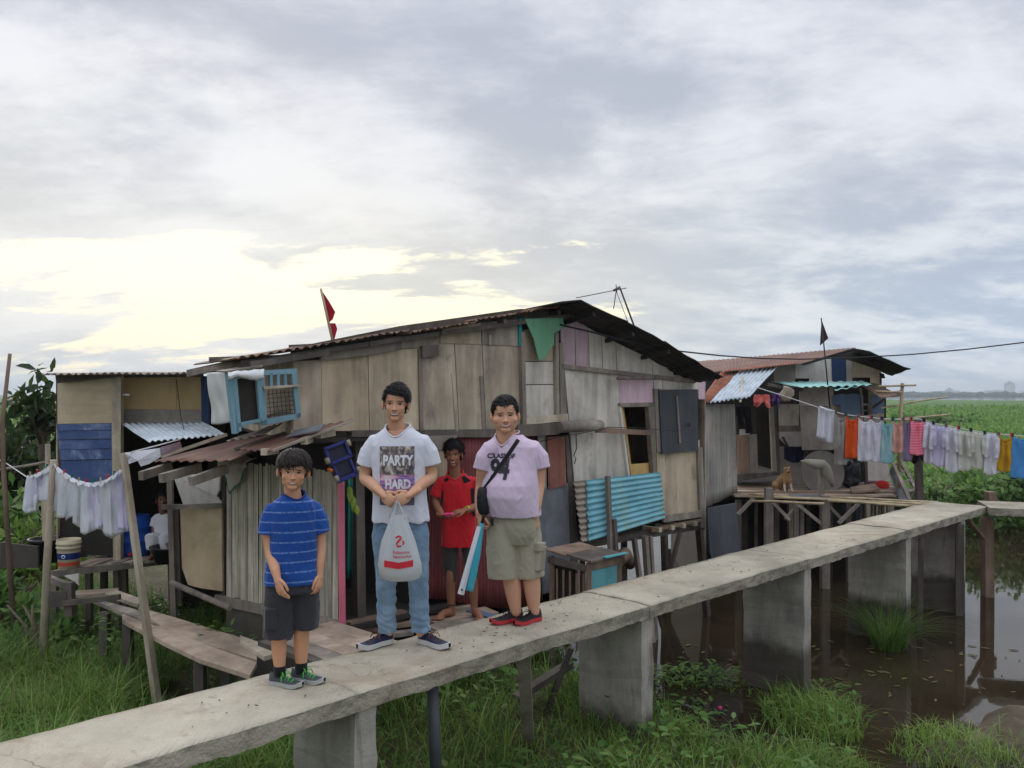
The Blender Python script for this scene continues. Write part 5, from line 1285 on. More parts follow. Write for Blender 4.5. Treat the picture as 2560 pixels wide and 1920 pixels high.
lw = [(1890, 968, 13.5), (1960, 990, 13.4), (2044, 1018, 13.3), (2115, 1037, 13.2), (2205, 1047, 13.1), (2258, 1049, 13.05), (2296, 1047, 13.0), (2334, 1058, 12.9), (2397, 1070, 12.8), (2463, 1082, 12.7), (2530, 1088, 12.6), (2600, 1094, 12.5), (2760, 1100, 12.3)]
solo('laundry_line', MB().tube([P(*p) for p in lw], 0.008, 6), 'cord_white', 'white laundry line hung with coloured clothes at the right', 'laundry line')
def line_at(pts, u):
    for (a, b, c), (d, e, f) in zip(pts, pts[1:]):
        if a <= u <= d:
            t = (u - a) / (d - a); return b + (e - b) * t, c + (f - c) * t
    return pts[-1][1], pts[-1][2]
# ------------------------------------------------------------------ laundry on the right
def hang(u0, u1, vb, line, sag, seed, flare=0.0, hem=0.03, amp=0.035, waves=2.2, uneven=0.03, slack=4):
    """A garment pegged by two corners: top edge droops between the pegs, body hangs in folds, two layers."""
    v0, y0 = line_at(line, u0); v1, y1 = line_at(line, u1)
    mb = MB()
    for layer in (0, 1):
        def fn(a, b, layer=layer):
            w = (u1 - u0)
            pinch = 1 - 0.05 * math.sin(math.pi * min(1, b * 1.3))
            u = (u0 + u1) / 2 + (a - 0.5) * w * (pinch + flare * b)
            top = v0 + (v1 - v0) * a + sag * (1 if layer == 0 else 0.55) * (4 * a * (1 - a)) ** 0.8
            bot = vb * (1 - 0.0) + uneven * 60 * noise.noise(Vector((a * 2.2, seed, layer))) + hem * 30 * math.sin(a * 3.14) * (0.6 if layer else 1)
            v = top + (bot - top) * b
            y = y0 + (y1 - y0) * a + (0.035 if layer else -0.02)
            f = amp * (0.25 + 0.75 * b)
            y += f * math.sin(a * waves * 6.28 + seed * 3 + b * 0.8) + 0.03 * noise.noise(Vector((a * 4, b * 3, seed + layer * 5)))
            # drape curves radiating from the pegs
            y += 0.02 * math.cos(6 * math.pi * (a - 0.5) * (1 - 0.6 * b)) * (1 - b) * (4 * a * (1 - a))
            return P(u, v, y)
        mb.grid(fn, 20, 20, thick=(0, 0.004, 0))
    return mb
def stripes(name, a, b, freq, horiz=True, width=0.5):
    t = NT(name)
    z = t.sep(t.coord())[2]
    f = t.math('FRACT', t.math('ADD', t.math('MULTIPLY', z, freq), t.math('MULTIPLY', t.noise(t.coord(), 6, 2), 0.5)))
    t.col(t.mix(t.math('GREATER_THAN', f, width), a, b)); t.set(Roughness=0.9)
    t.b.inputs['Specular IOR Level'].default_value = 0.15
    return t
cloth('lw_white', C(232, 232, 238), transl=0.4); cloth('lw_lilac', C(222, 216, 238), transl=0.4); cloth('lw_cream', C(226, 226, 218), transl=0.4); cloth('lw_grey', C(176, 172, 166), transl=0.2, col2=C(140, 132, 128))
cloth('lw_orange', C(226, 92, 34), transl=0.25); cloth('lw_teal', C(150, 196, 202), transl=0.25, col2=C(176, 206, 206)); cloth('lw_peach', C(220, 170, 156), transl=0.25); cloth('lw_mauve', C(136, 120, 152), transl=0.2)
stripes('lw_pink', C(228, 84, 118), C(240, 178, 190), 42, width=0.6); cloth('lw_yellow', C(206, 160, 34), transl=0.25); cloth('lw_blue', C(84, 150, 210), transl=0.2); cloth('lw_lime', C(196, 204, 140), transl=0.2); cloth('lw_black', C(40, 26, 36)); cloth('lw_lilac2', C(232, 229, 238), transl=0.4)
GR = 'coloured clothes on the laundry line at the right'
items = [
    ('undershirt', 2089, 2114, 1158, 24, 'lw_grey', 'grey patterned vest between the white shorts and the orange vest'),
    ('undershirt', 2116, 2145, 1140, 22, 'lw_orange', 'bright orange vest on the laundry line'),
    ('undershirt', 2147, 2177, 1148, 24, 'lw_white', 'white vest hanging next to the orange vest'),
    ('undershirt', 2179, 2204, 1150, 22, 'lw_lilac2', 'pale lilac vest next to the light teal vest'),
    ('undershirt', 2206, 2232, 1152, 26, 'lw_teal', 'light teal vest on the laundry line'),
    ('undershirt', 2233, 2257, 1126, 20, 'lw_peach', 'peach pink vest next to the light teal vest'),
    ('undershirt', 2259, 2277, 1148, 16, 'lw_mauve', 'mauve vest beside the pink striped top'),
    ('undershirt', 2278, 2309, 1132, 12, 'lw_pink', 'pink and white striped top on the laundry line'),
    ('shirt', 2311, 2333, 1150, 4, 'lw_lilac2', 'narrow pale shirt just past the pink striped top'),
    ('shirt', 2335, 2365, 1158, 8, 'lw_lilac', 'lavender shirt on the laundry line'),
    ('shirt', 2366, 2396, 1172, 4, 'lw_white', 'long white shirt right after the lavender shirt'),
    ('shirt', 2397, 2427, 1168, 10, 'lw_cream', 'cream white shirt, second after the lavender shirt'),
    ('shirt', 2428, 2462, 1162, 4, 'lw_cream', 'short cream white shirt, third after the lavender shirt'),
    ('shirt', 2463, 2495, 1178, 4, 'lw_white', 'white shirt hanging next to the yellow vest'),
    ('undershirt', 2497, 2529, 1172, 22, 'lw_yellow', 'mustard yellow vest on the laundry line'),
    ('undershirt', 2531, 2578, 1190, 14, 'lw_blue', 'sky blue top at the right end of the laundry line')]
PEG = 'pegs'
for i, (nm, u0, u1, vb, sag, m, lab) in enumerate(items):
    g = thing(nm, P((u0 + u1) / 2, vb, 13), lab, 'shirt' if nm == 'shirt' else 'vest', GR)
    part('body', hang(u0 - 1.5, u1 + 1.5, vb + 3, lw, sag, i * 1.37 + 0.2, flare=0.10 if nm == 'shirt' else 0.16, hem=0.25 if nm == 'shirt' else 0.12, amp=0.024, waves=1.1 + (i % 3) * 0.35), m, g)
    if nm == 'shirt':
        for sgn in (0, 1):
            u = u0 + 3 if sgn == 0 else u1 - 3
            v, y = line_at(lw, u)
            part('sleeve', MB().grid(lambda a, b, u=u, v=v, y=y, i=i: P(u - 6 + 12 * a + 2 * math.sin(b * 3 + i), v + 10 + (46 + 6 * (i % 3)) * b, y - 0.06 - 0.03 * math.sin(a * 3.1) + 0.01 * math.sin(b * 9)), 8, 12, thick=(0, 0.004, 0)), m, g)
    for u in (u0 + 1, u1 - 1):
        v, y = line_at(lw, u)
        part('peg', MB().box(P(u, v - 1, y - 0.03), (0.014, 0.03, 0.055)), ['wire_black', 'toy_dark', 'red_plastic', 'green_plastic'][(i * 3) % 4], g)
sho = thing('shorts', P(2064, 1100, 13.3), 'white shorts at the left end of the colourful laundry line', 'shorts', GR)
v0, y0 = line_at(lw, 2046); v1, y1 = line_at(lw, 2088)
def sh_leg(x0, x1, vb): return MB().grid(lambda a, b: P(2050 + (2084 - 2050) * (x0 + (x1 - x0) * a) - 8 * b + (6 * a * b), 1017 + 12 * (x0 + (x1 - x0) * a) + (vb - 1020) * b, 13.28 - 0.05 * math.sin(a * 3.14) * b + 0.02 * math.sin(a * 8)), 12, 12, thick=(0, 0.03, 0))
part('leg', sh_leg(0.0, 0.56, 1096), 'lw_white', sho); part('leg', sh_leg(0.44, 1.06, 1100), 'lw_white', sho)
part('waistband', MB().tube([P(2049, 1017, 13.27), P(2066, 1024, 13.22), P(2086, 1029, 13.25)], 0.03, 8, flat=0.6), 'lw_white', sho)
part('side', MB().grid(lambda a, b: P(2046 - 3 * b + 9 * a, 1018 + 4 * a + (72 + 10 * a) * b, 13.33 + 0.03 * a), 5, 8, thick=(0, 0.01, 0)), 'lw_cream', sho)
for (u0, u1, va, vb, m, lab) in ((2262, 2282, 1090, 1150, 'lw_lime', 'lime and lilac scrap showing under the mauve vest'), (2278, 2312, 1122, 1160, 'lw_black', 'black garment hanging below the pink striped top'), (2105, 2132, 1128, 1162, 'lw_grey', 'pale patterned cloth hanging under the orange vest')):
    solo('garment', drape(u0, va, u1, vb, 13.25, 1.5, 0.03, lambda a: 0.85 + 0.15 * math.sin(a * 7), nu=12, nv=10), m, lab, 'garment')

# ------------------------------------------------------------------ white laundry on the left
ll = [(66, 1192, 8.7), (84, 1190, 8.6), (108, 1178, 8.5), (132, 1160, 8.3), (158, 1184, 8.15), (190, 1203, 8.0), (225, 1211, 7.9), (260, 1204, 7.75), (290, 1186, 7.6), (312, 1164, 7.5)]
solo('laundry_line', MB().tube([P(-40, 1130, 9.4), P(18, 1160, 9.0)] + [P(*p) for p in ll] + [P(330, 1130, 7.4), P(400, 1112, 7.6), P(452, 1098, 7.7)], 0.006, 6), 'cord_white', 'sagging laundry line hung with white school shirts at the left', 'laundry line')
cloth('ll_white', C(244, 245, 250), transl=0.5); cloth('ll_lilac', C(236, 232, 248), transl=0.5); cloth('ll_grey', C(240, 241, 243), transl=0.5); cloth('ll_collar', C(232, 233, 238), transl=0.4)
def shirt_l(u0, u1, vb, seed, sway):
    v0, y0 = line_at(ll, u0); v1, y1 = line_at(ll, u1)
    mb = MB()
    for layer in (0, 1):
        def fn(a, b, layer=layer):
            u = u0 + (u1 - u0) * a + (a - 0.5) * (u1 - u0) * 0.85 * b ** 0.7 + sway * b
            top = v0 + (v1 - v0) * a + 3 * math.sin(a * 3.14)
            bot = vb + 9 * math.sin(a * 3.14 + seed) + 7 * noise.noise(Vector((a * 2.5, seed, layer)))
            v = top + (bot - top) * b
            y = y0 + (y1 - y0) * a + (0.05 if layer else -0.03)
            y += (0.008 + 0.026 * b) * math.sin(a * 6.5 + seed * 2.1) + 0.008 * math.sin(a * 19 + seed + 2 * b) * b + 0.03 * (int(seed * 10) % 3 - 1) + 0.03 * noise.noise(Vector((a * 3, b * 2.5, seed + layer)))
            return P(u, v, y)
        mb.grid(fn, 22, 18, thick=(0, 0.004, 0))
    return mb
ls = [(67, 84, 1260, 'll_white', -2), (83, 104, 1244, 'll_lilac', 0), (103, 132, 1246, 'll_white', 2),
      (134, 152, 1262, 'll_grey', 1), (150, 172, 1270, 'll_grey', 3), (170, 190, 1288, 'll_white', 4), (188, 208, 1302, 'll_grey', 4), (206, 226, 1310, 'll_white', 5), (224, 244, 1312, 'll_lilac', 5), (242, 262, 1318, 'll_white', 6), (260, 278, 1318, 'll_grey', 8), (276, 296, 1324, 'll_lilac', 9), (294, 313, 1318, 'll_lilac', 12)]
ordn = ['first', 'second', 'third', 'fourth', 'fifth', 'sixth', 'seventh', 'eighth', 'ninth', 'tenth', 'eleventh', 'twelfth', 'thirteenth']
for i, (u0, u1, vb, m, sw) in enumerate(ls):
    g = thing('shirt', P((u0 + u1) / 2, vb, 8), 'white to lilac school shirt, %s from the far left of the sagging line' % ordn[i], 'shirt', 'white school shirts on the left line')
    part('body', shirt_l(u0, u1 + 5, vb + 14, i * 1.9, sw), m, g)
    v, y = line_at(ll, (u0 + u1) / 2)
    um = (u0 + u1) / 2
    vv0, yy0 = line_at(ll, u0); vv1, yy1 = line_at(ll, u1)
    part('collar', MB().slab([P(u0, vv0 - 3, yy0 - 0.06), P(u1 + 1, vv1 - 3, yy1 - 0.06), P(u1 - 2, vv1 + 3 + (i * 5) % 6, yy1 - 0.09), P(um + 3 - (i * 7) % 9, v + 6 + (i * 3) % 7, y - 0.10), P(u0 + 3, vv0 + 3 + (i * 2) % 5, yy0 - 0.09)], (0, 0.012, 0)), 'll_collar', g)
    part('peg', MB().box(P(um, v - 5, y - 0.05), (0.012, 0.02, 0.05)), ['bamboo_pole', 'red_plastic', 'green_plastic'][i % 3], g)
# two small pieces behind, on the upper line
for (pts, m, lab) in ((((312, 1132), (400, 1120), (402, 1142), (372, 1160), (352, 1166), (344, 1152), (322, 1160)), 'll_white', 'white rag pegged on the line below the grey awning'), (((402, 1118), (450, 1104), (454, 1120), (404, 1140)), 'ply_pink_cloth', 'pinkish rag pegged beside the white rag')):
    if m == 'ply_pink_cloth': cloth(m, C(206, 188, 200), transl=0.3)
    solo('rag', MB().slab([P(u, v, 7.5 + 0.1 * math.sin(u)) for u, v in pts], (0, 0.006, 0)), m, lab, 'rag')
# poles that carry it
solo('leaning_pole', MB().beam(Vector((P(398, 1600, 7.3).x, 7.3, 0.25)), P(308, 1132, 7.45), 0.065, 0.05, taper=0.75), 'timber_pale', 'leaning squared pole holding up the laundry line before the platform', 'pole')
solo('bamboo_prop', MB().tube([Vector((P(106, 1600, 8.35).x, 8.35, 0.2)), P(118, 1400, 8.3), P(134, 1150, 8.25)], [0.042, 0.036, 0.03], 9), 'timber_pale', 'pale bamboo prop under the white shirts beside the paint bucket', 'pole')
solo('tall_pole', MB().tube([Vector((P(40, 1450, 9.0).x, 9.0, 0.2)), P(8, 1160, 9.0), P(6, 1050, 9.0), P(25, 884, 9.0)], [0.030, 0.024, 0.022, 0.018], 9), 'timber_brown', 'tall bamboo pole at the left edge of the view', 'pole')
solo('fence_rail', MB().tube([P(-30, 1178, 10.2), P(60, 1166, 10.2), P(135, 1152, 10.2)], 0.018, 7), 'timber_grey', 'grey fence rail in the bushes at the far left', 'rail')
solo('fence_post', MB().tube([Vector((P(120, 1300, 10.2).x, 10.2, 0.2)), P(119, 1110, 10.2)], 0.03, 7), 'timber_grey', 'thin grey fence post beside the blue boards', 'post')
solo('fence_boards', MB().slab([P(0, 1356, 9.5), P(95, 1366, 9.5), P(95, 1420, 9.5), P(0, 1420, 9.5)], (0, 0.03, 0)), 'timber_dark', 'dark low boarding beneath the bushes at the left edge', 'boarding')

# ------------------------------------------------------------------ people: builders
def remesh(mb, voxel, smooth=4, fac=0.5):
    me = mb.mesh('tmp'); ob = bpy.data.objects.new('tmp', me); COL.objects.link(ob)
    m = ob.modifiers.new('r', 'REMESH'); m.mode = 'VOXEL'; m.voxel_size = voxel; m.use_smooth_shade = True
    if smooth:
        s = ob.modifiers.new('s', 'SMOOTH'); s.iterations = smooth; s.factor = fac
    dg = bpy.context.evaluated_depsgraph_get(); ev = ob.evaluated_get(dg); em = ev.to_mesh()
    V = np.empty(len(em.vertices) * 3); em.vertices.foreach_get('co', V); V = V.reshape(-1, 3)
    N = np.empty(len(em.vertices) * 3); em.vertices.foreach_get('normal', N); N = N.reshape(-1, 3)
    F = [tuple(p.vertices) for p in em.polygons]
    ev.to_mesh_clear()
    bpy.data.objects.remove(ob); bpy.data.meshes.remove(me)
    return V, N, F
def limb(mb, pts, rad, seg=14, flat=1.0):
    """Tube with rounded ends through smooth points."""
    pts = [Vector(p) for p in pts]
    out, ro_ = [], []
    n = len(pts); K = 5
    for i in range(n - 1):
        p0, p1, p2, p3 = pts[max(i - 1, 0)], pts[i], pts[i + 1], pts[min(i + 2, n - 1)]
        for k in range(K):
            t = k / K
            q = 0.5 * ((2 * p1) + (p2 - p0) * t + (2 * p0 - 5 * p1 + 4 * p2 - p3) * t * t + (3 * p1 - p0 - 3 * p2 + p3) * t ** 3)
            out.append(q); tt = t * t * (3 - 2 * t); ro_.append(rad[i] * (1 - tt) + rad[i + 1] * tt)
    out.append(pts[-1]); ro_.append(rad[-1])
    d0 = (out[0] - out[1]).normalized(); d1 = (out[-1] - out[-2]).normalized()
    a = [(out[0] + d0 * ro_[0] * s, ro_[0] * c) for s, c in ((0.98, 0.15), (0.8, 0.6), (0.45, 0.89))]
    b = [(out[-1] + d1 * ro_[-1] * s, ro_[-1] * c) for s, c in ((0.45, 0.89), (0.8, 0.6), (0.98, 0.15))]
    allp = a + list(zip(out, ro_)) + b
    mb.tube([p for p, _ in allp], [r for _, r in allp], seg, flat=flat)
    return mb
def loft(mb, rings, yaw=0.0, seg=40, ex=2.5):
    """rings: (z, cx, cy, rx, ry[, tilt]) -> closed body."""
    q = Matrix.Rotation(yaw, 3, 'Z'); vs = []
    for z, cx, cy, rx, ry in rings:
        for k in range(seg):
            a = 2 * math.pi * k / seg; c, s = math.cos(a), math.sin(a)
            x = rx * math.copysign(abs(c) ** (2 / ex), c); y = ry * math.copysign(abs(s) ** (2 / ex), s)
            p = q @ Vector((x, y, 0)); vs.append(Vector((cx, cy, z)) + p)
    n = len(rings)
    fs = [(i * seg + k, i * seg + (k + 1) % seg, (i + 1) * seg + (k + 1) % seg, (i + 1) * seg + k) for i in range(n - 1) for k in range(seg)]
    fs += [tuple(range(seg))[::-1], tuple((n - 1) * seg + k for k in range(seg))]
    mb.add(vs, fs, 0, True)
    return mb
def hand(mb, W, d, nrm, thumb, size=1.0, curl=(0.5, 0.6, 0.65, 0.7), spread=0.06, thumb_in=0.5):
    """Palm, four unequal bent fingers and a thumb leaving the side of the palm. nrm: the way the palm faces; thumb: +1/-1 side."""
    d = Vector(d).normalized(); nrm = Vector(nrm); nrm = (nrm - d * nrm.dot(d)).normalized(); sd_ = d.cross(nrm) * thumb
    W = Vector(W); S = size
    rot = Matrix((sd_, nrm, d)).transposed()
    mb.ell(W + d * 0.045 * S, (0.040 * S, 0.017 * S, 0.052 * S), rot, 16, 12)
    mb.ell(W + d * 0.066 * S, (0.040 * S, 0.014 * S, 0.030 * S), rot, 16, 12)
    limb(mb, [W - d * 0.06 * S, W + d * 0.02 * S], [0.026 * S, 0.027 * S], 12, 0.8)
    for k, (off, L) in enumerate(((0.031, 0.072), (0.0105, 0.082), (-0.0105, 0.075), (-0.031, 0.058))):
        base = W + d * (0.078 - 0.004 * abs(k - 1)) * S + sd_ * off * S
        dirv = (d + sd_ * spread * (1.5 - k)).normalized(); pts = [base - d * 0.015 * S, base]; p = base; ang = 0
        for j, fr in enumerate((0.45, 0.31, 0.24)):
            ang += curl[k] * (0.8, 1.1, 0.7)[j]
            dd = dirv * math.cos(ang) + nrm * math.sin(ang)
            p = p + dd * L * fr * S; pts.append(p)
        limb(mb, pts, [0.0085 * S, 0.0085 * S, 0.008 * S, 0.0073 * S, 0.0062 * S], 9)
    tb0 = W + d * 0.018 * S + sd_ * 0.028 * S
    t1 = tb0 + (d * 0.7 + sd_ * 0.55 + nrm * thumb_in * 0.5).normalized() * 0.038 * S
    t2 = t1 + (d * 0.95 + sd_ * 0.05 + nrm * thumb_in).normalized() * 0.03 * S
    t3 = t2 + (d * 0.9 - sd_ * 0.15 + nrm * thumb_in).normalized() * 0.022 * S
    limb(mb, [tb0, t1, t2, t3], [0.014 * S, 0.0105 * S, 0.0095 * S, 0.008 * S], 10)
    return mb
def skin_mat(name, base, lip, brow=C(28, 20, 18), smile=0.6, teeth=True, eye_h=0.017, mouth_w=0.115):
    t = NT(name)
    at = t.n('ShaderNodeAttribute', attribute_name='hc', attribute_type='GEOMETRY')
    x, y, z = t.sep(at.outputs['Vector'])
    ax = t.math('ABSOLUTE', x)
    front = t.math('LESS_THAN', y, -0.18)
    def ell(cx, cz, rx, rz, soft=0.35, px=ax, slope=0.0, curve=0.0):
        dx_ = t.math('DIVIDE', t.math('SUBTRACT', px, cx), rx)
        zz_ = t.math('SUBTRACT', z, cz)
        if slope: zz_ = t.math('SUBTRACT', zz_, t.math('MULTIPLY', t.math('SUBTRACT', px, cx), slope))
        if curve: zz_ = t.math('SUBTRACT', zz_, t.math('MULTIPLY', t.math('MULTIPLY', x, x), curve))
        dz_ = t.math('DIVIDE', zz_, rz)
        r2 = t.math('ADD', t.math('MULTIPLY', dx_, dx_), t.math('MULTIPLY', dz_, dz_))
        return t.math('MULTIPLY', t.math('SUBTRACT', 1, t.step(r2, 1 - soft, 1 + soft)), front)
    n1 = t.noise(t.coord(), 14, 5, 0.6)
    c = t.mix(t.math('MULTIPLY', n1, 0.5), base, tuple(k * f for k, f in zip(base, (0.84, 0.76, 0.72))))
    c = t.mix(t.math('MULTIPLY', ell(0.18, -0.10, 0.10, 0.10, 0.9), 0.25), c, tuple(k * f for k, f in zip(base, (1.08, 0.80, 0.74))))
    cv = smile * 1.6
    c = t.mix(t.math('MULTIPLY', ell(0.0, -0.282, mouth_w * 1.12, 0.056 if teeth else 0.034, 0.5, x, curve=cv), 0.8), c, lip)
    c = t.mix(ell(0.0, -0.278, mouth_w * 0.96, 0.023 if teeth else 0.009, 0.3, x, curve=cv), c, (0.20, 0.075, 0.06))
    if teeth:
        c = t.mix(t.math('MULTIPLY', ell(0.0, -0.276, mouth_w * 0.86, 0.020, 0.3, x, curve=cv), 0.95), c, C(228, 220, 208))
    c = t.mix(t.math('MULTIPLY', ell(0.036, -0.165, 0.018, 0.010, 0.5), 0.7), c, (0.06, 0.03, 0.025))  # nostrils: their shade painted into the skin colour
    c = t.mix(t.math('MULTIPLY', ell(0.138, 0.085, 0.092, 0.019, 0.5, slope=-0.03), 0.9), c, brow)
    c = t.mix(t.math('MULTIPLY', ell(0.138, 0.004, 0.078, eye_h * 1.9, 0.6), 0.35), c, tuple(k * 0.5 for k in base))
    c = t.mix(ell(0.138, 0.0, 0.064, eye_h, 0.25), c, C(206, 196, 188))
    c = t.mix(ell(0.138, 0.002, 0.036, eye_h * 1.2, 0.3), c, C(22, 14, 12))
    c = t.mix(ell(0.138, eye_h * 0.95, 0.072, 0.0065, 0.5), c, C(26, 16, 14))
    t.col(c); t.set(Roughness=0.55)
    t.b.inputs['Specular IOR Level'].default_value = 0.35
    t.b.inputs['Subsurface Weight'].default_value = 0.08
    t.b.inputs['Subsurface Radius'].default_value = (0.012, 0.004, 0.002)
    t.bump(t.noise(t.coord(), 260, 3), 0.08, 0.002)
    return t
def hair_mat(name, col=C(20, 17, 17)):
    t = NT(name)
    n1 = t.noise(t.coord(scale=(120, 120, 24)), 1, 4, 0.6)
    t.col(t.mix(n1, tuple(k * 0.5 for k in col), tuple(k * 1.8 for k in col))); t.set(Roughness=0.5); t.b.inputs['Specular IOR Level'].default_value = 0.3
    t.bump(n1, 0.6, 0.004)
    return t
hair_mat('hair_black'); hair_mat('hair_brown', C(40, 30, 26))

HEAD = [((0, 0.05, 0.12), (0.325, 0.42, 0.375)), ((0, -0.06, -0.14), (0.272, 0.30, 0.345)), ((0, -0.235, -0.395), (0.115, 0.105, 0.095)), ((0.15, -0.19, -0.12), (0.115, 0.125, 0.12)), ((-0.15, -0.19, -0.12), (0.115, 0.125, 0.12)),
        ((0, -0.17, 0.19), (0.26, 0.2, 0.22)), ((0, -0.325, -0.262), (0.105, 0.05, 0.05)), ((0.125, -0.315, 0.072), (0.10, 0.05, 0.03)), ((-0.125, -0.315, 0.072), (0.10, 0.05, 0.03)), ((0, -0.30, -0.20), (0.10, 0.05, 0.08)),
        ((0.362, 0.03, -0.05), (0.042, 0.088, 0.135)), ((-0.362, 0.03, -0.05), (0.042, 0.088, 0.135)), ((0.17, -0.04, -0.25), (0.085, 0.2, 0.13)), ((-0.17, -0.04, -0.25), (0.085, 0.2, 0.13))]
def head_mesh(center, hh, rot, wide=1.0, jaw=1.0, neck_to=None, neck_r=0.25, nose=1.0):
    mb = MB()
    c = Vector(center)
    def T(p): return c + rot @ (Vector(p) * hh)
    for (p, r) in HEAD:
        low = p[2] < -0.05 and abs(p[0]) < 0.3
        k = wide * (jaw if low else 1.0)
        pp = (p[0] * (k if abs(p[0]) > 0.3 or low else wide), p[1], p[2])
        mb.ell(T(pp), (r[0] * hh * k, r[1] * hh, r[2] * hh), rot, 24, 16)
    limb(mb, [T((0, -0.33, 0.02)), T((0, -0.385, -0.08)), T((0, -0.425, -0.145))], [0.026 * hh, 0.034 * hh * nose, 0.052 * hh * nose], 12)
    for sx in (-1, 1): mb.ell(T((sx * 0.048 * nose, -0.375, -0.155)), (0.034 * hh, 0.04 * hh, 0.03 * hh), rot, 12, 8)
    nk = Vector(neck_to) if neck_to is not None else T((0, 0.12, -0.9))
    limb(mb, [T((0, 0.09, -0.15)), T((0, 0.10, -0.45)), nk], [neck_r * hh, neck_r * hh * 0.97, neck_r * hh * 1.12], 18)
    V, N, F = remesh(mb, hh * 0.0145, 9, 0.5)
    inv = rot.transposed()
    loc = (V - np.array(c)) @ np.array(inv).T / hh
    # eye sockets, lip line
    for sx in (-1, 1):
        g = np.exp(-(((loc[:, 0] - sx * 0.138) / 0.062) ** 2 + ((loc[:, 2] - 0.005) / 0.036) ** 2)) * (loc[:, 1] < -0.15)
        loc[:, 1] += g * 0.020
    g = np.exp(-((loc[:, 0] / 0.1) ** 2 + ((loc[:, 2] + 0.272) / 0.012) ** 2)) * (loc[:, 1] < -0.2); loc[:, 1] += g * 0.014
    g = np.exp(-((loc[:, 0] / 0.06) ** 2 + ((loc[:, 2] + 0.345) / 0.02) ** 2)) * (loc[:, 1] < -0.2); loc[:, 1] += g * 0.012
    V2 = loc * hh @ np.array(rot).T + np.array(c)
    return V2, F, loc
def hair_mesh(center, hh, rot, line, thick, wide=1.0, spiky=0.5, sweep=(0.0, 0.0), n=1100, seed=1, lift=0.0):
    """line(theta) -> lowest z of the hair (theta 0 = front, + towards the head's left in the picture); thick(theta, up) in head heights."""
    rg = random.Random(seed); c = Vector(center); mb = MB()
    NU, NVv = 72, 22
    def base(th, z):
        """skull surface at height z in direction th"""
        zz_ = max(-0.45, min(0.494, z))
        k = math.sqrt(max(0.0, 1 - ((zz_ - 0.12) / 0.385) ** 2)) if zz_ > 0.12 else math.sqrt(max(0.05, 1 - ((zz_ - 0.12) / 0.9) ** 2))
        rx, ry = 0.332 * wide * k, 0.428 * k
        return Vector((math.sin(th) * rx, 0.045 - math.cos(th) * ry, zz_))
    def pt(th, f):
        """f 0 at the hairline .. 1 at the crown"""
        z0 = line(th); z = z0 + (0.4945 - z0) * math.sin(f * math.pi / 2)
        p = base(th, z)
        out = Vector((p.x * 1.3, (p.y - 0.045), (p.z - 0.05) * 1.1)).normalized()
        tk = thick(th, f) * (0.15 + 0.85 * min(1, f * 6)) + 0.02 * spiky * noise.noise(Vector((th * 6, f * 7, seed))) * min(1, f * 5)
        return p + out * tk, out
    vs = []
    for j in range(NVv + 1):
        for i in range(NU):
            p, o = pt(2 * math.pi * i / NU - math.pi, j / NVv); vs.append(c + rot @ (p * hh))
    fs = [(j * NU + i, j * NU + (i + 1) % NU, (j + 1) * NU + (i + 1) % NU, (j + 1) * NU + i) for j in range(NVv) for i in range(NU)]
    mb.add(vs, fs, 0, True)
    for _ in range(n):
        th = rg.uniform(-math.pi, math.pi); f = rg.random() ** 0.8 * 0.97
        p, o = pt(th, f)
        down = Vector((p.x * 0.3 + sweep[0], sweep[1] * -1 + (p.y - 0.045) * 0.25, -0.55 + lift))
        tdir = (down - o * down.dot(o)).normalized()
        L = rg.uniform(0.07, 0.15); w = rg.uniform(0.006, 0.012)
        side = tdir.cross(o).normalized()
        a = p - o * 0.006; m = p + tdir * L * 0.5 + o * (0.012 + 0.03 * spiky * rg.random()); e = p + tdir * L + o * (0.03 * spiky * rg.random() - 0.004)
        q = [a - side * w, a + side * w, m + side * w * 0.8, m - side * w * 0.8, e]
        mb.add([c + rot @ (k * hh) for k in q], [(0, 1, 2, 3), (3, 2, 4)], 0, True)
    return mb
def make_body(name, root, chunks, mats):
    """chunks: (V, F, hc or None) in world coordinates -> one mesh object named body."""
    Vs, Fs, Hs = [], [], []; b = 0
    for V, F, hc in chunks:
        V = np.asarray(V); Vs.append(V); Fs += [tuple(b + i for i in f) for f in F]
        Hs.append(hc if hc is not None else np.full((len(V), 3), 9.0)); b += len(V)
    V = np.vstack(Vs) - np.array(ORG[root]); hc = np.vstack(Hs)
    me = bpy.data.meshes.new(name); me.from_pydata(V.tolist(), [], Fs)
    me.polygons.foreach_set('use_smooth', [True] * len(Fs))
    at = me.attributes.new('hc', 'FLOAT_VECTOR', 'POINT'); at.data.foreach_set('vector', hc.astype(np.float32).ravel())
    me.update()
    return link_mesh(name, me, mats, root)
def wrinkle(V, N, amp, f=(7, 7, 4), seed=0.0, extra=None):
    """Soft billows plus narrow creases that run aslant, strongest where cloth gathers."""
    out = np.empty_like(V); nn = noise.noise
    for i in range(len(V)):
        p = V[i]; x, y, z = p[0] * f[0], p[1] * f[1], p[2] * f[2]
        a = nn(Vector((x + seed, y, z)))
        w = nn(Vector((x * 0.5 + 3 + seed, y * 0.5, z * 0.6)))
        r1 = 1 - abs(nn(Vector((x * 1.9 + z * 1.3 + seed, y * 1.9, z * 1.1 + w)))) * 2.6
        r2 = 1 - abs(nn(Vector((x * 1.7 - z * 1.5 + 7 + seed, y * 1.7, z * 1.2 - w)))) * 2.6
        k = amp * (0.55 * a + 0.42 * max(r1, r2 * (0.6 + w)) - 0.1)
        if extra: k += extra(p)
        out[i] = p + N[i] * k
    return out
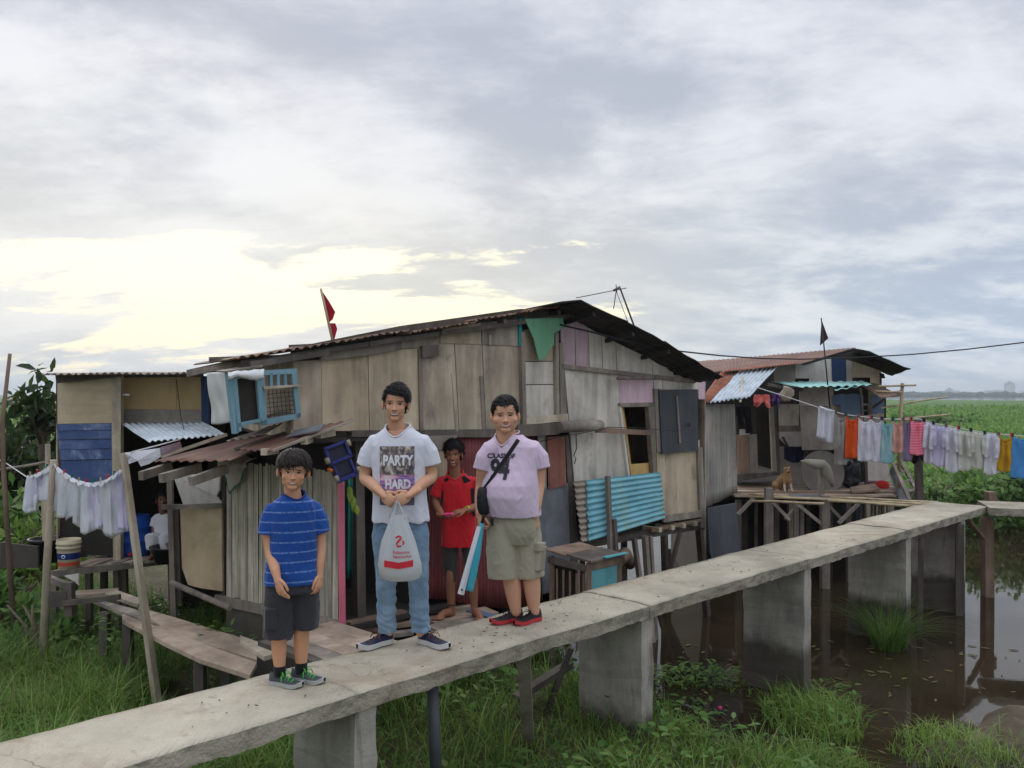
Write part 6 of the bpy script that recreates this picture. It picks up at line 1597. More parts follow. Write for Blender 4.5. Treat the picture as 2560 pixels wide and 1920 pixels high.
def garment(name, root, mb, mat, voxel=0.007, smooth=6, amp=0.006, f=(7, 7, 4), seed=0.0, cut=None, extra=None, label=None):
    """Union of the shapes -> one cloth surface with folds; cut(center, normal) removes the closed ends."""
    V, N, F = remesh(mb, voxel, smooth)
    V = wrinkle(V, N, amp, f, seed, extra)
    bvh = BVHTree.FromPolygons([tuple(v) for v in V], F)
    if cut:
        keep = []
        for fc in F:
            c = V[list(fc)].mean(0); n = N[list(fc)].mean(0)
            if not cut(c, n): keep.append(fc)
        F = keep
    me = bpy.data.meshes.new(name)
    me.from_pydata((V - np.array(ORG[root])).tolist(), [], F)
    me.polygons.foreach_set('use_smooth', [True] * len(F)); me.update()
    o = link_mesh(name, me, mat, root)
    if label: o['label'] = label
    return o, bvh
def collar(name, shirt, bvh, nc, nr, mat, r=0.006, ky=0.92):
    pts = []
    for k in range(41):
        a = 2 * math.pi * k / 40
        x, y = nc[0] + nr * math.cos(a), nc[1] + nr * ky * math.sin(a)
        h = bvh.ray_cast(Vector((x, y, nc[2] + 0.3)), Vector((0, 0, -1)), 0.8)
        pts.append(Vector((x, y, h[0].z if h[0] is not None else nc[2])))
    zz_ = [q.z for q in pts]
    for k in range(41): pts[k].z = sum(zz_[(k + d) % 40] for d in (-2, -1, 0, 1, 2)) / 5 + 0.001
    return part(name, MB().tube(pts, r, 8, cap=False), mat, shirt)
def project(verts2d, center, yaw, bvh, off=0.003):
    f = Vector((math.sin(yaw), -math.cos(yaw), 0)); r = Vector((math.cos(yaw), math.sin(yaw), 0)); c = Vector(center)
    out = []; last = None
    for a, b in verts2d:
        o = c + r * a + UP * b + f * 0.6
        h = bvh.ray_cast(o, -f, 1.4)
        p = h[0] + f * off if h[0] is not None else (c + r * a + UP * b + f * 0.1)
        out.append(p)
    return out
def text_mesh(s, size, bold=0.0, sx=1.0, maxedge=0.012, shear=0.0):
    cu = bpy.data.curves.new('t', 'FONT'); cu.body = s; cu.size = size; cu.align_x = 'CENTER'; cu.align_y = 'CENTER'; cu.offset = bold; cu.shear = shear; cu.resolution_u = 3
    ob = bpy.data.objects.new('t', cu); COL.objects.link(ob)
    dg = bpy.context.evaluated_depsgraph_get(); me = bpy.data.meshes.new_from_object(ob.evaluated_get(dg))
    bm = bmesh.new(); bm.from_mesh(me); bmesh.ops.triangulate(bm, faces=bm.faces[:])
    for _ in range(5):
        es = [e for e in bm.edges if e.calc_length() > maxedge]
        if not es: break
        bmesh.ops.subdivide_edges(bm, edges=es, cuts=1); bmesh.ops.triangulate(bm, faces=bm.faces[:])
    V = [(v.co.x * sx, v.co.y) for v in bm.verts]; bm.verts.index_update(); F = [tuple(v.index for v in f.verts) for f in bm.faces]
    bm.free(); bpy.data.objects.remove(ob); bpy.data.meshes.remove(me); bpy.data.curves.remove(cu)
    return V, F
def text_print(name, s, size, center, yaw, bvh, mat, parent, bold=0.0, sx=1.0, off=0.004, arc=0.0):
    V, F = text_mesh(s, size, bold, sx)
    if arc: V = [(a, b - arc * a * a) for a, b in V]
    pts = project(V, center, yaw, bvh, off)
    mb = MB().add(pts, F); return part(name, mb, mat, parent)
def shoe(root, heel, d, L, upper, sole, lace, sole_h=0.026, low=True, wide=1.0, tongue=None):
    d = Vector((d[0], d[1], 0)).normalized(); s = Vector((-d.y, d.x, 0)); h = Vector(heel)
    def hw(x): return L * wide * (0.125 + 0.05 * sstep(x, 0.35, 0.72) - 0.012 * sstep(x, 0.15, 0.4) * (1 - sstep(x, 0.4, 0.6))) * (math.sqrt(max(0.0, 1 - ((0.12 - x) / 0.125) ** 2)) if x < 0.12 else 1) * (math.sqrt(max(0.0, 1 - ((x - 0.74) / 0.262) ** 2)) if x > 0.74 else 1)
    def top(x): return L * (0.29 - 0.02 * sstep(x, 0.0, 0.2) + 0.02 * (1 - sstep(x, 0, 0.08)) - 0.135 * sstep(x, 0.28, 0.78) - 0.05 * sstep(x, 0.8, 1.0))
    n = 24; so = MB(); vs = []; m = 2
    xs = [(1 - math.cos(math.pi * i / n)) / 2 for i in range(n + 1)]
    rr = []
    for x in xs:
        w = hw(min(max(x, 0.001), 0.9995)) + 0.003
        lift = 0.012 * sstep(x, 0.8, 1.0)
        rr.append([h + d * x * L + s * w + UP * lift, h + d * x * L + s * (w + 0.001) + UP * (sole_h + lift), h + d * x * L - s * (w + 0.001) + UP * (sole_h + lift), h + d * x * L - s * w + UP * lift])
    for q in rr: vs += q
    fs = [(i * 4 + j, i * 4 + (j + 1) % 4, (i + 1) * 4 + (j + 1) % 4, (i + 1) * 4 + j) for i in range(n) for j in range(4)]
    so.add(vs, fs, 0, False)
    up_ = MB(); seg = 14; vs = []
    for x in xs:
        w = hw(min(max(x, 0.001), 0.9995)); t_ = top(x); lift = 0.012 * sstep(x, 0.8, 1.0)
        for k in range(seg + 1):
            a = math.pi * k / seg
            yy = math.cos(a) * w * (1 - 0.0); zz_ = sole_h - 0.004 + lift + max(0.002, t_ - sole_h) * math.sin(a) ** 0.62
            nar = 1 - 0.22 * math.sin(a) ** 2 * (1 - sstep(x, 0.3, 0.8))
            vs.append(h + d * (x * L + 0.0) + s * yy * nar + UP * zz_)
    fs = [(i * (seg + 1) + k, i * (seg + 1) + k + 1, (i + 1) * (seg + 1) + k + 1, (i + 1) * (seg + 1) + k) for i in range(n) for k in range(seg)]
    up_.add(vs, fs, 0, True)
    o = part('shoe', up_, upper, root)
    part('sole', so, sole, o)
    lc = MB()
    for k in range(4):
        x = 0.42 + 0.085 * k; z = top(x) + 0.003; w = hw(x) * 0.42
        sg = 1 if k % 2 else -1
        lc.tube([h + d * (x * L) + s * w + UP * (z - 0.012), h + d * (x * L + 0.006 * sg) + UP * (z + 0.002), h + d * (x * L) - s * w + UP * (z - 0.012)], 0.0035, 6)
    x = 0.40; z = top(x) + 0.008
    for sg in (-1, 1):
        lc.tube([h + d * x * L + UP * z, h + d * (x + 0.05) * L + s * 0.025 * sg + UP * (z + 0.014), h + d * (x + 0.12) * L + s * 0.03 * sg + UP * (z - 0.004), h + d * (x + 0.03) * L + s * 0.008 * sg + UP * (z + 0.001)], 0.003, 6)
        lc.tube([h + d * x * L + UP * z, h + d * (x + 0.07) * L + s * 0.04 * sg + UP * (z - 0.006), h + d * (x + 0.1) * L + s * 0.048 * sg + UP * (z - 0.03)], 0.0028, 6)
    part('laces', lc, lace, o)
    return o
def V3(root): 
    R0 = ORG[root]
    return lambda x, y, z: R0 + Vector((x, y, z))
def tube_end_cut(ends, neck=None):
    """ends: (point, axis, radius) of garment openings; neck: (centre, radius, z at the back, drop to the front, facing)."""
    E = [(np.array(p), np.array(Vector(a).normalized()), r) for p, a, r in ends]
    def cut(c, n):
        if neck:
            nc, nr = neck
            ax, ay = c[0] - nc[0], (c[1] - nc[1]) / 0.92
            if ax * ax + ay * ay < nr * nr and c[2] > nc[2] - 0.14: return True
        for p, a, r in E:
            v = c - p
            if abs(v @ a) < 0.022 and n @ a > 0.55 and np.linalg.norm(v) < r * 1.4: return True
        return False
    return cut

# ------------------------------------------------------------------ people: the five figures and the dog
skin_mat('skin_teen', C(210, 162, 130), C(176, 110, 98), smile=0.95, mouth_w=0.13)
skin_mat('skin_boy', C(210, 158, 124), C(184, 116, 104), smile=0.9, teeth=True, eye_h=0.021, mouth_w=0.10)
skin_mat('skin_man', C(210, 162, 132), C(178, 116, 104), smile=0.95, eye_h=0.014, mouth_w=0.135)
skin_mat('skin_dark', C(152, 104, 80), C(128, 82, 70), smile=0.9, teeth=True, mouth_w=0.11)
skin_mat('skin_woman', C(132, 92, 72), C(120, 70, 64), smile=0.0, teeth=False, mouth_w=0.08)

# ---- teenager in the white printed shirt
te = thing('person', wp(0, 0, 0), 'person in white printed T-shirt and light jeans holding a plastic bag in both hands', 'person', 'people standing by the houses')
te.location = (-0.738, 5.57, ZW); ORG[te] = Vector(te.location)
p = V3(te)
cloth('tee_white', C(216, 217, 226), var=0.04); cloth('denim_light', C(134, 158, 178), col2=C(108, 134, 158), var=0.12); cloth('canvas_navy', C(34, 40, 66)); plain('rubber_white', C(196, 196, 194), 0.6); plain('lace_brown', C(110, 66, 44), 0.8)
hz = 1.555; hrot = Matrix.Rotation(R(2), 3, 'Y') @ Matrix.Rotation(R(3), 3, 'Z')
hcn = p(-0.012, -0.02, hz)
Vh, Fh, hc = head_mesh(hcn, 0.232, hrot, wide=0.98, jaw=0.97, neck_to=p(0.005, 0.03, 1.33), neck_r=0.235)
b = MB()
for sx, el, wr_ in ((-1, (-0.222, 0.03, 1.085), (-0.075, -0.185, 0.992)), (1, (0.216, 0.03, 1.09), (0.105, -0.185, 0.992))):
    sh_ = (0.145 * sx + 0.005, 0.02, 1.285)
    limb(b, [p(*sh_), p((sh_[0] + el[0]) / 2 - 0.006 * sx, 0.02, 1.22), p(*el), p((el[0] * 0.6 + wr_[0] * 0.4), el[1] * 0.6 + wr_[1] * 0.4 - 0.01, (el[2] * 0.6 + wr_[2] * 0.4)), p(*wr_)], [0.042, 0.042, 0.038, 0.038, 0.026])
loft(b, [(ORG[te].z + z, ORG[te].x + 0.008, ORG[te].y + 0.02, rx, ry) for z, rx, ry in ((0.82, 0.15, 0.095), (1.0, 0.135, 0.09), (1.2, 0.16, 0.10), (1.30, 0.145, 0.085), (1.35, 0.10, 0.07), (1.39, 0.066, 0.058))])
for sx, kn, an_ in ((-1, (-0.075, -0.02, 0.46), (-0.07, 0.02, 0.07)), (1, (0.128, -0.02, 0.46), (0.148, 0.02, 0.07))):
    limb(b, [p(0.008 + 0.085 * sx, 0.02, 0.86), p(*kn), p(kn[0], 0.02, 0.3), p(*an_)], [0.075, 0.05, 0.05, 0.036])
Vb, Nb, Fb = remesh(b, 0.0075, 3)
hb = MB()
hand(hb, p(-0.07, -0.19, 0.99), (0.70, -0.40, -0.50), (0.35, 0.75, -0.1), 1, 0.98, (0.75, 0.85, 0.9, 0.95), 0.04, 0.6)
hand(hb, p(0.10, -0.19, 0.99), (-0.78, -0.42, -0.40), (-0.30, 0.75, -0.1), -1, 0.98, (0.75, 0.85, 0.9, 0.95), 0.04, 0.6)
Vn, Nn, Fn = remesh(hb, 0.0032, 2)
make_body('body', te, [(Vb, Fb, None), (Vh, Fh, hc), (Vn, Fn, None)], 'skin_teen')
def hl_t(th):
    a = abs(th)
    return 0.235 - 0.03 * math.sin(th * 1.5) * (a < 1.0) - 0.20 * sstep(a, 0.75, 1.15) + 0.0 - 0.30 * sstep(a, 1.75, 2.2)
def tk_t(th, f): return 0.055 + 0.055 * math.cos(th * 0.5) ** 2 * sstep(f, 0.1, 0.5) + 0.02 * math.sin(th + 0.6)
part('hair', hair_mesh(hcn, 0.232, hrot, hl_t, tk_t, 0.98, 0.9, (0.5, 0.2), 1400, 3, 0.35), 'hair_black', te)
b = MB(); R0 = ORG[te]; zf0 = R0.z
loft(b, [(R0.z + z, R0.x + cx, R0.y + cy, rx, ry) for z, cx, cy, rx, ry in ((0.795, 0.010, 0.015, 0.183, 0.118), (0.85, 0.010, 0.015, 0.180, 0.118), (0.95, 0.008, 0.01, 0.172, 0.115), (1.08, 0.006, 0.01, 0.170, 0.115), (1.20, 0.005, 0.01, 0.178, 0.118), (1.29, 0.005, 0.015, 0.184, 0.11), (1.335, 0.005, 0.02, 0.168, 0.100), (1.362, 0.004, 0.02, 0.136, 0.090), (1.388, 0.003, 0.02, 0.100, 0.080), (1.405, 0.003, 0.02, 0.084, 0.072), (1.425, 0.003, 0.022, 0.074, 0.064))])
eL, eR = p(-0.212, 0.028, 1.155), p(0.210, 0.028, 1.158)
for sx, e in ((-1, eL), (1, eR)):
    b.tube([p(0.09 * sx, 0.02, 1.312), p(0.150 * sx + 0.004, 0.02, 1.302), p(0.190 * sx + 0.004, 0.024, 1.24), e], [0.052, 0.060, 0.064, 0.066], 20)
tee, bvh_t = garment('t_shirt', te, b, 'tee_white', 0.0065, 4, 0.010, (11, 11, 6), 1.0,
    tube_end_cut([(eL, eL - p(-0.19, 0.024, 1.25), 0.075), (eR, eR - p(0.19, 0.024, 1.25), 0.075), (p(0.01, 0.015, 0.795), (0, 0, -1), 0.2), (p(0.003, 0.02, 1.425), (0, 0, 1), 0.09)], (p(-0.002, -0.006, 1.40), 0.080)), lambda q: 0.006 * sstep(zf0 + 1.12 - q[2], 0, 0.3) * math.sin(math.atan2(q[1] - 5.58, q[0] + 0.73) * 9 + q[2] * 6))
collar('collar', tee, bvh_t, p(-0.002, -0.006, 1.40), 0.080, 'tee_white', 0.0055)
# print on the chest
t = NT('print_photo')
gc = t.coord('Generated')
gx, gy, gz = t.sep(gc)
ob = t.coord()
nA = t.noise(t.coord(scale=(26, 26, 18)), 1, 5, 0.6, 0.8); nB = t.noise(t.coord(scale=(9, 9, 40)), 1, 4, 0.6, 1.2)
top_ = t.ramp(nA, [(0.38, C(76, 74, 82)), (0.48, C(110, 102, 102)), (0.56, C(168, 152, 140)), (0.66, C(214, 206, 198))])
mid_ = t.ramp(nB, [(0.36, C(104, 88, 150)), (0.48, C(142, 118, 182)), (0.54, C(210, 138, 158)), (0.64, C(222, 206, 210))])
low_ = t.ramp(t.noise(t.coord(scale=(14, 14, 16)), 1, 4, 0.6, 0.6), [(0.40, C(84, 84, 100)), (0.52, C(112, 102, 138)), (0.66, C(184, 106, 134))])
c = t.mix(t.step(gz, 0.50, 0.53), mid_, top_); c = t.mix(t.step(gz, 0.22, 0.30), low_, c)
t.col(c); t.set(Roughness=0.85)
cw, ch = 0.222, 0.375
gr = []
for j in range(41):
    for i in range(25): gr.append((-cw / 2 + cw * i / 24, -ch / 2 + ch * j / 40))
pc = p(0.006, 0, 1.100)
pts = project(gr, pc, 0, bvh_t, 0.003)
pm = MB().add(pts, [(j * 25 + i, j * 25 + i + 1, (j + 1) * 25 + i + 1, (j + 1) * 25 + i) for j in range(40) for i in range(24)], 0, True)
pr_ = part('print', pm, 'print_photo', tee)
text_print('print_lettering', 'PARTY', 0.088, p(0.012, 0, 1.195), 0, bvh_t, 'ink_white', tee, 0.0035, 0.72, 0.0055)
text_print('print_lettering', 'HARD', 0.080, p(0.012, 0, 1.045), 0, bvh_t, 'ink_white', tee, 0.0035, 0.74, 0.0055)
# jeans
b = MB()
loft(b, [(R0.z + z, R0.x + 0.012, R0.y + 0.02, rx, ry) for z, rx, ry in ((0.76, 0.168, 0.112), (0.80, 0.160, 0.106), (0.86, 0.150, 0.098), (0.93, 0.135, 0.09))])
jl, jr = p(-0.068, 0.005, 0.075), p(0.146, 0.005, 0.085)
b.tube([p(-0.078, 0.02, 0.80), p(-0.083, 0.015, 0.70), p(-0.078, -0.01, 0.47), p(-0.076, 0.0, 0.28), jl], [0.080, 0.088, 0.066, 0.062, 0.058], 22)
b.tube([p(0.098, 0.02, 0.80), p(0.112, 0.015, 0.70), p(0.130, -0.01, 0.47), p(0.136, 0.0, 0.28), jr], [0.080, 0.088, 0.066, 0.062, 0.060], 22)
zf = ORG[te].z
def crumpl(q):
    z = q[2] - zf
    k = 0.0
    if z < 0.52: k += 0.011 * sstep(0.52 - z, 0, 0.25) * noise.noise(Vector((q[0] * 9, q[1] * 9, z * 26))) + 0.005 * sstep(0.3 - z, 0, 0.2) * math.sin(z * 120 + 9 * noise.noise(Vector((q[0] * 12, q[1] * 12, z * 5))))
    return k
garment('jeans', te, b, 'denim_light', 0.0075, 3, 0.010, (14, 14, 10), 2.0, tube_end_cut([(jl, (0, 0, -1), 0.06), (jr, (0, 0, -1), 0.06)]), crumpl)
shoe(te, p(-0.045, 0.045, 0.002), (-0.70, -0.71), 0.275, 'canvas_navy', 'rubber_white', 'lace_brown', 0.03)
shoe(te, p(0.135, 0.05, 0.002), (0.76, -0.65), 0.275, 'canvas_navy', 'rubber_white', 'lace_brown', 0.03)

# plastic bag in his hands
bagr = thing('plastic_bag', p(0.03, -0.25, 0.45), 'white plastic shopping bag with red lettering held by the person in white', 'shopping bag')
t = NT('bag_plastic')
t.col(t.mix(t.noise(t.coord(), 9, 5, 0.6), C(230, 232, 233), C(216, 221, 223))); t.set(Roughness=0.35)
t.bump(t.noise(t.coord(scale=(40, 40, 9)), 1, 4), 0.35, 0.008)
tr = t.n('ShaderNodeBsdfTransparent'); tl = t.n('ShaderNodeBsdfTranslucent'); tl.inputs[0].default_value = (*C(226, 228, 228), 1)
m1 = t.n('ShaderNodeMixShader'); m1.inputs[0].default_value = 0.4; t.l(t.b.outputs[0], m1.inputs[1]); t.l(tl.outputs[0], m1.inputs[2])
m2 = t.n('ShaderNodeMixShader'); m2.inputs[0].default_value = 0.18; t.l(m1.outputs[0], m2.inputs[1]); t.l(tr.outputs[0], m2.inputs[2]); t.l(m2.outputs[0], t.out.inputs[0])
bz = [(0.470, 0.088, 0.055), (0.482, 0.118, 0.078), (0.52, 0.135, 0.088), (0.57, 0.134, 0.086), (0.64, 0.116, 0.074), (0.71, 0.096, 0.060), (0.78, 0.072, 0.044), (0.84, 0.052, 0.030), (0.875, 0.042, 0.022)]
mb = MB(); vs = []; seg = 48
for j, (z, rx, ry) in enumerate(bz):
    for k in range(seg):
        a = 2 * math.pi * k / seg
        w = 1 + 0.10 * math.sin(a * 7 + z * 9) * sstep(z, 0.5, 0.72) + 0.05 * math.sin(a * 3 + 1 + z * 14) + 0.07 * noise.noise(Vector((math.cos(a) * 2, math.sin(a) * 2, z * 9)))
        vs.append(p(0.035 + (z - 0.8) * -0.03 + rx * w * math.cos(a), -0.245 + ry * w * math.sin(a), z))
fs = [(j * seg + k, j * seg + (k + 1) % seg, (j + 1) * seg + (k + 1) % seg, (j + 1) * seg + k) for j in range(len(bz) - 1) for k in range(seg)] + [tuple(range(seg))[::-1]]
mb.add(vs, fs, 0, True)
part('body', mb, 'bag_plastic', bagr)
bvh_b = BVHTree.FromPolygons([tuple(v) for v in mb.v], mb.f)
for sx in (-1, 1):
    hp_ = MB().grid(lambda a, q, sx=sx: p(0.026 + 0.030 * sx * (1 - q) + 0.004 * sx + (a - 0.5) * (0.045 - 0.022 * q), -0.245 + 0.012 * math.sin(a * 6) - 0.004 * sx, 0.855 + 0.10 * q + 0.006 * math.sin(a * 5)), 8, 10, thick=(0, 0.006, 0))
    part('handle', hp_, 'bag_plastic', bagr)
plain('food_tan', C(196, 150, 96), 0.6); plain('food_pink', C(214, 150, 160), 0.6)
part('contents', MB().ell(p(-0.03, -0.24, 0.535), (0.06, 0.045, 0.035), nu=14, nv=10), 'food_tan', bagr)
part('contents', MB().box(p(0.06, -0.24, 0.56), (0.09, 0.06, 0.10)), 'white_plastic', bagr)
def band(a0, a1, z0, z1, name, mat, off=0.004, sagv=0.0, n=20):
    g = [(a0 + (a1 - a0) * i / n, zz + sagv * abs(i / n - 0.5) * 2) for zz in (z0, z1) for i in range(n + 1)]
    pts = project(g, p(0.045, -0.245, 0.0), 0, bvh_b, off)
    return part(name, MB().add(pts, [(i, i + 1, n + 2 + i, n + 1 + i) for i in range(n)], 0, True), mat, bagr)
band(-0.088, 0.088, 0.553, 0.592, 'printed_band', 'ink_red', sagv=0.012)
text_print('band_lettering', 'great value for you', 0.014, p(0.05, -0.245, 0.575), 0, bvh_b, 'ink_white', bagr, 0.0002, 1.0, 0.007) if False else None
text_print('lettering', 'Robinsons', 0.026, p(0.060, -0.245, 0.652), 0, bvh_b, 'ink_red', bagr, 0.0003, 0.95, 0.005)
text_print('lettering', 'Supermarket', 0.024, p(0.066, -0.245, 0.627), 0, bvh_b, 'ink_red', bagr, 0.0003, 0.90, 0.005)
# round swirl emblem above the lettering
def swirl(cx, cz, s):
    mb = MB()
    def ribbon(pts, w):
        n = len(pts); q = []
        for i, (x, z) in enumerate(pts):
            tx, tz = (pts[min(i + 1, n - 1)][0] - pts[max(i - 1, 0)][0], pts[min(i + 1, n - 1)][1] - pts[max(i - 1, 0)][1]); l = math.hypot(tx, tz)
            ww = w * (0.35 + 0.65 * math.sin(math.pi * (i + 0.6) / (n + 0.2)))
            q += [(cx + s * (x - tz / l * ww), cz + s * (z + tx / l * ww)), (cx + s * (x + tz / l * ww), cz + s * (z - tx / l * ww))]
        pts3 = project(q, p(0.045, -0.245, 0.0), 0, bvh_b, 0.0045)
        mb.add(pts3, [(2 * i, 2 * i + 1, 2 * i + 3, 2 * i + 2) for i in range(n - 1)], 0, True)
    ribbon([(-0.6 + 0.12 * i, 0.55 + 0.28 * math.sin(i * 0.33)) for i in range(10)], 0.17)
    ribbon([(0.45 - 0.1 * i, 0.55 - 0.11 * i) for i in range(10)], 0.19)
    ribbon([(-0.42 + 0.1 * i, -0.52 - 0.30 * math.sin(i * 0.30)) for i in range(10)], 0.17)
    ribbon([(0.62 + 0.2 * math.sin(i * 0.35), 0.1 - 0.09 * i) for i in range(9)], 0.15)
    return mb
part('emblem', swirl(0.0, 0.718, 0.036), 'ink_red', bagr)

# ---- boy in the blue striped shirt
bo = thing('person', Vector((-1.218, 4.80, ZW)), 'child in blue striped T-shirt and dark cargo shorts with green-laced shoes', 'person', 'people standing by the houses')
p = V3(bo); R0 = ORG[bo]
stripe = NT('tee_striped')
z = stripe.sep(stripe.coord())[2]
fz = stripe.math('FRACT', stripe.math('ADD', stripe.math('MULTIPLY', z, 1 / 0.0545), stripe.math('MULTIPLY', stripe.noise(stripe.coord(), 3, 2), 0.22)))
ln = stripe.math('MULTIPLY', stripe.math('GREATER_THAN', fz, 0.855), stripe.step(stripe.noise(stripe.coord(), 90, 2), 0.25, 0.6))
stripe.col(stripe.mix(stripe.math('MULTIPLY', ln, 0.55), stripe.mix(stripe.noise(stripe.coord(), 9, 4), C(24, 62, 132), C(38, 84, 162)), C(140, 168, 214))); stripe.set(Roughness=0.9)
stripe.b.inputs['Specular IOR Level'].default_value = 0.15; stripe.b.inputs['Sheen Weight'].default_value = 0.2
stripe.bump(stripe.noise(stripe.coord(), 300, 2), 0.15, 0.003)
cloth('short_dark', C(58, 57, 62)); plain('shoe_grey', C(66, 74, 74), 0.75); plain('lace_green', C(70, 190, 70), 0.7); plain('sole_pale', C(170, 172, 168), 0.7); cloth('sock_black', C(26, 26, 28)); cloth('collar_blue', C(26, 54, 118))
TY = R(20)
hrot = Matrix.Rotation(R(5), 3, 'Y') @ Matrix.Rotation(R(14), 3, 'Z')
hcn = p(0.006, -0.03, 1.190)
Vh, Fh, hc = head_mesh(hcn, 0.206, hrot, wide=1.12, jaw=0.98, neck_to=p(0.0, 0.0, 1.00), neck_r=0.225, nose=0.85)
b = MB()
limb(b, [p(-0.100, -0.03, 0.965), p(-0.130, -0.045, 0.88), p(-0.118, -0.06, 0.755), p(-0.075, -0.12, 0.68), p(-0.048, -0.16, 0.625)], [0.033, 0.033, 0.029, 0.028, 0.020])
limb(b, [p(0.094, 0.045, 0.96), p(0.130, 0.05, 0.88), p(0.142, 0.045, 0.765), p(0.143, 0.02, 0.69), p(0.143, 0.0, 0.61)], [0.033, 0.033, 0.029, 0.027, 0.020])
loft(b, [(R0.z + z, R0.x - 0.005, R0.y, rx, ry) for z, rx, ry in ((0.55, 0.10, 0.075), (0.75, 0.095, 0.07), (0.92, 0.11, 0.075), (0.98, 0.10, 0.066), (1.02, 0.07, 0.055), (1.05, 0.05, 0.045))], TY)
limb(b, [p(-0.062, -0.02, 0.60), p(-0.075, -0.03, 0.345), p(-0.080, -0.01, 0.22), p(-0.078, 0.0, 0.07)], [0.062, 0.044, 0.043, 0.029])
limb(b, [p(0.050, 0.03, 0.60), p(0.040, 0.03, 0.345), p(0.030, 0.05, 0.22), p(0.027, 0.06, 0.07)], [0.062, 0.044, 0.043, 0.029])
Vb, Nb, Fb = remesh(b, 0.0065, 3)
hb = MB()
hand(hb, p(-0.046, -0.163, 0.622), (0.30, -0.25, -0.90), (0.55, 0.75, 0.1), 1, 0.80, (0.30, 0.38, 0.45, 0.5), 0.05, 0.3)
hand(hb, p(0.143, -0.002, 0.610), (0.02, -0.20, -0.97), (-0.9, 0.3, 0), -1, 0.80, (0.45, 0.5, 0.55, 0.6), 0.05, 0.3)
Vn, Nn, Fn = remesh(hb, 0.003, 2)
make_body('body', bo, [(Vb, Fb, None), (Vh, Fh, hc), (Vn, Fn, None)], 'skin_boy')
def hl_b(th):
    a = abs(th); return 0.135 + 0.035 * math.sin(th * 3) * (a < 0.8) - 0.06 * sstep(a, 0.6, 1.0) + 0.02 - 0.10 * sstep(a, 1.0, 1.3) - 0.26 * sstep(a, 1.8, 2.3)
def tk_b(th, f): return 0.070 + 0.045 * sstep(f, 0.05, 0.5)
part('hair', hair_mesh(hcn, 0.206, hrot, hl_b, tk_b, 1.12, 0.5, (0.1, 0.0), 1500, 5, 0.0), 'hair_brown', bo)
b = MB()
loft(b, [(R0.z + z, R0.x + cx, R0.y + cy, rx, ry) for z, cx, cy, rx, ry in ((0.565, -0.010, 0.0, 0.148, 0.110), (0.62, -0.010, 0.0, 0.146, 0.108), (0.72, -0.010, 0.0, 0.136, 0.100), (0.84, -0.008, 0.0, 0.130, 0.096), (0.93, -0.006, 0.0, 0.134, 0.094), (0.985, -0.004, 0.0, 0.130, 0.086), (1.018, -0.003, 0.0, 0.112, 0.076), (1.042, -0.002, 0.0, 0.080, 0.066), (1.062, 0.0, 0.0, 0.064, 0.057), (1.080, 0.0, 0.0, 0.056, 0.050))], TY)
eL, eR = p(-0.134, -0.048, 0.842), p(0.138, 0.052, 0.838)
b.tube([p(-0.065, -0.02, 0.99), p(-0.104, -0.032, 0.975), p(-0.124, -0.042, 0.92), eL], [0.042, 0.050, 0.052, 0.055], 20)
b.tube([p(0.062, 0.03, 0.985), p(0.100, 0.044, 0.97), p(0.126, 0.05, 0.915), eR], [0.042, 0.050, 0.052, 0.055], 20)
tee_b, bvh_x = garment('t_shirt', bo, b, 'tee_striped', 0.006, 4, 0.009, (13, 13, 7), 4.0, tube_end_cut([(eL, eL - p(-0.126, -0.042, 0.93), 0.06), (eR, eR - p(0.128, 0.05, 0.92), 0.06), (p(-0.01, 0, 0.565), (0, 0, -1), 0.16), (p(0, 0, 1.080), (0, 0, 1), 0.07)], (p(0.004, -0.012, 1.06), 0.064)))
collar('collar', tee_b, bvh_x, p(0.004, -0.012, 1.06), 0.064, 'collar_blue', 0.006)
b = MB()
loft(b, [(R0.z + z, R0.x - 0.008, R0.y, rx, ry) for z, rx, ry in ((0.52, 0.135, 0.105), (0.58, 0.130, 0.100), (0.66, 0.115, 0.09))], TY)
jl, jr = p(-0.078, -0.03, 0.270), p(0.062, 0.03, 0.305)
b.tube([p(-0.066, -0.02, 0.60), p(-0.076, -0.025, 0.44), jl], [0.082, 0.082, 0.080], 22)
b.tube([p(0.056, 0.025, 0.60), p(0.062, 0.03, 0.44), jr], [0.080, 0.078, 0.068], 22)
so_, _ = garment('shorts', bo, b, 'short_dark', 0.0065, 3, 0.009, (14, 14, 9), 6.0, tube_end_cut([(jl, (0, 0, -1), 0.085), (jr, (0, 0, -1), 0.08)]))
pk = MB(); loft(pk, [(R0.z + z, R0.x - 0.105, R0.y - 0.085, 0.035, 0.045) for z in (0.335, 0.345, 0.44, 0.45)], R(20), 20, 5); part('pocket', pk, 'short_dark', so_)
for a in ((-0.078, -0.002, 0.02), (0.027, 0.058, 0.02)):
    part('sock', MB().tube([p(a[0], a[1], 0.05), p(a[0], a[1], 0.105)], [0.036, 0.034], 16), 'sock_black', bo)
shoe(bo, p(-0.135, 0.015, 0.002), (0.93, -0.37), 0.218, 'shoe_grey', 'sole_pale', 'lace_green', 0.022, wide=1.12)
shoe(bo, p(-0.030, 0.082, 0.002), (0.93, -0.37), 0.218, 'shoe_grey', 'sole_pale', 'lace_green', 0.022, wide=1.12)

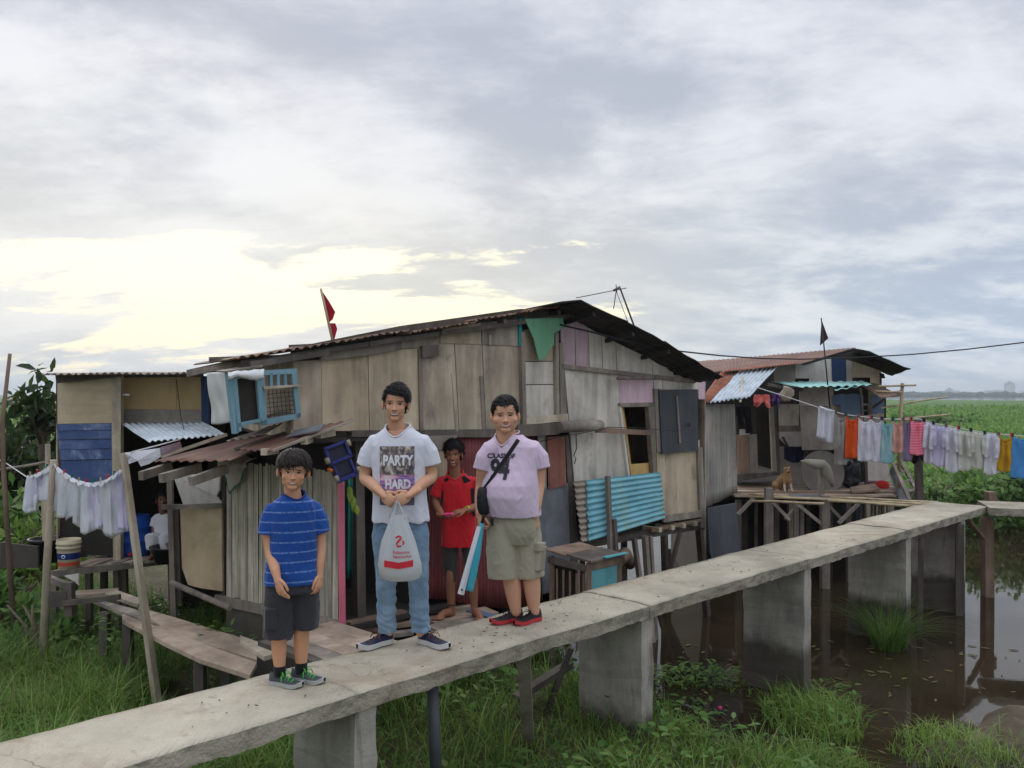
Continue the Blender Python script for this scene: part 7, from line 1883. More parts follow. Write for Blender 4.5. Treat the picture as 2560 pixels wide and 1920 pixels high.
# ---- man in the lilac shirt
mn = thing('person', Vector((-0.0, 6.12, ZW)), 'person in lilac lettered T-shirt and khaki cargo shorts with black shoulder bag', 'person', 'people standing by the houses')
mn.location.x = (1279 - CX) / FPX * 6.12; ORG[mn] = Vector(mn.location)
p = V3(mn); R0 = ORG[mn]
cloth('tee_lilac', C(214, 194, 214), var=0.05); cloth('khaki', C(164, 158, 138), var=0.1); plain('shoe_black', C(30, 29, 32), 0.7); plain('sole_red', C(180, 52, 58), 0.6); plain('lace_black', C(24, 24, 26), 0.8); plain('bag_black', C(24, 24, 27), 0.6); plain('strap_black', C(22, 22, 24), 0.75)
TY = R(-24)
hrot = Matrix.Rotation(R(-2), 3, 'Y') @ Matrix.Rotation(R(2), 3, 'Z')
hcn = p(-0.046, -0.02, 1.466)
Vh, Fh, hc = head_mesh(hcn, 0.250, hrot, wide=1.07, jaw=1.20, neck_to=p(-0.03, 0.03, 1.24), neck_r=0.28, nose=1.15)
b = MB()
limb(b, [p(0.140, 0.062, 1.205), p(0.192, 0.07, 1.11), p(0.192, 0.06, 0.965), p(0.175, 0.0, 0.86), p(0.160, -0.05, 0.755)], [0.048, 0.052, 0.046, 0.044, 0.031])
limb(b, [p(-0.140, -0.02, 1.205), p(-0.197, -0.02, 1.11), p(-0.212, 0.02, 0.975), p(-0.222, -0.01, 0.87), p(-0.222, -0.06, 0.775)], [0.046, 0.050, 0.045, 0.042, 0.031])
loft(b, [(R0.z + z, R0.x + 0.0, R0.y + 0.02, rx, ry) for z, rx, ry in ((0.74, 0.15, 0.12), (0.95, 0.16, 0.14), (1.12, 0.165, 0.12), (1.22, 0.15, 0.10), (1.28, 0.10, 0.085), (1.32, 0.072, 0.066))], TY)
limb(b, [p(-0.060, -0.01, 0.78), p(-0.020, -0.02, 0.44), p(0.005, 0.0, 0.26), p(0.030, 0.01, 0.07)], [0.09, 0.062, 0.062, 0.040])
limb(b, [p(0.110, 0.05, 0.78), p(0.130, 0.0, 0.44), p(0.145, 0.01, 0.26), p(0.160, 0.02, 0.07)], [0.09, 0.062, 0.062, 0.040])
Vb, Nb, Fb = remesh(b, 0.0075, 3)
hb = MB()
hand(hb, p(0.160, -0.05, 0.755), (-0.02, -0.12, -0.98), (-0.6, 0.75, 0), -1, 1.0, (0.22, 0.26, 0.3, 0.36), 0.06, 0.25)
hand(hb, p(-0.222, -0.06, 0.775), (0.05, -0.35, -0.93), (0.8, 0.4, 0.1), 1, 1.0, (0.95, 1.0, 1.05, 1.1), 0.02, 0.8)
Vn, Nn, Fn = remesh(hb, 0.0034, 2)
make_body('body', mn, [(Vb, Fb, None), (Vh, Fh, hc), (Vn, Fn, None)], 'skin_man')
def hl_m(th):
    a = abs(th); return 0.275 + 0.012 * math.cos(th * 2) - 0.10 * sstep(a, 0.75, 0.95) - 0.14 * sstep(a, 1.0, 1.3) - 0.26 * sstep(a, 1.8, 2.2)
def tk_m(th, f): return 0.032 + 0.042 * sstep(f, 0.2, 0.6)
part('hair', hair_mesh(hcn, 0.250, hrot, hl_m, tk_m, 1.06, 0.9, (0.0, 0.5), 1300, 8, 0.8), 'hair_black', mn)
b = MB()
loft(b, [(R0.z + z, R0.x + cx, R0.y + cy, rx, ry) for z, cx, cy, rx, ry in ((0.755, 0.010, 0.018, 0.196, 0.172), (0.82, 0.002, 0.010, 0.198, 0.184), (0.90, -0.008, 0.000, 0.197, 0.194), (0.98, -0.008, 0.0, 0.193, 0.184), (1.08, -0.002, 0.015, 0.180, 0.150), (1.17, 0.0, 0.025, 0.182, 0.126), (1.245, 0.0, 0.03, 0.178, 0.114), (1.285, -0.008, 0.03, 0.150, 0.102), (1.312, -0.016, 0.03, 0.112, 0.092), (1.332, -0.022, 0.03, 0.090, 0.082), (1.352, -0.024, 0.03, 0.080, 0.074))], TY)
eR, eL = p(0.205, 0.068, 1.085), p(-0.208, -0.012, 1.085)
b.tube([p(0.10, 0.05, 1.245), p(0.150, 0.062, 1.228), p(0.190, 0.068, 1.165), eR], [0.056, 0.066, 0.072, 0.074], 20)
b.tube([p(-0.11, -0.01, 1.245), p(-0.152, -0.018, 1.228), p(-0.190, -0.018, 1.165), eL], [0.056, 0.064, 0.068, 0.068], 20)
tee_m, bvh_m = garment('t_shirt', mn, b, 'tee_lilac', 0.007, 4, 0.010, (11, 11, 6), 9.0, tube_end_cut([(eR, eR - p(0.192, 0.068, 1.18), 0.085), (eL, eL - p(-0.192, -0.018, 1.18), 0.085), (p(0.01, 0.02, 0.755), (0, 0, -1), 0.22), (p(-0.024, 0.03, 1.352), (0, 0, 1), 0.095)], (p(-0.032, 0.008, 1.335), 0.086)))
collar('collar', tee_m, bvh_m, p(-0.032, 0.008, 1.335), 0.086, 'tee_lilac', 0.005)
text_print('print_lettering', 'CLASS OF', 0.046, p(-0.028, 0, 1.185), TY, bvh_m, 'ink_dark', tee_m, 0.0016, 0.95, 0.004)
text_print('print_lettering', '94', 0.185, p(-0.036, 0, 1.088), TY, bvh_m, 'ink_dark', tee_m, 0.007, 0.82, 0.004)
b = MB()
loft(b, [(R0.z + z, R0.x + 0.012, R0.y + 0.02, rx, ry) for z, rx, ry in ((0.56, 0.150, 0.115), (0.62, 0.172, 0.136), (0.68, 0.180, 0.148), (0.735, 0.178, 0.150), (0.78, 0.160, 0.138), (0.84, 0.145, 0.122))], TY)
jl, jr = p(-0.062, -0.02, 0.315), p(0.125, 0.03, 0.310)
b.tube([p(-0.064, 0.0, 0.70), p(-0.068, -0.010, 0.52), jl], [0.110, 0.112, 0.106], 22)
b.tube([p(0.088, 0.04, 0.70), p(0.110, 0.035, 0.52), jr], [0.112, 0.114, 0.108], 22)
ks, bvh_k = garment('cargo_shorts', mn, b, 'khaki', 0.0075, 3, 0.011, (12, 12, 8), 11.0, tube_end_cut([(jl, (0, 0, -1), 0.1), (jr, (0, 0, -1), 0.1)]))
pk = MB(); loft(pk, [(R0.z + z, R0.x + 0.172 + 0.01 * k, R0.y - 0.035, 0.050, 0.035) for k, z in enumerate((0.375, 0.385, 0.53, 0.54))], R(-40), 24, 5)
part('pocket', pk, 'khaki', ks)
fl_ = MB(); loft(fl_, [(R0.z + z, R0.x + 0.182, R0.y - 0.04, 0.055, 0.038) for z in (0.515, 0.522, 0.565, 0.572)], R(-40), 24, 5); part('pocket_flap', fl_, 'khaki', ks)
part('key_fob', MB().box(p(-0.135, -0.135, 0.728), (0.022, 0.012, 0.05)), 'strap_black', ks)
shoe(mn, p(0.075, 0.055, 0.002), (-0.86, -0.51), 0.262, 'shoe_black', 'sole_red', 'lace_black', 0.026, wide=1.12)
shoe(mn, p(0.205, 0.065, 0.002), (-0.72, -0.69), 0.262, 'shoe_black', 'sole_red', 'lace_black', 0.026, wide=1.12)
sp_ = thing('shoulder_bag', p(-0.215, -0.1, 0.77), 'black crossbody pouch hanging at the side of the person in lilac', 'bag')
bg_ = MB(); loft(bg_, [(R0.z + z, R0.x - 0.200 + dx_, R0.y - 0.105, rx, ry) for z, rx, ry, dx_ in ((0.775, 0.022, 0.02, 0.008), (0.79, 0.034, 0.034, 0.006), (0.83, 0.040, 0.042, 0.0), (0.90, 0.038, 0.040, -0.004), (0.955, 0.032, 0.03, -0.004), (0.968, 0.022, 0.02, -0.004))], R(-20), 24, 2.6)
part('pouch', bg_, 'bag_black', sp_)
f_ = Vector((math.sin(TY), -math.cos(TY), 0))
st_ = []
for k in range(15):
    a = k / 14; q = p(0.048, 0, 1.300).lerp(p(-0.190, 0, 0.955), a)
    hit = bvh_m.ray_cast(Vector((q.x, q.y - 0.8, q.z)), Vector((0, 1, 0)), 1.6)
    yy = hit[0].y - 0.004 if hit[0] is not None and hit[0].y < R0.y + 0.1 else (R0.y - 0.10)
    st_.append(Vector((q.x, yy, q.z)))
for k in range(1, 14): st_[k].y = (st_[k - 1].y + st_[k].y + st_[k + 1].y) / 3 - 0.001
ax_ = (st_[-1] - st_[0]).normalized(); sw_ = ax_.cross(Vector((0, 1, 0))).normalized()
sm_ = MB(); vs = []
for q in st_: vs += [q - sw_ * 0.014, q + sw_ * 0.014, q + sw_ * 0.014 - Vector((0, 0.004, 0)), q - sw_ * 0.014 - Vector((0, 0.004, 0))]
sm_.add(vs, [(i * 4 + j, i * 4 + (j + 1) % 4, (i + 1) * 4 + (j + 1) % 4, (i + 1) * 4 + j) for i in range(14) for j in range(4)])
part('strap', sm_, 'strap_black', sp_)
um = thing('umbrella', p(-0.31, -0.1, 0.2), 'folded turquoise umbrella held point down by the person in lilac', 'umbrella')
cloth('umbrella_teal', C(70, 170, 190), var=0.2, rough=0.6)
u0, u1 = p(-0.205, -0.13, 0.72), p(-0.295, -0.15, 0.255)
ub = MB(); vs = []; seg = 20; N_ = 14; axu = (u1 - u0).normalized(); sxu = axu.cross(Vector((0, 1, 0))).normalized(); syu = axu.cross(sxu)
for j in range(N_ + 1):
    r = 0.012 + 0.018 * math.sin(min(1, j / N_ * 1.15) * 2.2)
    for k in range(seg):
        a = 2 * math.pi * k / seg; rr = r * (1 + 0.16 * math.cos(a * 7 + j * 0.35))
        vs.append(u0.lerp(u1, j / N_) + (sxu * math.cos(a) + syu * math.sin(a)) * rr)
ub.add(vs, [(j * seg + k, j * seg + (k + 1) % seg, (j + 1) * seg + (k + 1) % seg, (j + 1) * seg + k) for j in range(N_) for k in range(seg)] + [tuple(range(seg))[::-1], tuple(N_ * seg + k for k in range(seg))], 0, True)
part('canopy', ub, 'umbrella_teal', um)
part('tip', MB().tube([u1, u1 + axu * 0.06], [0.006, 0.004], 8), 'iron', um)
part('handle', MB().tube([u0, u0 - axu * 0.09], 0.011, 10), 'bag_black', um)
pt_ = thing('paper_roll', p(-0.36, -0.1, 0.2), 'rolled white poster held beside the turquoise umbrella', 'paper roll')
plain('paper_white', C(220, 222, 228), 0.7, var=0.03, bump=0.05)
v0_, v1_ = p(-0.225, -0.145, 0.70), p(-0.352, -0.165, 0.235)
part('roll', MB().tube([v0_, v0_.lerp(v1_, 0.5), v1_], [0.016, 0.020, 0.023], 18, cap=False), 'paper_white', pt_)
part('edge', MB().tube([v0_ + Vector((0.006, -0.016, 0)), v1_ + Vector((0.008, -0.022, 0))], 0.0025, 6), 'paper_white', pt_)
part('stamp', MB().ell(v0_.lerp(v1_, 0.93) + Vector((0, -0.0225, 0.0)), (0.007, 0.0015, 0.009), nu=10, nv=6), 'ink_dark', pt_)

# ---- man in the red jersey on the landing
rd = thing('person', Vector(((1145 - CX) / FPX * 7.95, 7.95, 0.935)), 'barefoot person in long red and black jersey standing on the plank landing', 'person', 'people standing by the houses')
p = V3(rd); R0 = ORG[rd]
cloth('jersey_red', C(198, 34, 44), var=0.06, rough=0.7); cloth('jersey_black', C(26, 25, 30)); cloth('knit_grey', C(62, 58, 56)); plain('wristband', C(214, 190, 50), 0.5); plain('toy_pink', C(226, 60, 130), 0.5)
hrot = Matrix.Rotation(R(-3), 3, 'Y') @ Matrix.Rotation(R(-4), 3, 'Z')
hcn = p(-0.040, -0.03, 1.505)
Vh, Fh, hc = head_mesh(hcn, 0.228, hrot, wide=0.96, jaw=0.95, neck_to=p(-0.025, 0.02, 1.27), neck_r=0.23)
b = MB()
limb(b, [p(-0.135, 0.012, 1.24), p(-0.190, 0.02, 1.16), p(-0.205, 0.0, 1.07), p(-0.16, -0.12, 1.00), p(-0.125, -0.19, 0.965)], [0.036, 0.038, 0.035, 0.034, 0.025])
limb(b, [p(0.120, 0.012, 1.24), p(0.175, 0.03, 1.15), p(0.185, 0.02, 1.045), p(0.13, -0.11, 1.025), p(0.07, -0.19, 1.015)], [0.036, 0.038, 0.035, 0.034, 0.025])
loft(b, [(R0.z + z, R0.x + 0.0, R0.y + 0.02, rx, ry) for z, rx, ry in ((0.68, 0.12, 0.085), (0.9, 0.12, 0.08), (1.15, 0.145, 0.09), (1.25, 0.13, 0.078), (1.30, 0.08, 0.062), (1.33, 0.06, 0.05))])
limb(b, [p(-0.075, 0.02, 0.80), p(-0.072, -0.02, 0.44), p(-0.070, 0.01, 0.26), p(-0.060, 0.03, 0.07)], [0.07, 0.046, 0.046, 0.032])
limb(b, [p(0.090, 0.02, 0.80), p(0.128, -0.02, 0.44), p(0.140, 0.01, 0.26), p(0.148, 0.03, 0.07)], [0.07, 0.046, 0.046, 0.032])
for hx, hy, dx_, dy_ in ((-0.055, 0.05, -0.62, -0.78), (0.150, 0.05, 0.35, -0.94)):
    dd = Vector((dx_, dy_, 0)).normalized(); ss = Vector((-dd.y, dd.x, 0)); h0 = p(hx, hy, 0.03)
    limb(b, [h0, h0 + dd * 0.10 + UP * 0.02, h0 + dd * 0.19 - UP * 0.008], [0.032, 0.036, 0.026], 12)
    b.ell(h0 + dd * 0.17 - UP * 0.012, (0.045, 0.045, 0.017), nu=14, nv=8)
    for k in range(5):
        q = h0 + dd * (0.205 + 0.02 * (1 - abs(k - 1) * 0.45)) + ss * (0.036 - 0.018 * k) * (1 if dx_ > 0 else -1) - UP * 0.014
        limb(b, [q - dd * 0.04, q + dd * 0.012], [0.011, 0.0095 if k else 0.013], 8)
Vb, Nb, Fb = remesh(b, 0.0065, 2)
hb = MB()
hand(hb, p(-0.125, -0.19, 0.965), (0.70, -0.55, -0.15), (0.1, 0.2, 0.9), 1, 0.95, (0.5, 0.55, 0.6, 0.65), 0.06, 0.5)
hand(hb, p(0.07, -0.19, 1.015), (-0.88, -0.40, -0.10), (0.0, 0.3, -0.8), 1, 0.95, (0.3, 0.35, 0.4, 0.45), 0.08, 0.4)
Vn, Nn, Fn = remesh(hb, 0.0034, 2)
make_body('body', rd, [(Vb, Fb, None), (Vh, Fh, hc), (Vn, Fn, None)], 'skin_dark')
def hl_r(th):
    a = abs(th); return 0.22 + 0.05 * math.sin(th * 5) * (a < 0.8) - 0.16 * sstep(a, 0.7, 1.1) - 0.30 * sstep(a, 1.6, 2.1)
def tk_r(th, f): return 0.06 + 0.06 * sstep(f, 0.1, 0.5) + 0.02 * math.sin(th * 4)
part('hair', hair_mesh(hcn, 0.228, hrot, hl_r, tk_r, 0.97, 2.0, (0.2, 0.3), 1300, 12, 0.4), 'hair_black', rd)
b = MB()
loft(b, [(R0.z + z, R0.x + cx, R0.y + 0.015, rx, ry) for z, cx, rx, ry in ((0.655, 0.012, 0.168, 0.108), (0.75, 0.012, 0.166, 0.108), (0.90, 0.010, 0.160, 0.106), (1.05, 0.006, 0.154, 0.104), (1.18, 0.0, 0.158, 0.104), (1.24, -0.005, 0.158, 0.098), (1.285, -0.010, 0.132, 0.086), (1.316, -0.018, 0.096, 0.074), (1.338, -0.022, 0.078, 0.066), (1.355, -0.022, 0.068, 0.058))])
eL, eR = p(-0.200, 0.012, 1.115), p(0.186, 0.022, 1.085)
b.tube([p(-0.09, 0.015, 1.265), p(-0.142, 0.012, 1.25), p(-0.180, 0.015, 1.19), eL], [0.05, 0.060, 0.060, 0.062], 20)
b.tube([p(0.08, 0.015, 1.265), p(0.128, 0.012, 1.25), p(0.165, 0.02, 1.18), eR], [0.05, 0.060, 0.060, 0.062], 20)
jr_, bvh_j = garment('jersey', rd, b, 'jersey_red', 0.007, 4, 0.011, (11, 11, 5), 14.0, tube_end_cut([(eL, eL - p(-0.185, 0.015, 1.20), 0.07), (eR, eR - p(0.172, 0.02, 1.19), 0.07), (p(0.01, 0.015, 0.655), (0, 0, -1), 0.18), (p(-0.022, 0.015, 1.355), (0, 0, 1), 0.08)], (p(-0.025, -0.008, 1.34), 0.074)))
collar('collar', jr_, bvh_j, p(-0.025, -0.008, 1.34), 0.074, 'jersey_red', 0.006)
def patch(poly, n=8, off=0.004):
    """a quad patch of another colour sewn on: bilinear grid projected on the jersey"""
    (a, b_, c_, d_) = [Vector((q[0], q[1])) for q in poly]; g = []
    for j in range(n + 1):
        for i in range(n + 1):
            s, t_ = i / n, j / n; q = a * (1 - s) * (1 - t_) + b_ * s * (1 - t_) + c_ * s * t_ + d_ * (1 - s) * t_
            g.append((q.x, q.y))
    pts = project(g, p(0, 0.015, 0), 0, bvh_j, off)
    return MB().add(pts, [(j * (n + 1) + i, j * (n + 1) + i + 1, (j + 1) * (n + 1) + i + 1, (j + 1) * (n + 1) + i) for j in range(n) for i in range(n)], 0, True)
part('shoulder_panel', patch([(0.035, 1.300), (0.060, 1.318), (0.125, 1.268), (0.060, 1.245)]), 'jersey_black', jr_)
part('shoulder_panel', patch([(-0.130, 1.275), (-0.095, 1.305), (-0.080, 1.28), (-0.11, 1.255)]), 'jersey_black', jr_)
part('side_panel', patch([(0.118, 1.20), (0.150, 1.20), (0.160, 0.94), (0.138, 0.94)]), 'jersey_black', jr_)
part('side_panel', patch([(-0.150, 1.18), (-0.132, 1.18), (-0.138, 1.02), (-0.152, 1.02)]), 'jersey_black', jr_)
for k in range(3):
    part('sleeve_stripe', patch([(0.150 + 0.014 * k, 1.275 - 0.012 * k), (0.155 + 0.014 * k, 1.275 - 0.012 * k), (0.190 + 0.014 * k, 1.10), (0.185 + 0.014 * k, 1.10)], 6), 'jersey_black', jr_)
    part('chest_emblem', patch([(-0.045 + 0.008 * k, 1.195), (-0.040 + 0.008 * k, 1.195), (-0.037 + 0.008 * k, 1.203 + 0.006 * k), (-0.042 + 0.008 * k, 1.205 + 0.006 * k)], 3), 'ink_dark', jr_)
b = MB()
loft(b, [(R0.z + z, R0.x + 0.008, R0.y + 0.02, rx, ry) for z, rx, ry in ((0.70, 0.135, 0.095), (0.78, 0.13, 0.09))])
jl, jr2 = p(-0.070, 0.0, 0.335), p(0.132, 0.0, 0.37)
b.tube([p(-0.072, 0.02, 0.76), p(-0.074, -0.005, 0.5), jl], [0.078, 0.066, 0.054], 20); b.tube([p(0.088, 0.02, 0.76), p(0.118, -0.005, 0.5), jr2], [0.078, 0.066, 0.058], 20)
garment('trousers', rd, b, 'knit_grey', 0.0075, 3, 0.008, (13, 13, 8), 17.0, tube_end_cut([(jl, (0, 0, -1), 0.06), (jr2, (0, 0, -1), 0.06)]))
part('wristband', MB().lathe(p(0.095, -0.165, 1.02), [(0.030, -0.009), (0.033, -0.009), (0.033, 0.009), (0.030, 0.009)], 20, axis=Vector((-0.6, -0.8, -0.1)).to_track_quat('Z', 'Y').to_matrix()), 'wristband', rd)
part('anklet', MB().lathe(p(-0.063, 0.025, 0.115), [(0.036, -0.006), (0.040, -0.006), (0.040, 0.006), (0.036, 0.006)], 20), 'knit_grey', rd)
solo('pink_packet', crumple(MB().ell(p(-0.068, -0.262, 0.985), (0.040, 0.022, 0.024), nu=16, nv=10), 0.014, 30), 'toy_pink', 'small bright pink packet in the hand of the person in red', 'packet')

# ---- woman sitting on the washing platform
wo_ = thing('person', up(P(412, 1385, 10.05), FZ), 'person in white T-shirt squatting on the platform in the shade of the lean-to', 'person', 'people standing by the houses')
wo_['group'] = 'people by the houses'
for o_ in (te, bo, mn, rd): o_['group'] = 'people by the houses'
p = V3(wo_); R0 = ORG[wo_]
cloth('white_dull', C(206, 206, 210))
hrot = Matrix.Rotation(R(-10), 3, 'X') @ Matrix.Rotation(R(25), 3, 'Z')
hcn = p(-0.015, -0.02, 0.655)
Vh, Fh, hc = head_mesh(hcn, 0.205, hrot, wide=0.98, neck_to=p(-0.01, 0.04, 0.45), neck_r=0.21)
b = MB()
limb(b, [p(-0.09, 0.005, 0.445), p(-0.112, -0.01, 0.36), p(-0.085, -0.06, 0.255), p(0.03, -0.14, 0.215), p(0.09, -0.17, 0.20)], [0.04, 0.035, 0.031, 0.029, 0.022])
limb(b, [p(0.10, 0.045, 0.445), p(0.135, 0.025, 0.36), p(0.15, -0.06, 0.26), p(0.14, -0.16, 0.21)], [0.04, 0.035, 0.031, 0.022])
loft(b, [(R0.z + z, R0.x, R0.y + 0.04, 0.12, 0.09) for z in (0.12, 0.3, 0.46)])
for sx in (-1, 1):
    limb(b, [p(0.06 * sx, 0.06, 0.14), p(0.08 * sx, -0.16, 0.24), p(0.075 * sx, -0.12, 0.03)], [0.075, 0.052, 0.03])
    limb(b, [p(0.075 * sx, -0.11, 0.03), p(0.078 * sx, -0.24, 0.02)], [0.03, 0.022])
Vb, Nb, Fb = remesh(b, 0.0085, 3)
hb = MB()
hand(hb, p(0.09, -0.17, 0.20), (0.85, -0.4, -0.2), (0, 0, -1), -1, 0.85); hand(hb, p(0.14, -0.16, 0.21), (0.3, -0.9, -0.2), (0, 0, -1), 1, 0.85)
Vn, Nn, Fn = remesh(hb, 0.004, 2)
make_body('body', wo_, [(Vb, Fb, None), (Vh, Fh, hc), (Vn, Fn, None)], 'skin_woman')
part('hair', hair_mesh(hcn, 0.205, hrot, lambda th: 0.22 - 0.22 * sstep(abs(th), 0.7, 1.2) - 0.4 * sstep(abs(th), 1.5, 2.0), lambda th, f: 0.05 + 0.04 * f, 0.99, 0.6, (0, 0), 700, 4), 'hair_black', wo_)
b = MB()
loft(b, [(R0.z + z, R0.x, R0.y + 0.04, rx, ry) for z, rx, ry in ((0.11, 0.150, 0.13), (0.3, 0.145, 0.122), (0.43, 0.142, 0.105), (0.49, 0.11, 0.08), (0.51, 0.06, 0.055))])
b.tube([p(-0.08, 0.02, 0.47), p(-0.105, 0.0, 0.43), p(-0.115, -0.015, 0.35)], [0.045, 0.056, 0.056], 16); b.tube([p(0.08, 0.03, 0.47), p(0.115, 0.04, 0.43), p(0.138, 0.02, 0.35)], [0.045, 0.056, 0.056], 16)
garment('t_shirt', wo_, b, 'white_dull', 0.009, 4, 0.006, seed=3.0)
b = MB()
for sx in (-1, 1): b.tube([p(0.06 * sx, 0.07, 0.14), p(0.075 * sx, -0.05, 0.21), p(0.082 * sx, -0.165, 0.24), p(0.08 * sx, -0.15, 0.12)], [0.105, 0.095, 0.084, 0.07], 18)
garment('trousers', wo_, b, 'white_dull', 0.009, 4, 0.006, seed=5.0)

# ---- dog sitting on the deck
dg_ = thing('dog', up(H(1966, 1228, DZ), DZ), 'tan dog with white front legs sitting on the deck before the shack', 'dog')
p = V3(dg_); R0 = ORG[dg_]; S = 0.98
b = MB()
def q_(x, y, z): return p(x * S, y * S, z * S)
limb(b, [q_(-0.075, 0.20, 0.085), q_(-0.045, 0.13, 0.17), q_(0.0, 0.04, 0.24), q_(0.01, 0.0, 0.28)], [0.085, 0.082, 0.072, 0.058], 18)
limb(b, [q_(0.005, 0.0, 0.20), q_(0.01, -0.01, 0.27), q_(0.005, -0.02, 0.33)], [0.066, 0.062, 0.052], 18)
b.ell(q_(0.0, -0.035, 0.365), (0.056 * S, 0.062 * S, 0.052 * S), nu=18, nv=12)
limb(b, [q_(0.0, -0.06, 0.355), q_(-0.002, -0.10, 0.342), q_(-0.003, -0.128, 0.336)], [0.036 * S, 0.028 * S, 0.021 * S], 14)
for sx in (-1, 1):
    limb(b, [q_(0.032 * sx, -0.015, 0.40), q_(0.052 * sx, -0.01, 0.432), q_(0.060 * sx, -0.008, 0.462)], [0.024 * S, 0.018 * S, 0.005 * S], 10, 0.5)
    limb(b, [q_(0.045 * sx + 0.01, -0.005, 0.22), q_(0.052 * sx + 0.012, -0.02, 0.12), q_(0.052 * sx + 0.012 + 0.012 * (sx > 0), -0.03, 0.05), q_(0.054 * sx + 0.016 + 0.014 * (sx > 0), -0.04, 0.016)], [0.034 * S, 0.023 * S, 0.017 * S, 0.018 * S], 12)
    limb(b, [q_(0.055 * sx + 0.016 + 0.014 * (sx > 0), -0.035, 0.013), q_(0.056 * sx + 0.018 + 0.016 * (sx > 0), -0.07, 0.011)], [0.019 * S, 0.014 * S], 10)
    limb(b, [q_(0.07 * sx - 0.06, 0.19, 0.10), q_(0.095 * sx - 0.05, 0.08, 0.105), q_(0.09 * sx - 0.05, 0.11, 0.04), q_(0.09 * sx - 0.045, 0.13, 0.018)], [0.062 * S, 0.045 * S, 0.026 * S, 0.018 * S], 12)
    limb(b, [q_(0.09 * sx - 0.045, 0.12, 0.016), q_(0.092 * sx - 0.035, 0.03, 0.014)], [0.02 * S, 0.016 * S], 10)
limb(b, [q_(-0.10, 0.26, 0.05), q_(-0.16, 0.25, 0.03), q_(-0.19, 0.18, 0.02)], [0.026 * S, 0.018 * S, 0.010 * S], 10)
V, N, F = remesh(b, 0.006, 3)
t = NT('dog_fur')
at = t.n('ShaderNodeAttribute', attribute_name='hc', attribute_type='GEOMETRY'); x, y, z = t.sep(at.outputs['Vector'])
n1 = t.noise(t.coord(scale=(60, 60, 40)), 1, 5, 0.6); n2 = t.noise(t.coord(), 14, 4)
c = t.mix(n1, C(140, 108, 74), C(184, 152, 112))
zb = t.math('ADD', z, t.math('MULTIPLY', n2, 0.06))
fr = t.math('LESS_THAN', y, 0.02)
c = t.mix(t.math('MULTIPLY', t.math('SUBTRACT', 1, t.step(zb, 0.13, 0.17)), fr), c, C(206, 196, 184))
c = t.mix(t.math('MULTIPLY', t.math('SUBTRACT', 1, t.step(zb, 0.045, 0.06)), 0.8), c, C(206, 196, 184))
def sph(cx, cy, cz, r, soft=0.3):
    r2 = None
    for a_, c_ in ((x, cx), (y, cy), (z, cz)):
        d_ = t.math('SUBTRACT', a_, c_); d_ = t.math('MULTIPLY', d_, d_); r2 = d_ if r2 is None else t.math('ADD', r2, d_)
    return t.math('SUBTRACT', 1, t.step(r2, (r * (1 - soft)) ** 2, (r * (1 + soft)) ** 2))
c = t.mix(sph(-0.003, -0.148, 0.338, 0.017), c, C(22, 18, 17))
for sx in (-1, 1): c = t.mix(sph(0.026 * sx, -0.086, 0.380, 0.012), c, C(20, 15, 12)); c = t.mix(t.math('MULTIPLY', sph(0.046 * sx, -0.01, 0.44, 0.025), 0.5), c, C(110, 74, 46))
t.col(c); t.set(Roughness=0.85); t.b.inputs['Specular IOR Level'].default_value = 0.15; t.bump(n1, 0.5, 0.006)
make_body('body', dg_, [(V, F, (V - np.array(R0)) / S)], 'dog_fur')

# ------------------------------------------------------------------ vegetation
leafmat('grass_blade', [C(98, 130, 54), C(124, 158, 68), C(146, 176, 84), C(164, 182, 106)], 0.5, 0.45)
leafmat('grass_dark', [C(72, 104, 48), C(94, 130, 60), C(116, 148, 74), C(136, 160, 90)], 0.5, 0.45)
leafmat('leaf_mid', [C(72, 106, 50), C(96, 134, 64), C(120, 154, 80), C(142, 166, 100)], 0.45, 0.45)
leafmat('leaf_tree', [C(34, 52, 28), C(48, 70, 36), C(64, 86, 46), C(92, 106, 60)], 0.45, 0.4)
leafmat('leaf_field', [C(88, 124, 54), C(110, 146, 66), C(128, 160, 80), C(148, 172, 102)], 0.5, 0.45)
leafmat('leaf_dry', [C(120, 110, 70), C(150, 138, 92), C(96, 90, 56), C(128, 122, 84)], 0.7, 0.3)
leafmat('leaf_white', [C(190, 186, 160), C(206, 200, 176), C(170, 170, 140), C(200, 196, 180)], 0.7, 0.3)
weathered('bark', [C(58, 48, 38), C(84, 72, 58), C(108, 94, 76)], grain=(50, 50, 12))

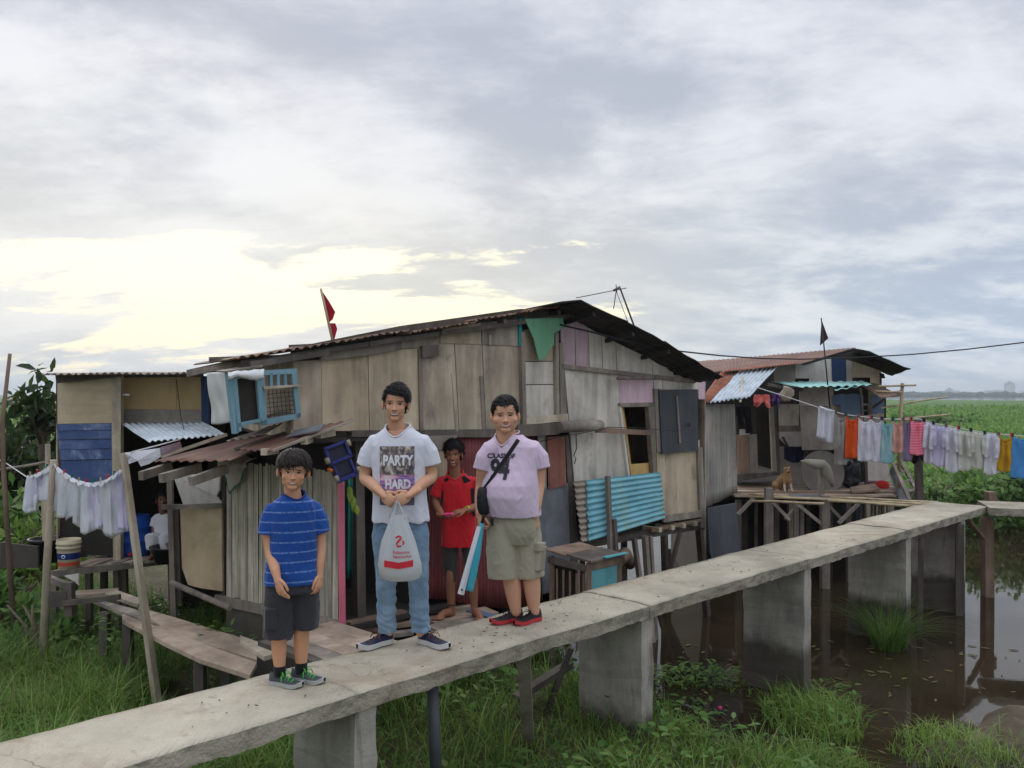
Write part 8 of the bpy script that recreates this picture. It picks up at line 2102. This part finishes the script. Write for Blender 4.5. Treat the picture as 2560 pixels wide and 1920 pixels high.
class Leaves:
    """Collects blades and leaves as arrays; one mesh, every blade its own strip."""
    def __init__(s): s.v, s.f = [], []
    def blade(s, base, az, h, bend, w, seg=3, twist=0.0):
        d = (math.cos(az), math.sin(az)); n = (-d[1], d[0]); b = len(s.v)
        for i in range(seg + 1):
            t = i / seg
            x = bend * h * t * t; z = h * (t - 0.42 * bend * t * t * t)
            ww = w * (1 - t) ** 0.7 * (0.6 + 0.4 * min(1, t * 4)) * 0.5
            px, py, pz = base[0] + d[0] * x, base[1] + d[1] * x, base[2] + z
            if i < seg:
                s.v.append((px - n[0] * ww, py - n[1] * ww, pz)); s.v.append((px + n[0] * ww, py + n[1] * ww, pz))
            else: s.v.append((px, py, pz))
        for i in range(seg - 1): s.f.append((b + 2 * i, b + 2 * i + 1, b + 2 * i + 3, b + 2 * i + 2))
        s.f.append((b + 2 * seg - 2, b + 2 * seg - 1, b + 2 * seg))
    def leaf(s, c, dirv, nrm, L, w, fold=0.15):
        d = Vector(dirv).normalized(); n = Vector(nrm); n = (n - d * n.dot(d)); n = n.normalized() if n.length > 1e-6 else d.orthogonal().normalized()
        sd_ = d.cross(n); b = len(s.v); c = Vector(c)
        pts = [c, c + d * L * 0.35 + sd_ * w * 0.5 + n * L * fold * 0.5, c + d * L * 0.35 - sd_ * w * 0.5 + n * L * fold * 0.5, c + d * L * 0.75 + sd_ * w * 0.32 + n * L * fold * 0.3, c + d * L * 0.75 - sd_ * w * 0.32 + n * L * fold * 0.3, c + d * L - n * L * fold * 0.4, c + d * L * 0.4, c + d * L * 0.75]
        s.v += [tuple(p) for p in pts]
        s.f += [(b, b + 1, b + 6), (b, b + 6, b + 2), (b + 1, b + 3, b + 7, b + 6), (b + 6, b + 7, b + 4, b + 2), (b + 3, b + 5, b + 7), (b + 7, b + 5, b + 4)]
    def mb(s):
        m = MB(); m.v = s.v; m.f = s.f; m.m = [0] * len(s.f); m.sm = [True] * len(s.f); return m
def rdir(rg):
    a = rg.uniform(0, 2 * math.pi); z = rg.uniform(-1, 1); r = math.sqrt(1 - z * z); return Vector((r * math.cos(a), r * math.sin(a), z))

def on_bridge(x, y):
    c = y - x; s = (x + y) * 0.7071
    return 5.35 < c < 6.75 and s < 14
def blocked(x, y):
    c = y - x
    if c > 8.6 and x > -2.0: return True                      # under the house
    if -3.3 < x < -1.3 and 7.0 < y < 9.3 and c > 9.2: return True
    return False
# tall grass on the near bank, left of and under the footbridge
rg = random.Random(11)
L1_, L2_, L3_, LD = Leaves(), Leaves(), Leaves(), Leaves()
cnt = 0
while cnt < 54000:
    x, y = rg.uniform(-8.6, 2.4), rg.uniform(3.2, 11.5)
    if cnt > 46000: x, y = rg.uniform(-5.2, -1.3), rg.uniform(5.2, 8.3)
    if blocked(x, y): continue
    if x < -0.72 * y - 1.0: continue
    g = ground_z(x, y)
    if g < 0.03: continue
    if x > -1.1 and y - x < 8.8 and y - x > 6.6 and rg.random() < 0.55: continue       # trodden between bridge and house
    # boardwalk and platform stay clear on top
    den = 0.5 + 0.8 * noise.noise(Vector((x * 0.9, y * 0.9, 4)))
    if rg.random() > 0.35 + den: continue
    near = x < -1.2
    hmax = (0.58 if near else 0.46) * (0.75 + 0.5 * noise.noise(Vector((x * 0.7, y * 0.7, 9))))
    if y > 9.2 and x < -2.0 and x > -4.6: hmax *= 0.8
    if x < -1.3 and y < 8.4: hmax *= 1.5
    if 0.0 < x < 1.7 and 5.6 < y < 7.6: hmax *= 0.55
    h = rg.uniform(0.45, 1.0) * max(0.16, hmax)
    tgt = LD if rg.random() < 0.05 else (L1_ if (rg.random() < 0.62) else L2_)
    tgt.blade((x, y, g - 0.03), rg.uniform(0, 6.28), h * rg.uniform(0.8, 1.25), rg.uniform(0.2, 1.15), rg.uniform(0.007, 0.016), 4)
    cnt += 1
# broad leaves low among the blades
cnt = 0
while cnt < 1100:
    x, y = rg.uniform(-7.2, 2.2), rg.uniform(3.8, 11)
    if blocked(x, y) or x < -0.62 * y - 0.4: continue
    g = ground_z(x, y)
    if g < 0.03: continue
    if noise.noise(Vector((x * 1.3, y * 1.3, 2))) < -0.05: continue
    hh_ = rg.uniform(0.06, 0.34)
    for k in range(rg.randint(2, 4)):
        d = rdir(rg); d.z = abs(d.z) * 0.4
        L3_.leaf((x + rg.uniform(-.05, .05), y + rg.uniform(-.05, .05), g + hh_ * rg.uniform(0.5, 1)), d, (0, 0, 1), rg.uniform(0.05, 0.12), rg.uniform(0.03, 0.07))
    cnt += 1
def stuff(name, lv, m, label):
    o = link_mesh(name, lv.mb().mesh(name), m); return tag(o, label, kind='stuff')
stuff('grass', L1_, 'grass_blade', 'long green grass on the bank beside the footbridge')
stuff('grass', L2_, 'grass_dark', 'darker grass growing through the bank')
stuff('weeds', L3_, 'leaf_mid', 'low broad-leaved weeds among the grass')
stuff('dry_grass', LD, 'leaf_dry', 'dry straw-coloured grass blades')

# water plants round the piers on the right
W1, W2 = Leaves(), Leaves()
def patchp(cx, cy, rx, ry, n, kind, hscale=1.0, lv=None):
    for _ in range(n):
        a = rg.uniform(0, 6.28); r = math.sqrt(rg.random())
        x, y = cx + rx * r * math.cos(a), cy + ry * r * math.sin(a)
        if noise.noise(Vector((x * 2.1, y * 2.1, 7))) < -0.28: continue
        g = max(0.0, ground_z(x, y))
        if kind == 'blade':
            (lv or W1).blade((x, y, g - 0.02), rg.uniform(0, 6.28), rg.uniform(0.10, 0.34) * hscale, rg.uniform(0.3, 1.3), rg.uniform(0.006, 0.013), 3)
        else:
            d = rdir(rg); d.z = abs(d.z) * 0.35
            (lv or W2).leaf((x, y, g + rg.uniform(0.005, 0.14 * hscale)), d, (0, 0, 1), rg.uniform(0.05, 0.11), rg.uniform(0.03, 0.06))
patchp(2.75, 7.85, 0.45, 0.55, 1000, 'blade', 1.15); patchp(2.75, 7.85, 0.45, 0.5, 150, 'leaf', 1.2)
patchp(2.35, 6.7, 0.5, 0.5, 800, 'blade', 1.0); patchp(2.3, 7.0, 0.5, 0.4, 90, 'leaf')
patchp(1.85, 9.0, 0.5, 0.32, 90, 'blade', 0.6); patchp(1.85, 9.0, 0.55, 0.35, 260, 'leaf', 1.0)
patchp(1.6, 8.1, 0.4, 0.35, 50, 'leaf', 0.3); patchp(3.7, 7.2, 0.55, 0.5, 800, 'blade', 0.75); patchp(3.6, 6.9, 0.55, 0.45, 300, 'blade', 0.6, LD)
patchp(3.1, 8.6, 0.45, 0.25, 80, 'leaf', 0.6); patchp(2.6, 8.7, 0.5, 0.2, 120, 'blade', 0.5)
patchp(0.9, 7.3, 0.6, 0.6, 900, 'blade', 1.25); patchp(4.7, 7.2, 0.8, 0.5, 120, 'blade', 0.4)
stuff('water_plants', W1, 'grass_blade', 'grassy tufts standing in the shallow water by the piers')
stuff('floating_leaves', W2, 'leaf_mid', 'broad floating leaves on the murky water by the piers')
# one big clump beside the fourth pier
rc = thing('reed_clump', Vector((4.45, 10.1, 0)), 'big arching clump of dark reeds in the water by the far piers', 'reeds')
RL = Leaves()
for k in range(400):
    a = rg.uniform(0, 6.28); r = 0.20 * math.sqrt(rg.random())
    RL.blade((4.45 + r * math.cos(a), 10.15 + r * math.sin(a) * 0.8, -0.05), a + rg.uniform(-.6, .6), rg.uniform(0.4, 0.85) * (1.15 if k % 5 == 0 else 1), rg.uniform(0.25, 1.3), rg.uniform(0.007, 0.014), 6)
part('blades', RL.mb(), 'grass_dark', rc)['kind'] = 'stuff'

# field: leafy cover as far as leaves can be told apart
FL, FD = Leaves(), Leaves()
n_ = 0
while n_ < 32000:
    y = 17.5 + 150 * rg.random() ** 2.6
    k = rg.uniform(0.30, 0.78) if rg.random() < 0.82 else rg.uniform(-0.85, -0.44)
    x = k * y
    if y < 18 and x < 6.5: continue
    g = ground_z(x, y)
    if g < -0.02: continue
    s_ = 0.6 + y / 45
    d = rdir(rg); d.z = abs(d.z) * 1.2 + 0.25
    hh_ = 0.22 + 0.25 * max(0, noise.noise(Vector((x * 0.22, y * 0.22, 1))))
    (FD if noise.noise(Vector((x * 0.12, y * 0.10, 5))) > 0.22 else FL).leaf((x, y, g + hh_ * rg.random()), d, (rg.uniform(-.5, .5), -0.6, 0.8), rg.uniform(0.12, 0.24) * s_, rg.uniform(0.07, 0.13) * s_)
    n_ += 1
stuff('field_plants', FL, 'leaf_field', 'bright green water plants covering the field behind the laundry')
stuff('field_plants', FD, 'leaf_mid', 'darker drifts of plants in the green field')

def bush(name, c, rx, ry, rz, n, m, label, cat='bush', leaf=(0.08, 0.16), trunk=True, seed=1, wh=0):
    r2 = random.Random(seed); b_ = thing(name, Vector((c[0], c[1], ground_z(c[0], c[1]))), label, cat)
    lv, lw_ = Leaves(), Leaves()
    clumps = [(Vector((c[0] + r2.uniform(-0.75, 0.75) * rx, c[1] + r2.uniform(-.75, .75) * ry, c[2] + r2.uniform(0.1, 0.85) * rz)), r2.uniform(0.25, 0.5)) for _ in range(max(6, n // 90))]
    for _ in range(n):
        cc, cr = r2.choice(clumps); d = rdir(r2); q = cc + Vector((d.x * rx, d.y * ry, d.z * rz * 0.7)) * cr * r2.random() ** 0.5
        dd = (d + Vector((0, 0, 0.1)) + rdir(r2) * 0.7)
        lv.leaf(q, dd, Vector((0, -0.5, 1)) + rdir(r2) * 0.6, r2.uniform(*leaf), r2.uniform(*leaf) * 0.55)
    for _ in range(wh):
        cc, cr = r2.choice(clumps); d = rdir(r2); d.z = abs(d.z); lw_.leaf(cc + Vector((d.x * rx, d.y * ry, d.z * rz)) * cr, UP + rdir(r2), rdir(r2), 0.12, 0.05)
    part('crown', lv.mb(), m, b_)['kind'] = 'stuff'
    if wh: part('flower_heads', lw_.mb(), 'leaf_white', b_)['kind'] = 'stuff'
    if trunk:
        st_ = MB()
        for k in range(5):
            a = Vector((c[0] + r2.uniform(-.2, .2) * rx, c[1], ground_z(c[0], c[1]) - 0.05)); st_.tube([a, a + Vector((r2.uniform(-.3, .3) * rx, 0, rz * 0.5 + c[2] - a.z)), a + Vector((r2.uniform(-.6, .6) * rx, 0, rz * 0.9 + c[2] - a.z))], [0.03, 0.02, 0.01], 6)
        part('stems', st_, 'bark', b_)
    return b_
# bushes along the far side of the pond
for i, (u, v, y, rx, rz, n, m, lab, wh) in enumerate((
    (2140, 1240, 17.6, 0.9, 0.9, 900, 'leaf_tree', 'dark leafy bush behind the pink curtain and ladder', 0),
    (2250, 1240, 18.2, 1.0, 1.2, 1300, 'leaf_tree', 'dark broad-leaved bush behind the laundry post', 0),
    (2370, 1240, 18.8, 1.2, 1.25, 1500, 'leaf_mid', 'dense bush below the lavender shirt', 0),
    (2480, 1240, 19.4, 1.2, 1.2, 1400, 'leaf_mid', 'dense bush below the yellow vest', 0),
    (2600, 1240, 19.6, 1.2, 1.2, 1200, 'leaf_tree', 'dense bush at the right edge below the blue top', 0),
    (2410, 1120, 22.0, 1.4, 0.8, 900, 'leaf_mid', 'tall weeds behind the white shirts on the line', 30),
    (2530, 1105, 23.0, 0.9, 1.25, 700, 'leaf_mid', 'tall pale-flowered weeds above the yellow vest', 70),
    (2320, 1100, 23.0, 1.2, 0.8, 700, 'leaf_field', 'light green weeds behind the pink striped top', 25),
    (2340, 1018, 75, 4.0, 0.9, 700, 'leaf_mid', 'dark thicket out in the green field', 0))):
    p_ = P(u, v, y); bush('bush', (p_.x, p_.y, ground_z(p_.x, p_.y) + 0.15), rx, 0.8 if y < 40 else 2, rz, n, m, lab, seed=i + 3, wh=wh, leaf=(0.10, 0.2) if y < 40 else (0.3, 0.6))
# trees and bushes at the far left
def tree(c, h, rx, ry, n, m, label, seed, leaf=(0.14, 0.3), airy=0.5):
    r2 = random.Random(seed); g = ground_z(c[0], c[1]); t_ = thing('tree', Vector((c[0], c[1], g)), label, 'tree')
    top = Vector((c[0], c[1], g + h)); st_ = MB(); tips = []
    base = Vector((c[0], c[1], g - 0.1))
    st_.tube([base, base.lerp(top, 0.3) + Vector((0.1, 0, 0)), base.lerp(top, 0.6), base.lerp(top, 0.85)], [0.12, 0.09, 0.06, 0.02], 8)
    for k in range(16):
        f = r2.uniform(0.25, 0.85); a = base.lerp(top, f); az = r2.uniform(0, 6.28); L = (1 - f * 0.55) * r2.uniform(0.5, 1)
        e = a + Vector((math.cos(az) * rx * L, math.sin(az) * ry * L, h * 0.22 * r2.uniform(0.1, 1.0)))
        st_.tube([a, a.lerp(e, 0.5) + UP * 0.1, e], [0.035, 0.022, 0.008], 6); tips += [(e, 1.0), (a.lerp(e, 0.6), 0.8)]
    tips += [(top, 0.8), (top - UP * h * 0.1, 1.0)]
    lv = Leaves()
    for _ in range(n):
        e, k = r2.choice(tips); d = rdir(r2); q = e + Vector((d.x * rx, d.y * ry, d.z * h * 0.20)) * 0.38 * k * r2.random() ** airy
        dd = rdir(r2) + Vector((0, 0, -0.3)); lv.leaf(q, dd, UP + rdir(r2) * 0.8, r2.uniform(*leaf), r2.uniform(*leaf) * 0.45)
    part('trunk', st_, 'bark', t_); part('crown', lv.mb(), m, t_)['kind'] = 'stuff'
q = P(105, 1200, 13.5); tree((q.x, q.y), 2.95, 0.6, 0.8, 360, 'leaf_tree', 'slender tree with big drooping leaves behind the blue boards', 5, (0.16, 0.34), 0.7)
q = P(45, 1200, 15.5); tree((q.x, q.y), 2.5, 0.8, 0.9, 700, 'leaf_tree', 'dark tree beside the tall pole at the left edge', 9)
for i, (u, y, rx, rz, n, m, lab) in enumerate(((30, 16.0, 1.5, 1.7, 1600, 'leaf_tree', 'dark thicket behind the tall bamboo pole'), (120, 15.0, 1.0, 1.9, 1200, 'leaf_tree', 'dark bush against the side of the hut'), (-60, 14.0, 1.2, 1.8, 900, 'leaf_tree', 'bush just inside the left edge of the view'),
        (60, 11.3, 0.75, 0.85, 1100, 'grass_blade', 'bright green bush under the white laundry'), (20, 9.6, 0.5, 0.5, 500, 'leaf_mid', 'weedy bush at the foot of the tall pole'), (75, 8.9, 0.4, 0.55, 420, 'leaf_mid', 'broad-leaved weeds beside the bamboo prop'), (-20, 12.0, 0.9, 1.3, 900, 'leaf_mid', 'leafy bush behind the dark low boarding'))):
    p_ = P(u, 1200, y); bush('bush', (p_.x, p_.y, ground_z(p_.x, p_.y) + 0.1), rx, 0.7, rz, n, m, lab, seed=40 + i, leaf=(0.08, 0.17) if y < 12 else (0.14, 0.26))
# plants growing up beside the boardwalk and under the bamboo wall
for i, (u, v, y, n) in enumerate(((520, 1560, 7.6, 130), (565, 1560, 7.5, 170), (395, 1560, 8.4, 120), (280, 1530, 8.1, 140), (640, 1640, 6.2, 60))):
    p_ = P(u, v, y); lv = Leaves(); st_ = thing('weed', Vector((p_.x, p_.y, 0.2)), ['leafy weed growing under the split-bamboo wall', 'tall weed at the foot of the bamboo wall', 'weed growing between gate and boardwalk', 'weed at the platform end of the boardwalk', 'weed squeezed between planks and footbridge'][i], 'weed')
    for k in range(n):
        a = rg.uniform(0, 6.28); r = 0.22 * rg.random(); h_ = rg.uniform(0.1, 0.75)
        d = rdir(rg); d.z = d.z * 0.3 + 0.1
        if k % 3: lv.leaf((p_.x + r * math.cos(a), p_.y + r * math.sin(a), 0.2 + h_), d, UP, rg.uniform(0.05, 0.11), rg.uniform(0.03, 0.06))
        else: lv.blade((p_.x + r * math.cos(a), p_.y + r * math.sin(a), 0.15), a, rg.uniform(0.4, 0.95), rg.uniform(0.2, 0.9), 0.012, 4)
    part('leaves', lv.mb(), 'leaf_mid', st_)['kind'] = 'stuff'

# litter of dry leaves and crumbs on the footbridge
lt = MB()
for _ in range(90):
    s_, w_ = rg.uniform(1.8, 9.5), rg.uniform(0.08, 0.92)
    if rg.random() < 0.5: s_ = rg.gauss(4.3, 0.5)
    c_ = wp(s_, w_, ZW + 0.010); a = rg.uniform(0, 6.28); L = rg.uniform(0.004, 0.014); d = Vector((math.cos(a), math.sin(a), 0)); n = Vector((-d.y, d.x, 0))
    lt.slab([c_ - d * L, c_ + n * L * 0.35, c_ + d * L, c_ - n * L * 0.35], UP * 0.004)
o = link_mesh('litter', lt.mesh('litter'), 'bark'); tag(o, 'dry leaf crumbs scattered on the concrete footbridge', kind='stuff')
fs_ = MB()
for _ in range(170):
    x, y = rg.uniform(1.0, 6.2), rg.uniform(6.8, 10.5)
    if ground_z(x, y) > 0.02: continue
    a = rg.uniform(0, 6.28); L = rg.uniform(0.015, 0.06); d = Vector((math.cos(a), math.sin(a), 0)); n = Vector((-d.y, d.x, 0)); c_ = Vector((x, y, 0.006))
    fs_.slab([c_ - d * L, c_ + n * L * 0.3, c_ + d * L, c_ - n * L * 0.3], UP * 0.006)
o = link_mesh('debris', fs_.mesh('debris'), 'leaf_dry'); tag(o, 'bits of straw and scum floating on the water', kind='stuff')
solo('flower', MB().ell(H(1800, 1770, 0.05), (0.022, 0.022, 0.018), nu=10, nv=6), 'toy_pink', 'small pink blossom among the floating leaves', 'flower')

# ------------------------------------------------------------------ far shore and city
tl_ = MB()
xs = []
for k in range(240):
    az = 0.36 + 0.40 * k / 239; r = 1175 + 60 * rg.random()
    x, y = r * math.sin(az), r * math.cos(az); h_ = rg.uniform(3.0, 6.0) + 2.0 * noise.noise(Vector((k * 0.12, 0, 0)))
    tl_.ell((x, y, 0.3), (rg.uniform(5, 9), rg.uniform(5, 9), h_), nu=7, nv=5)
t = plain('far_trees', C(60, 76, 56), 0.95, scale=0.05)
o = link_mesh('treeline', tl_.mesh('treeline'), 'far_trees'); tag(o, 'low dark line of trees on the far shore', kind='stuff')
plain('far_wall', C(176, 176, 178), 0.9, scale=0.02, bump=0); plain('far_wall_dark', C(128, 130, 136), 0.9, scale=0.02, bump=0)
def ordinal(n): return '%d%s' % (n, 'th' if 10 < n % 100 < 14 else {1: 'st', 2: 'nd', 3: 'rd'}.get(n % 10, 'th'))
for k in range(46):
    az = 0.455 + 0.20 * (k + rg.random()) / 46; r = rg.uniform(2600, 3600)
    h_ = rg.uniform(6, 14) if rg.random() < 0.68 else rg.uniform(16, 34); w_ = rg.uniform(14, 46) if h_ < 15 else rg.uniform(10, 20)
    x, y = r * math.sin(az), r * math.cos(az); m = MB()
    m.box((x, y, h_ / 2), (w_, 18, h_))
    if h_ > 15: m.box((x, y, h_ + 2), (w_ * 0.4, 8, 4))
    solo('far_building', m, rg.choice(['far_wall', 'far_wall_dark']), 'pale hazy building of the distant skyline, %s from the left' % ordinal(k + 1), 'building', 'hazy skyline buildings')

# ------------------------------------------------------------------ air
hz_ = MB().box((0, 1900, 21.5), (8000, 3900, 45))
t = NT('haze_air'); t.t.nodes.remove(t.b)
pv = t.n('ShaderNodeVolumePrincipled'); pv.inputs['Color'].default_value = (0.80, 0.90, 1.0, 1); pv.inputs['Density'].default_value = 0.00042; pv.inputs['Anisotropy'].default_value = 0.3
t.l(pv.outputs[0], t.out.inputs['Volume'])
o = link_mesh('haze', hz_.mesh('haze'), 'haze_air'); tag(o, 'thin bluish haze over the far field and city', kind='stuff')
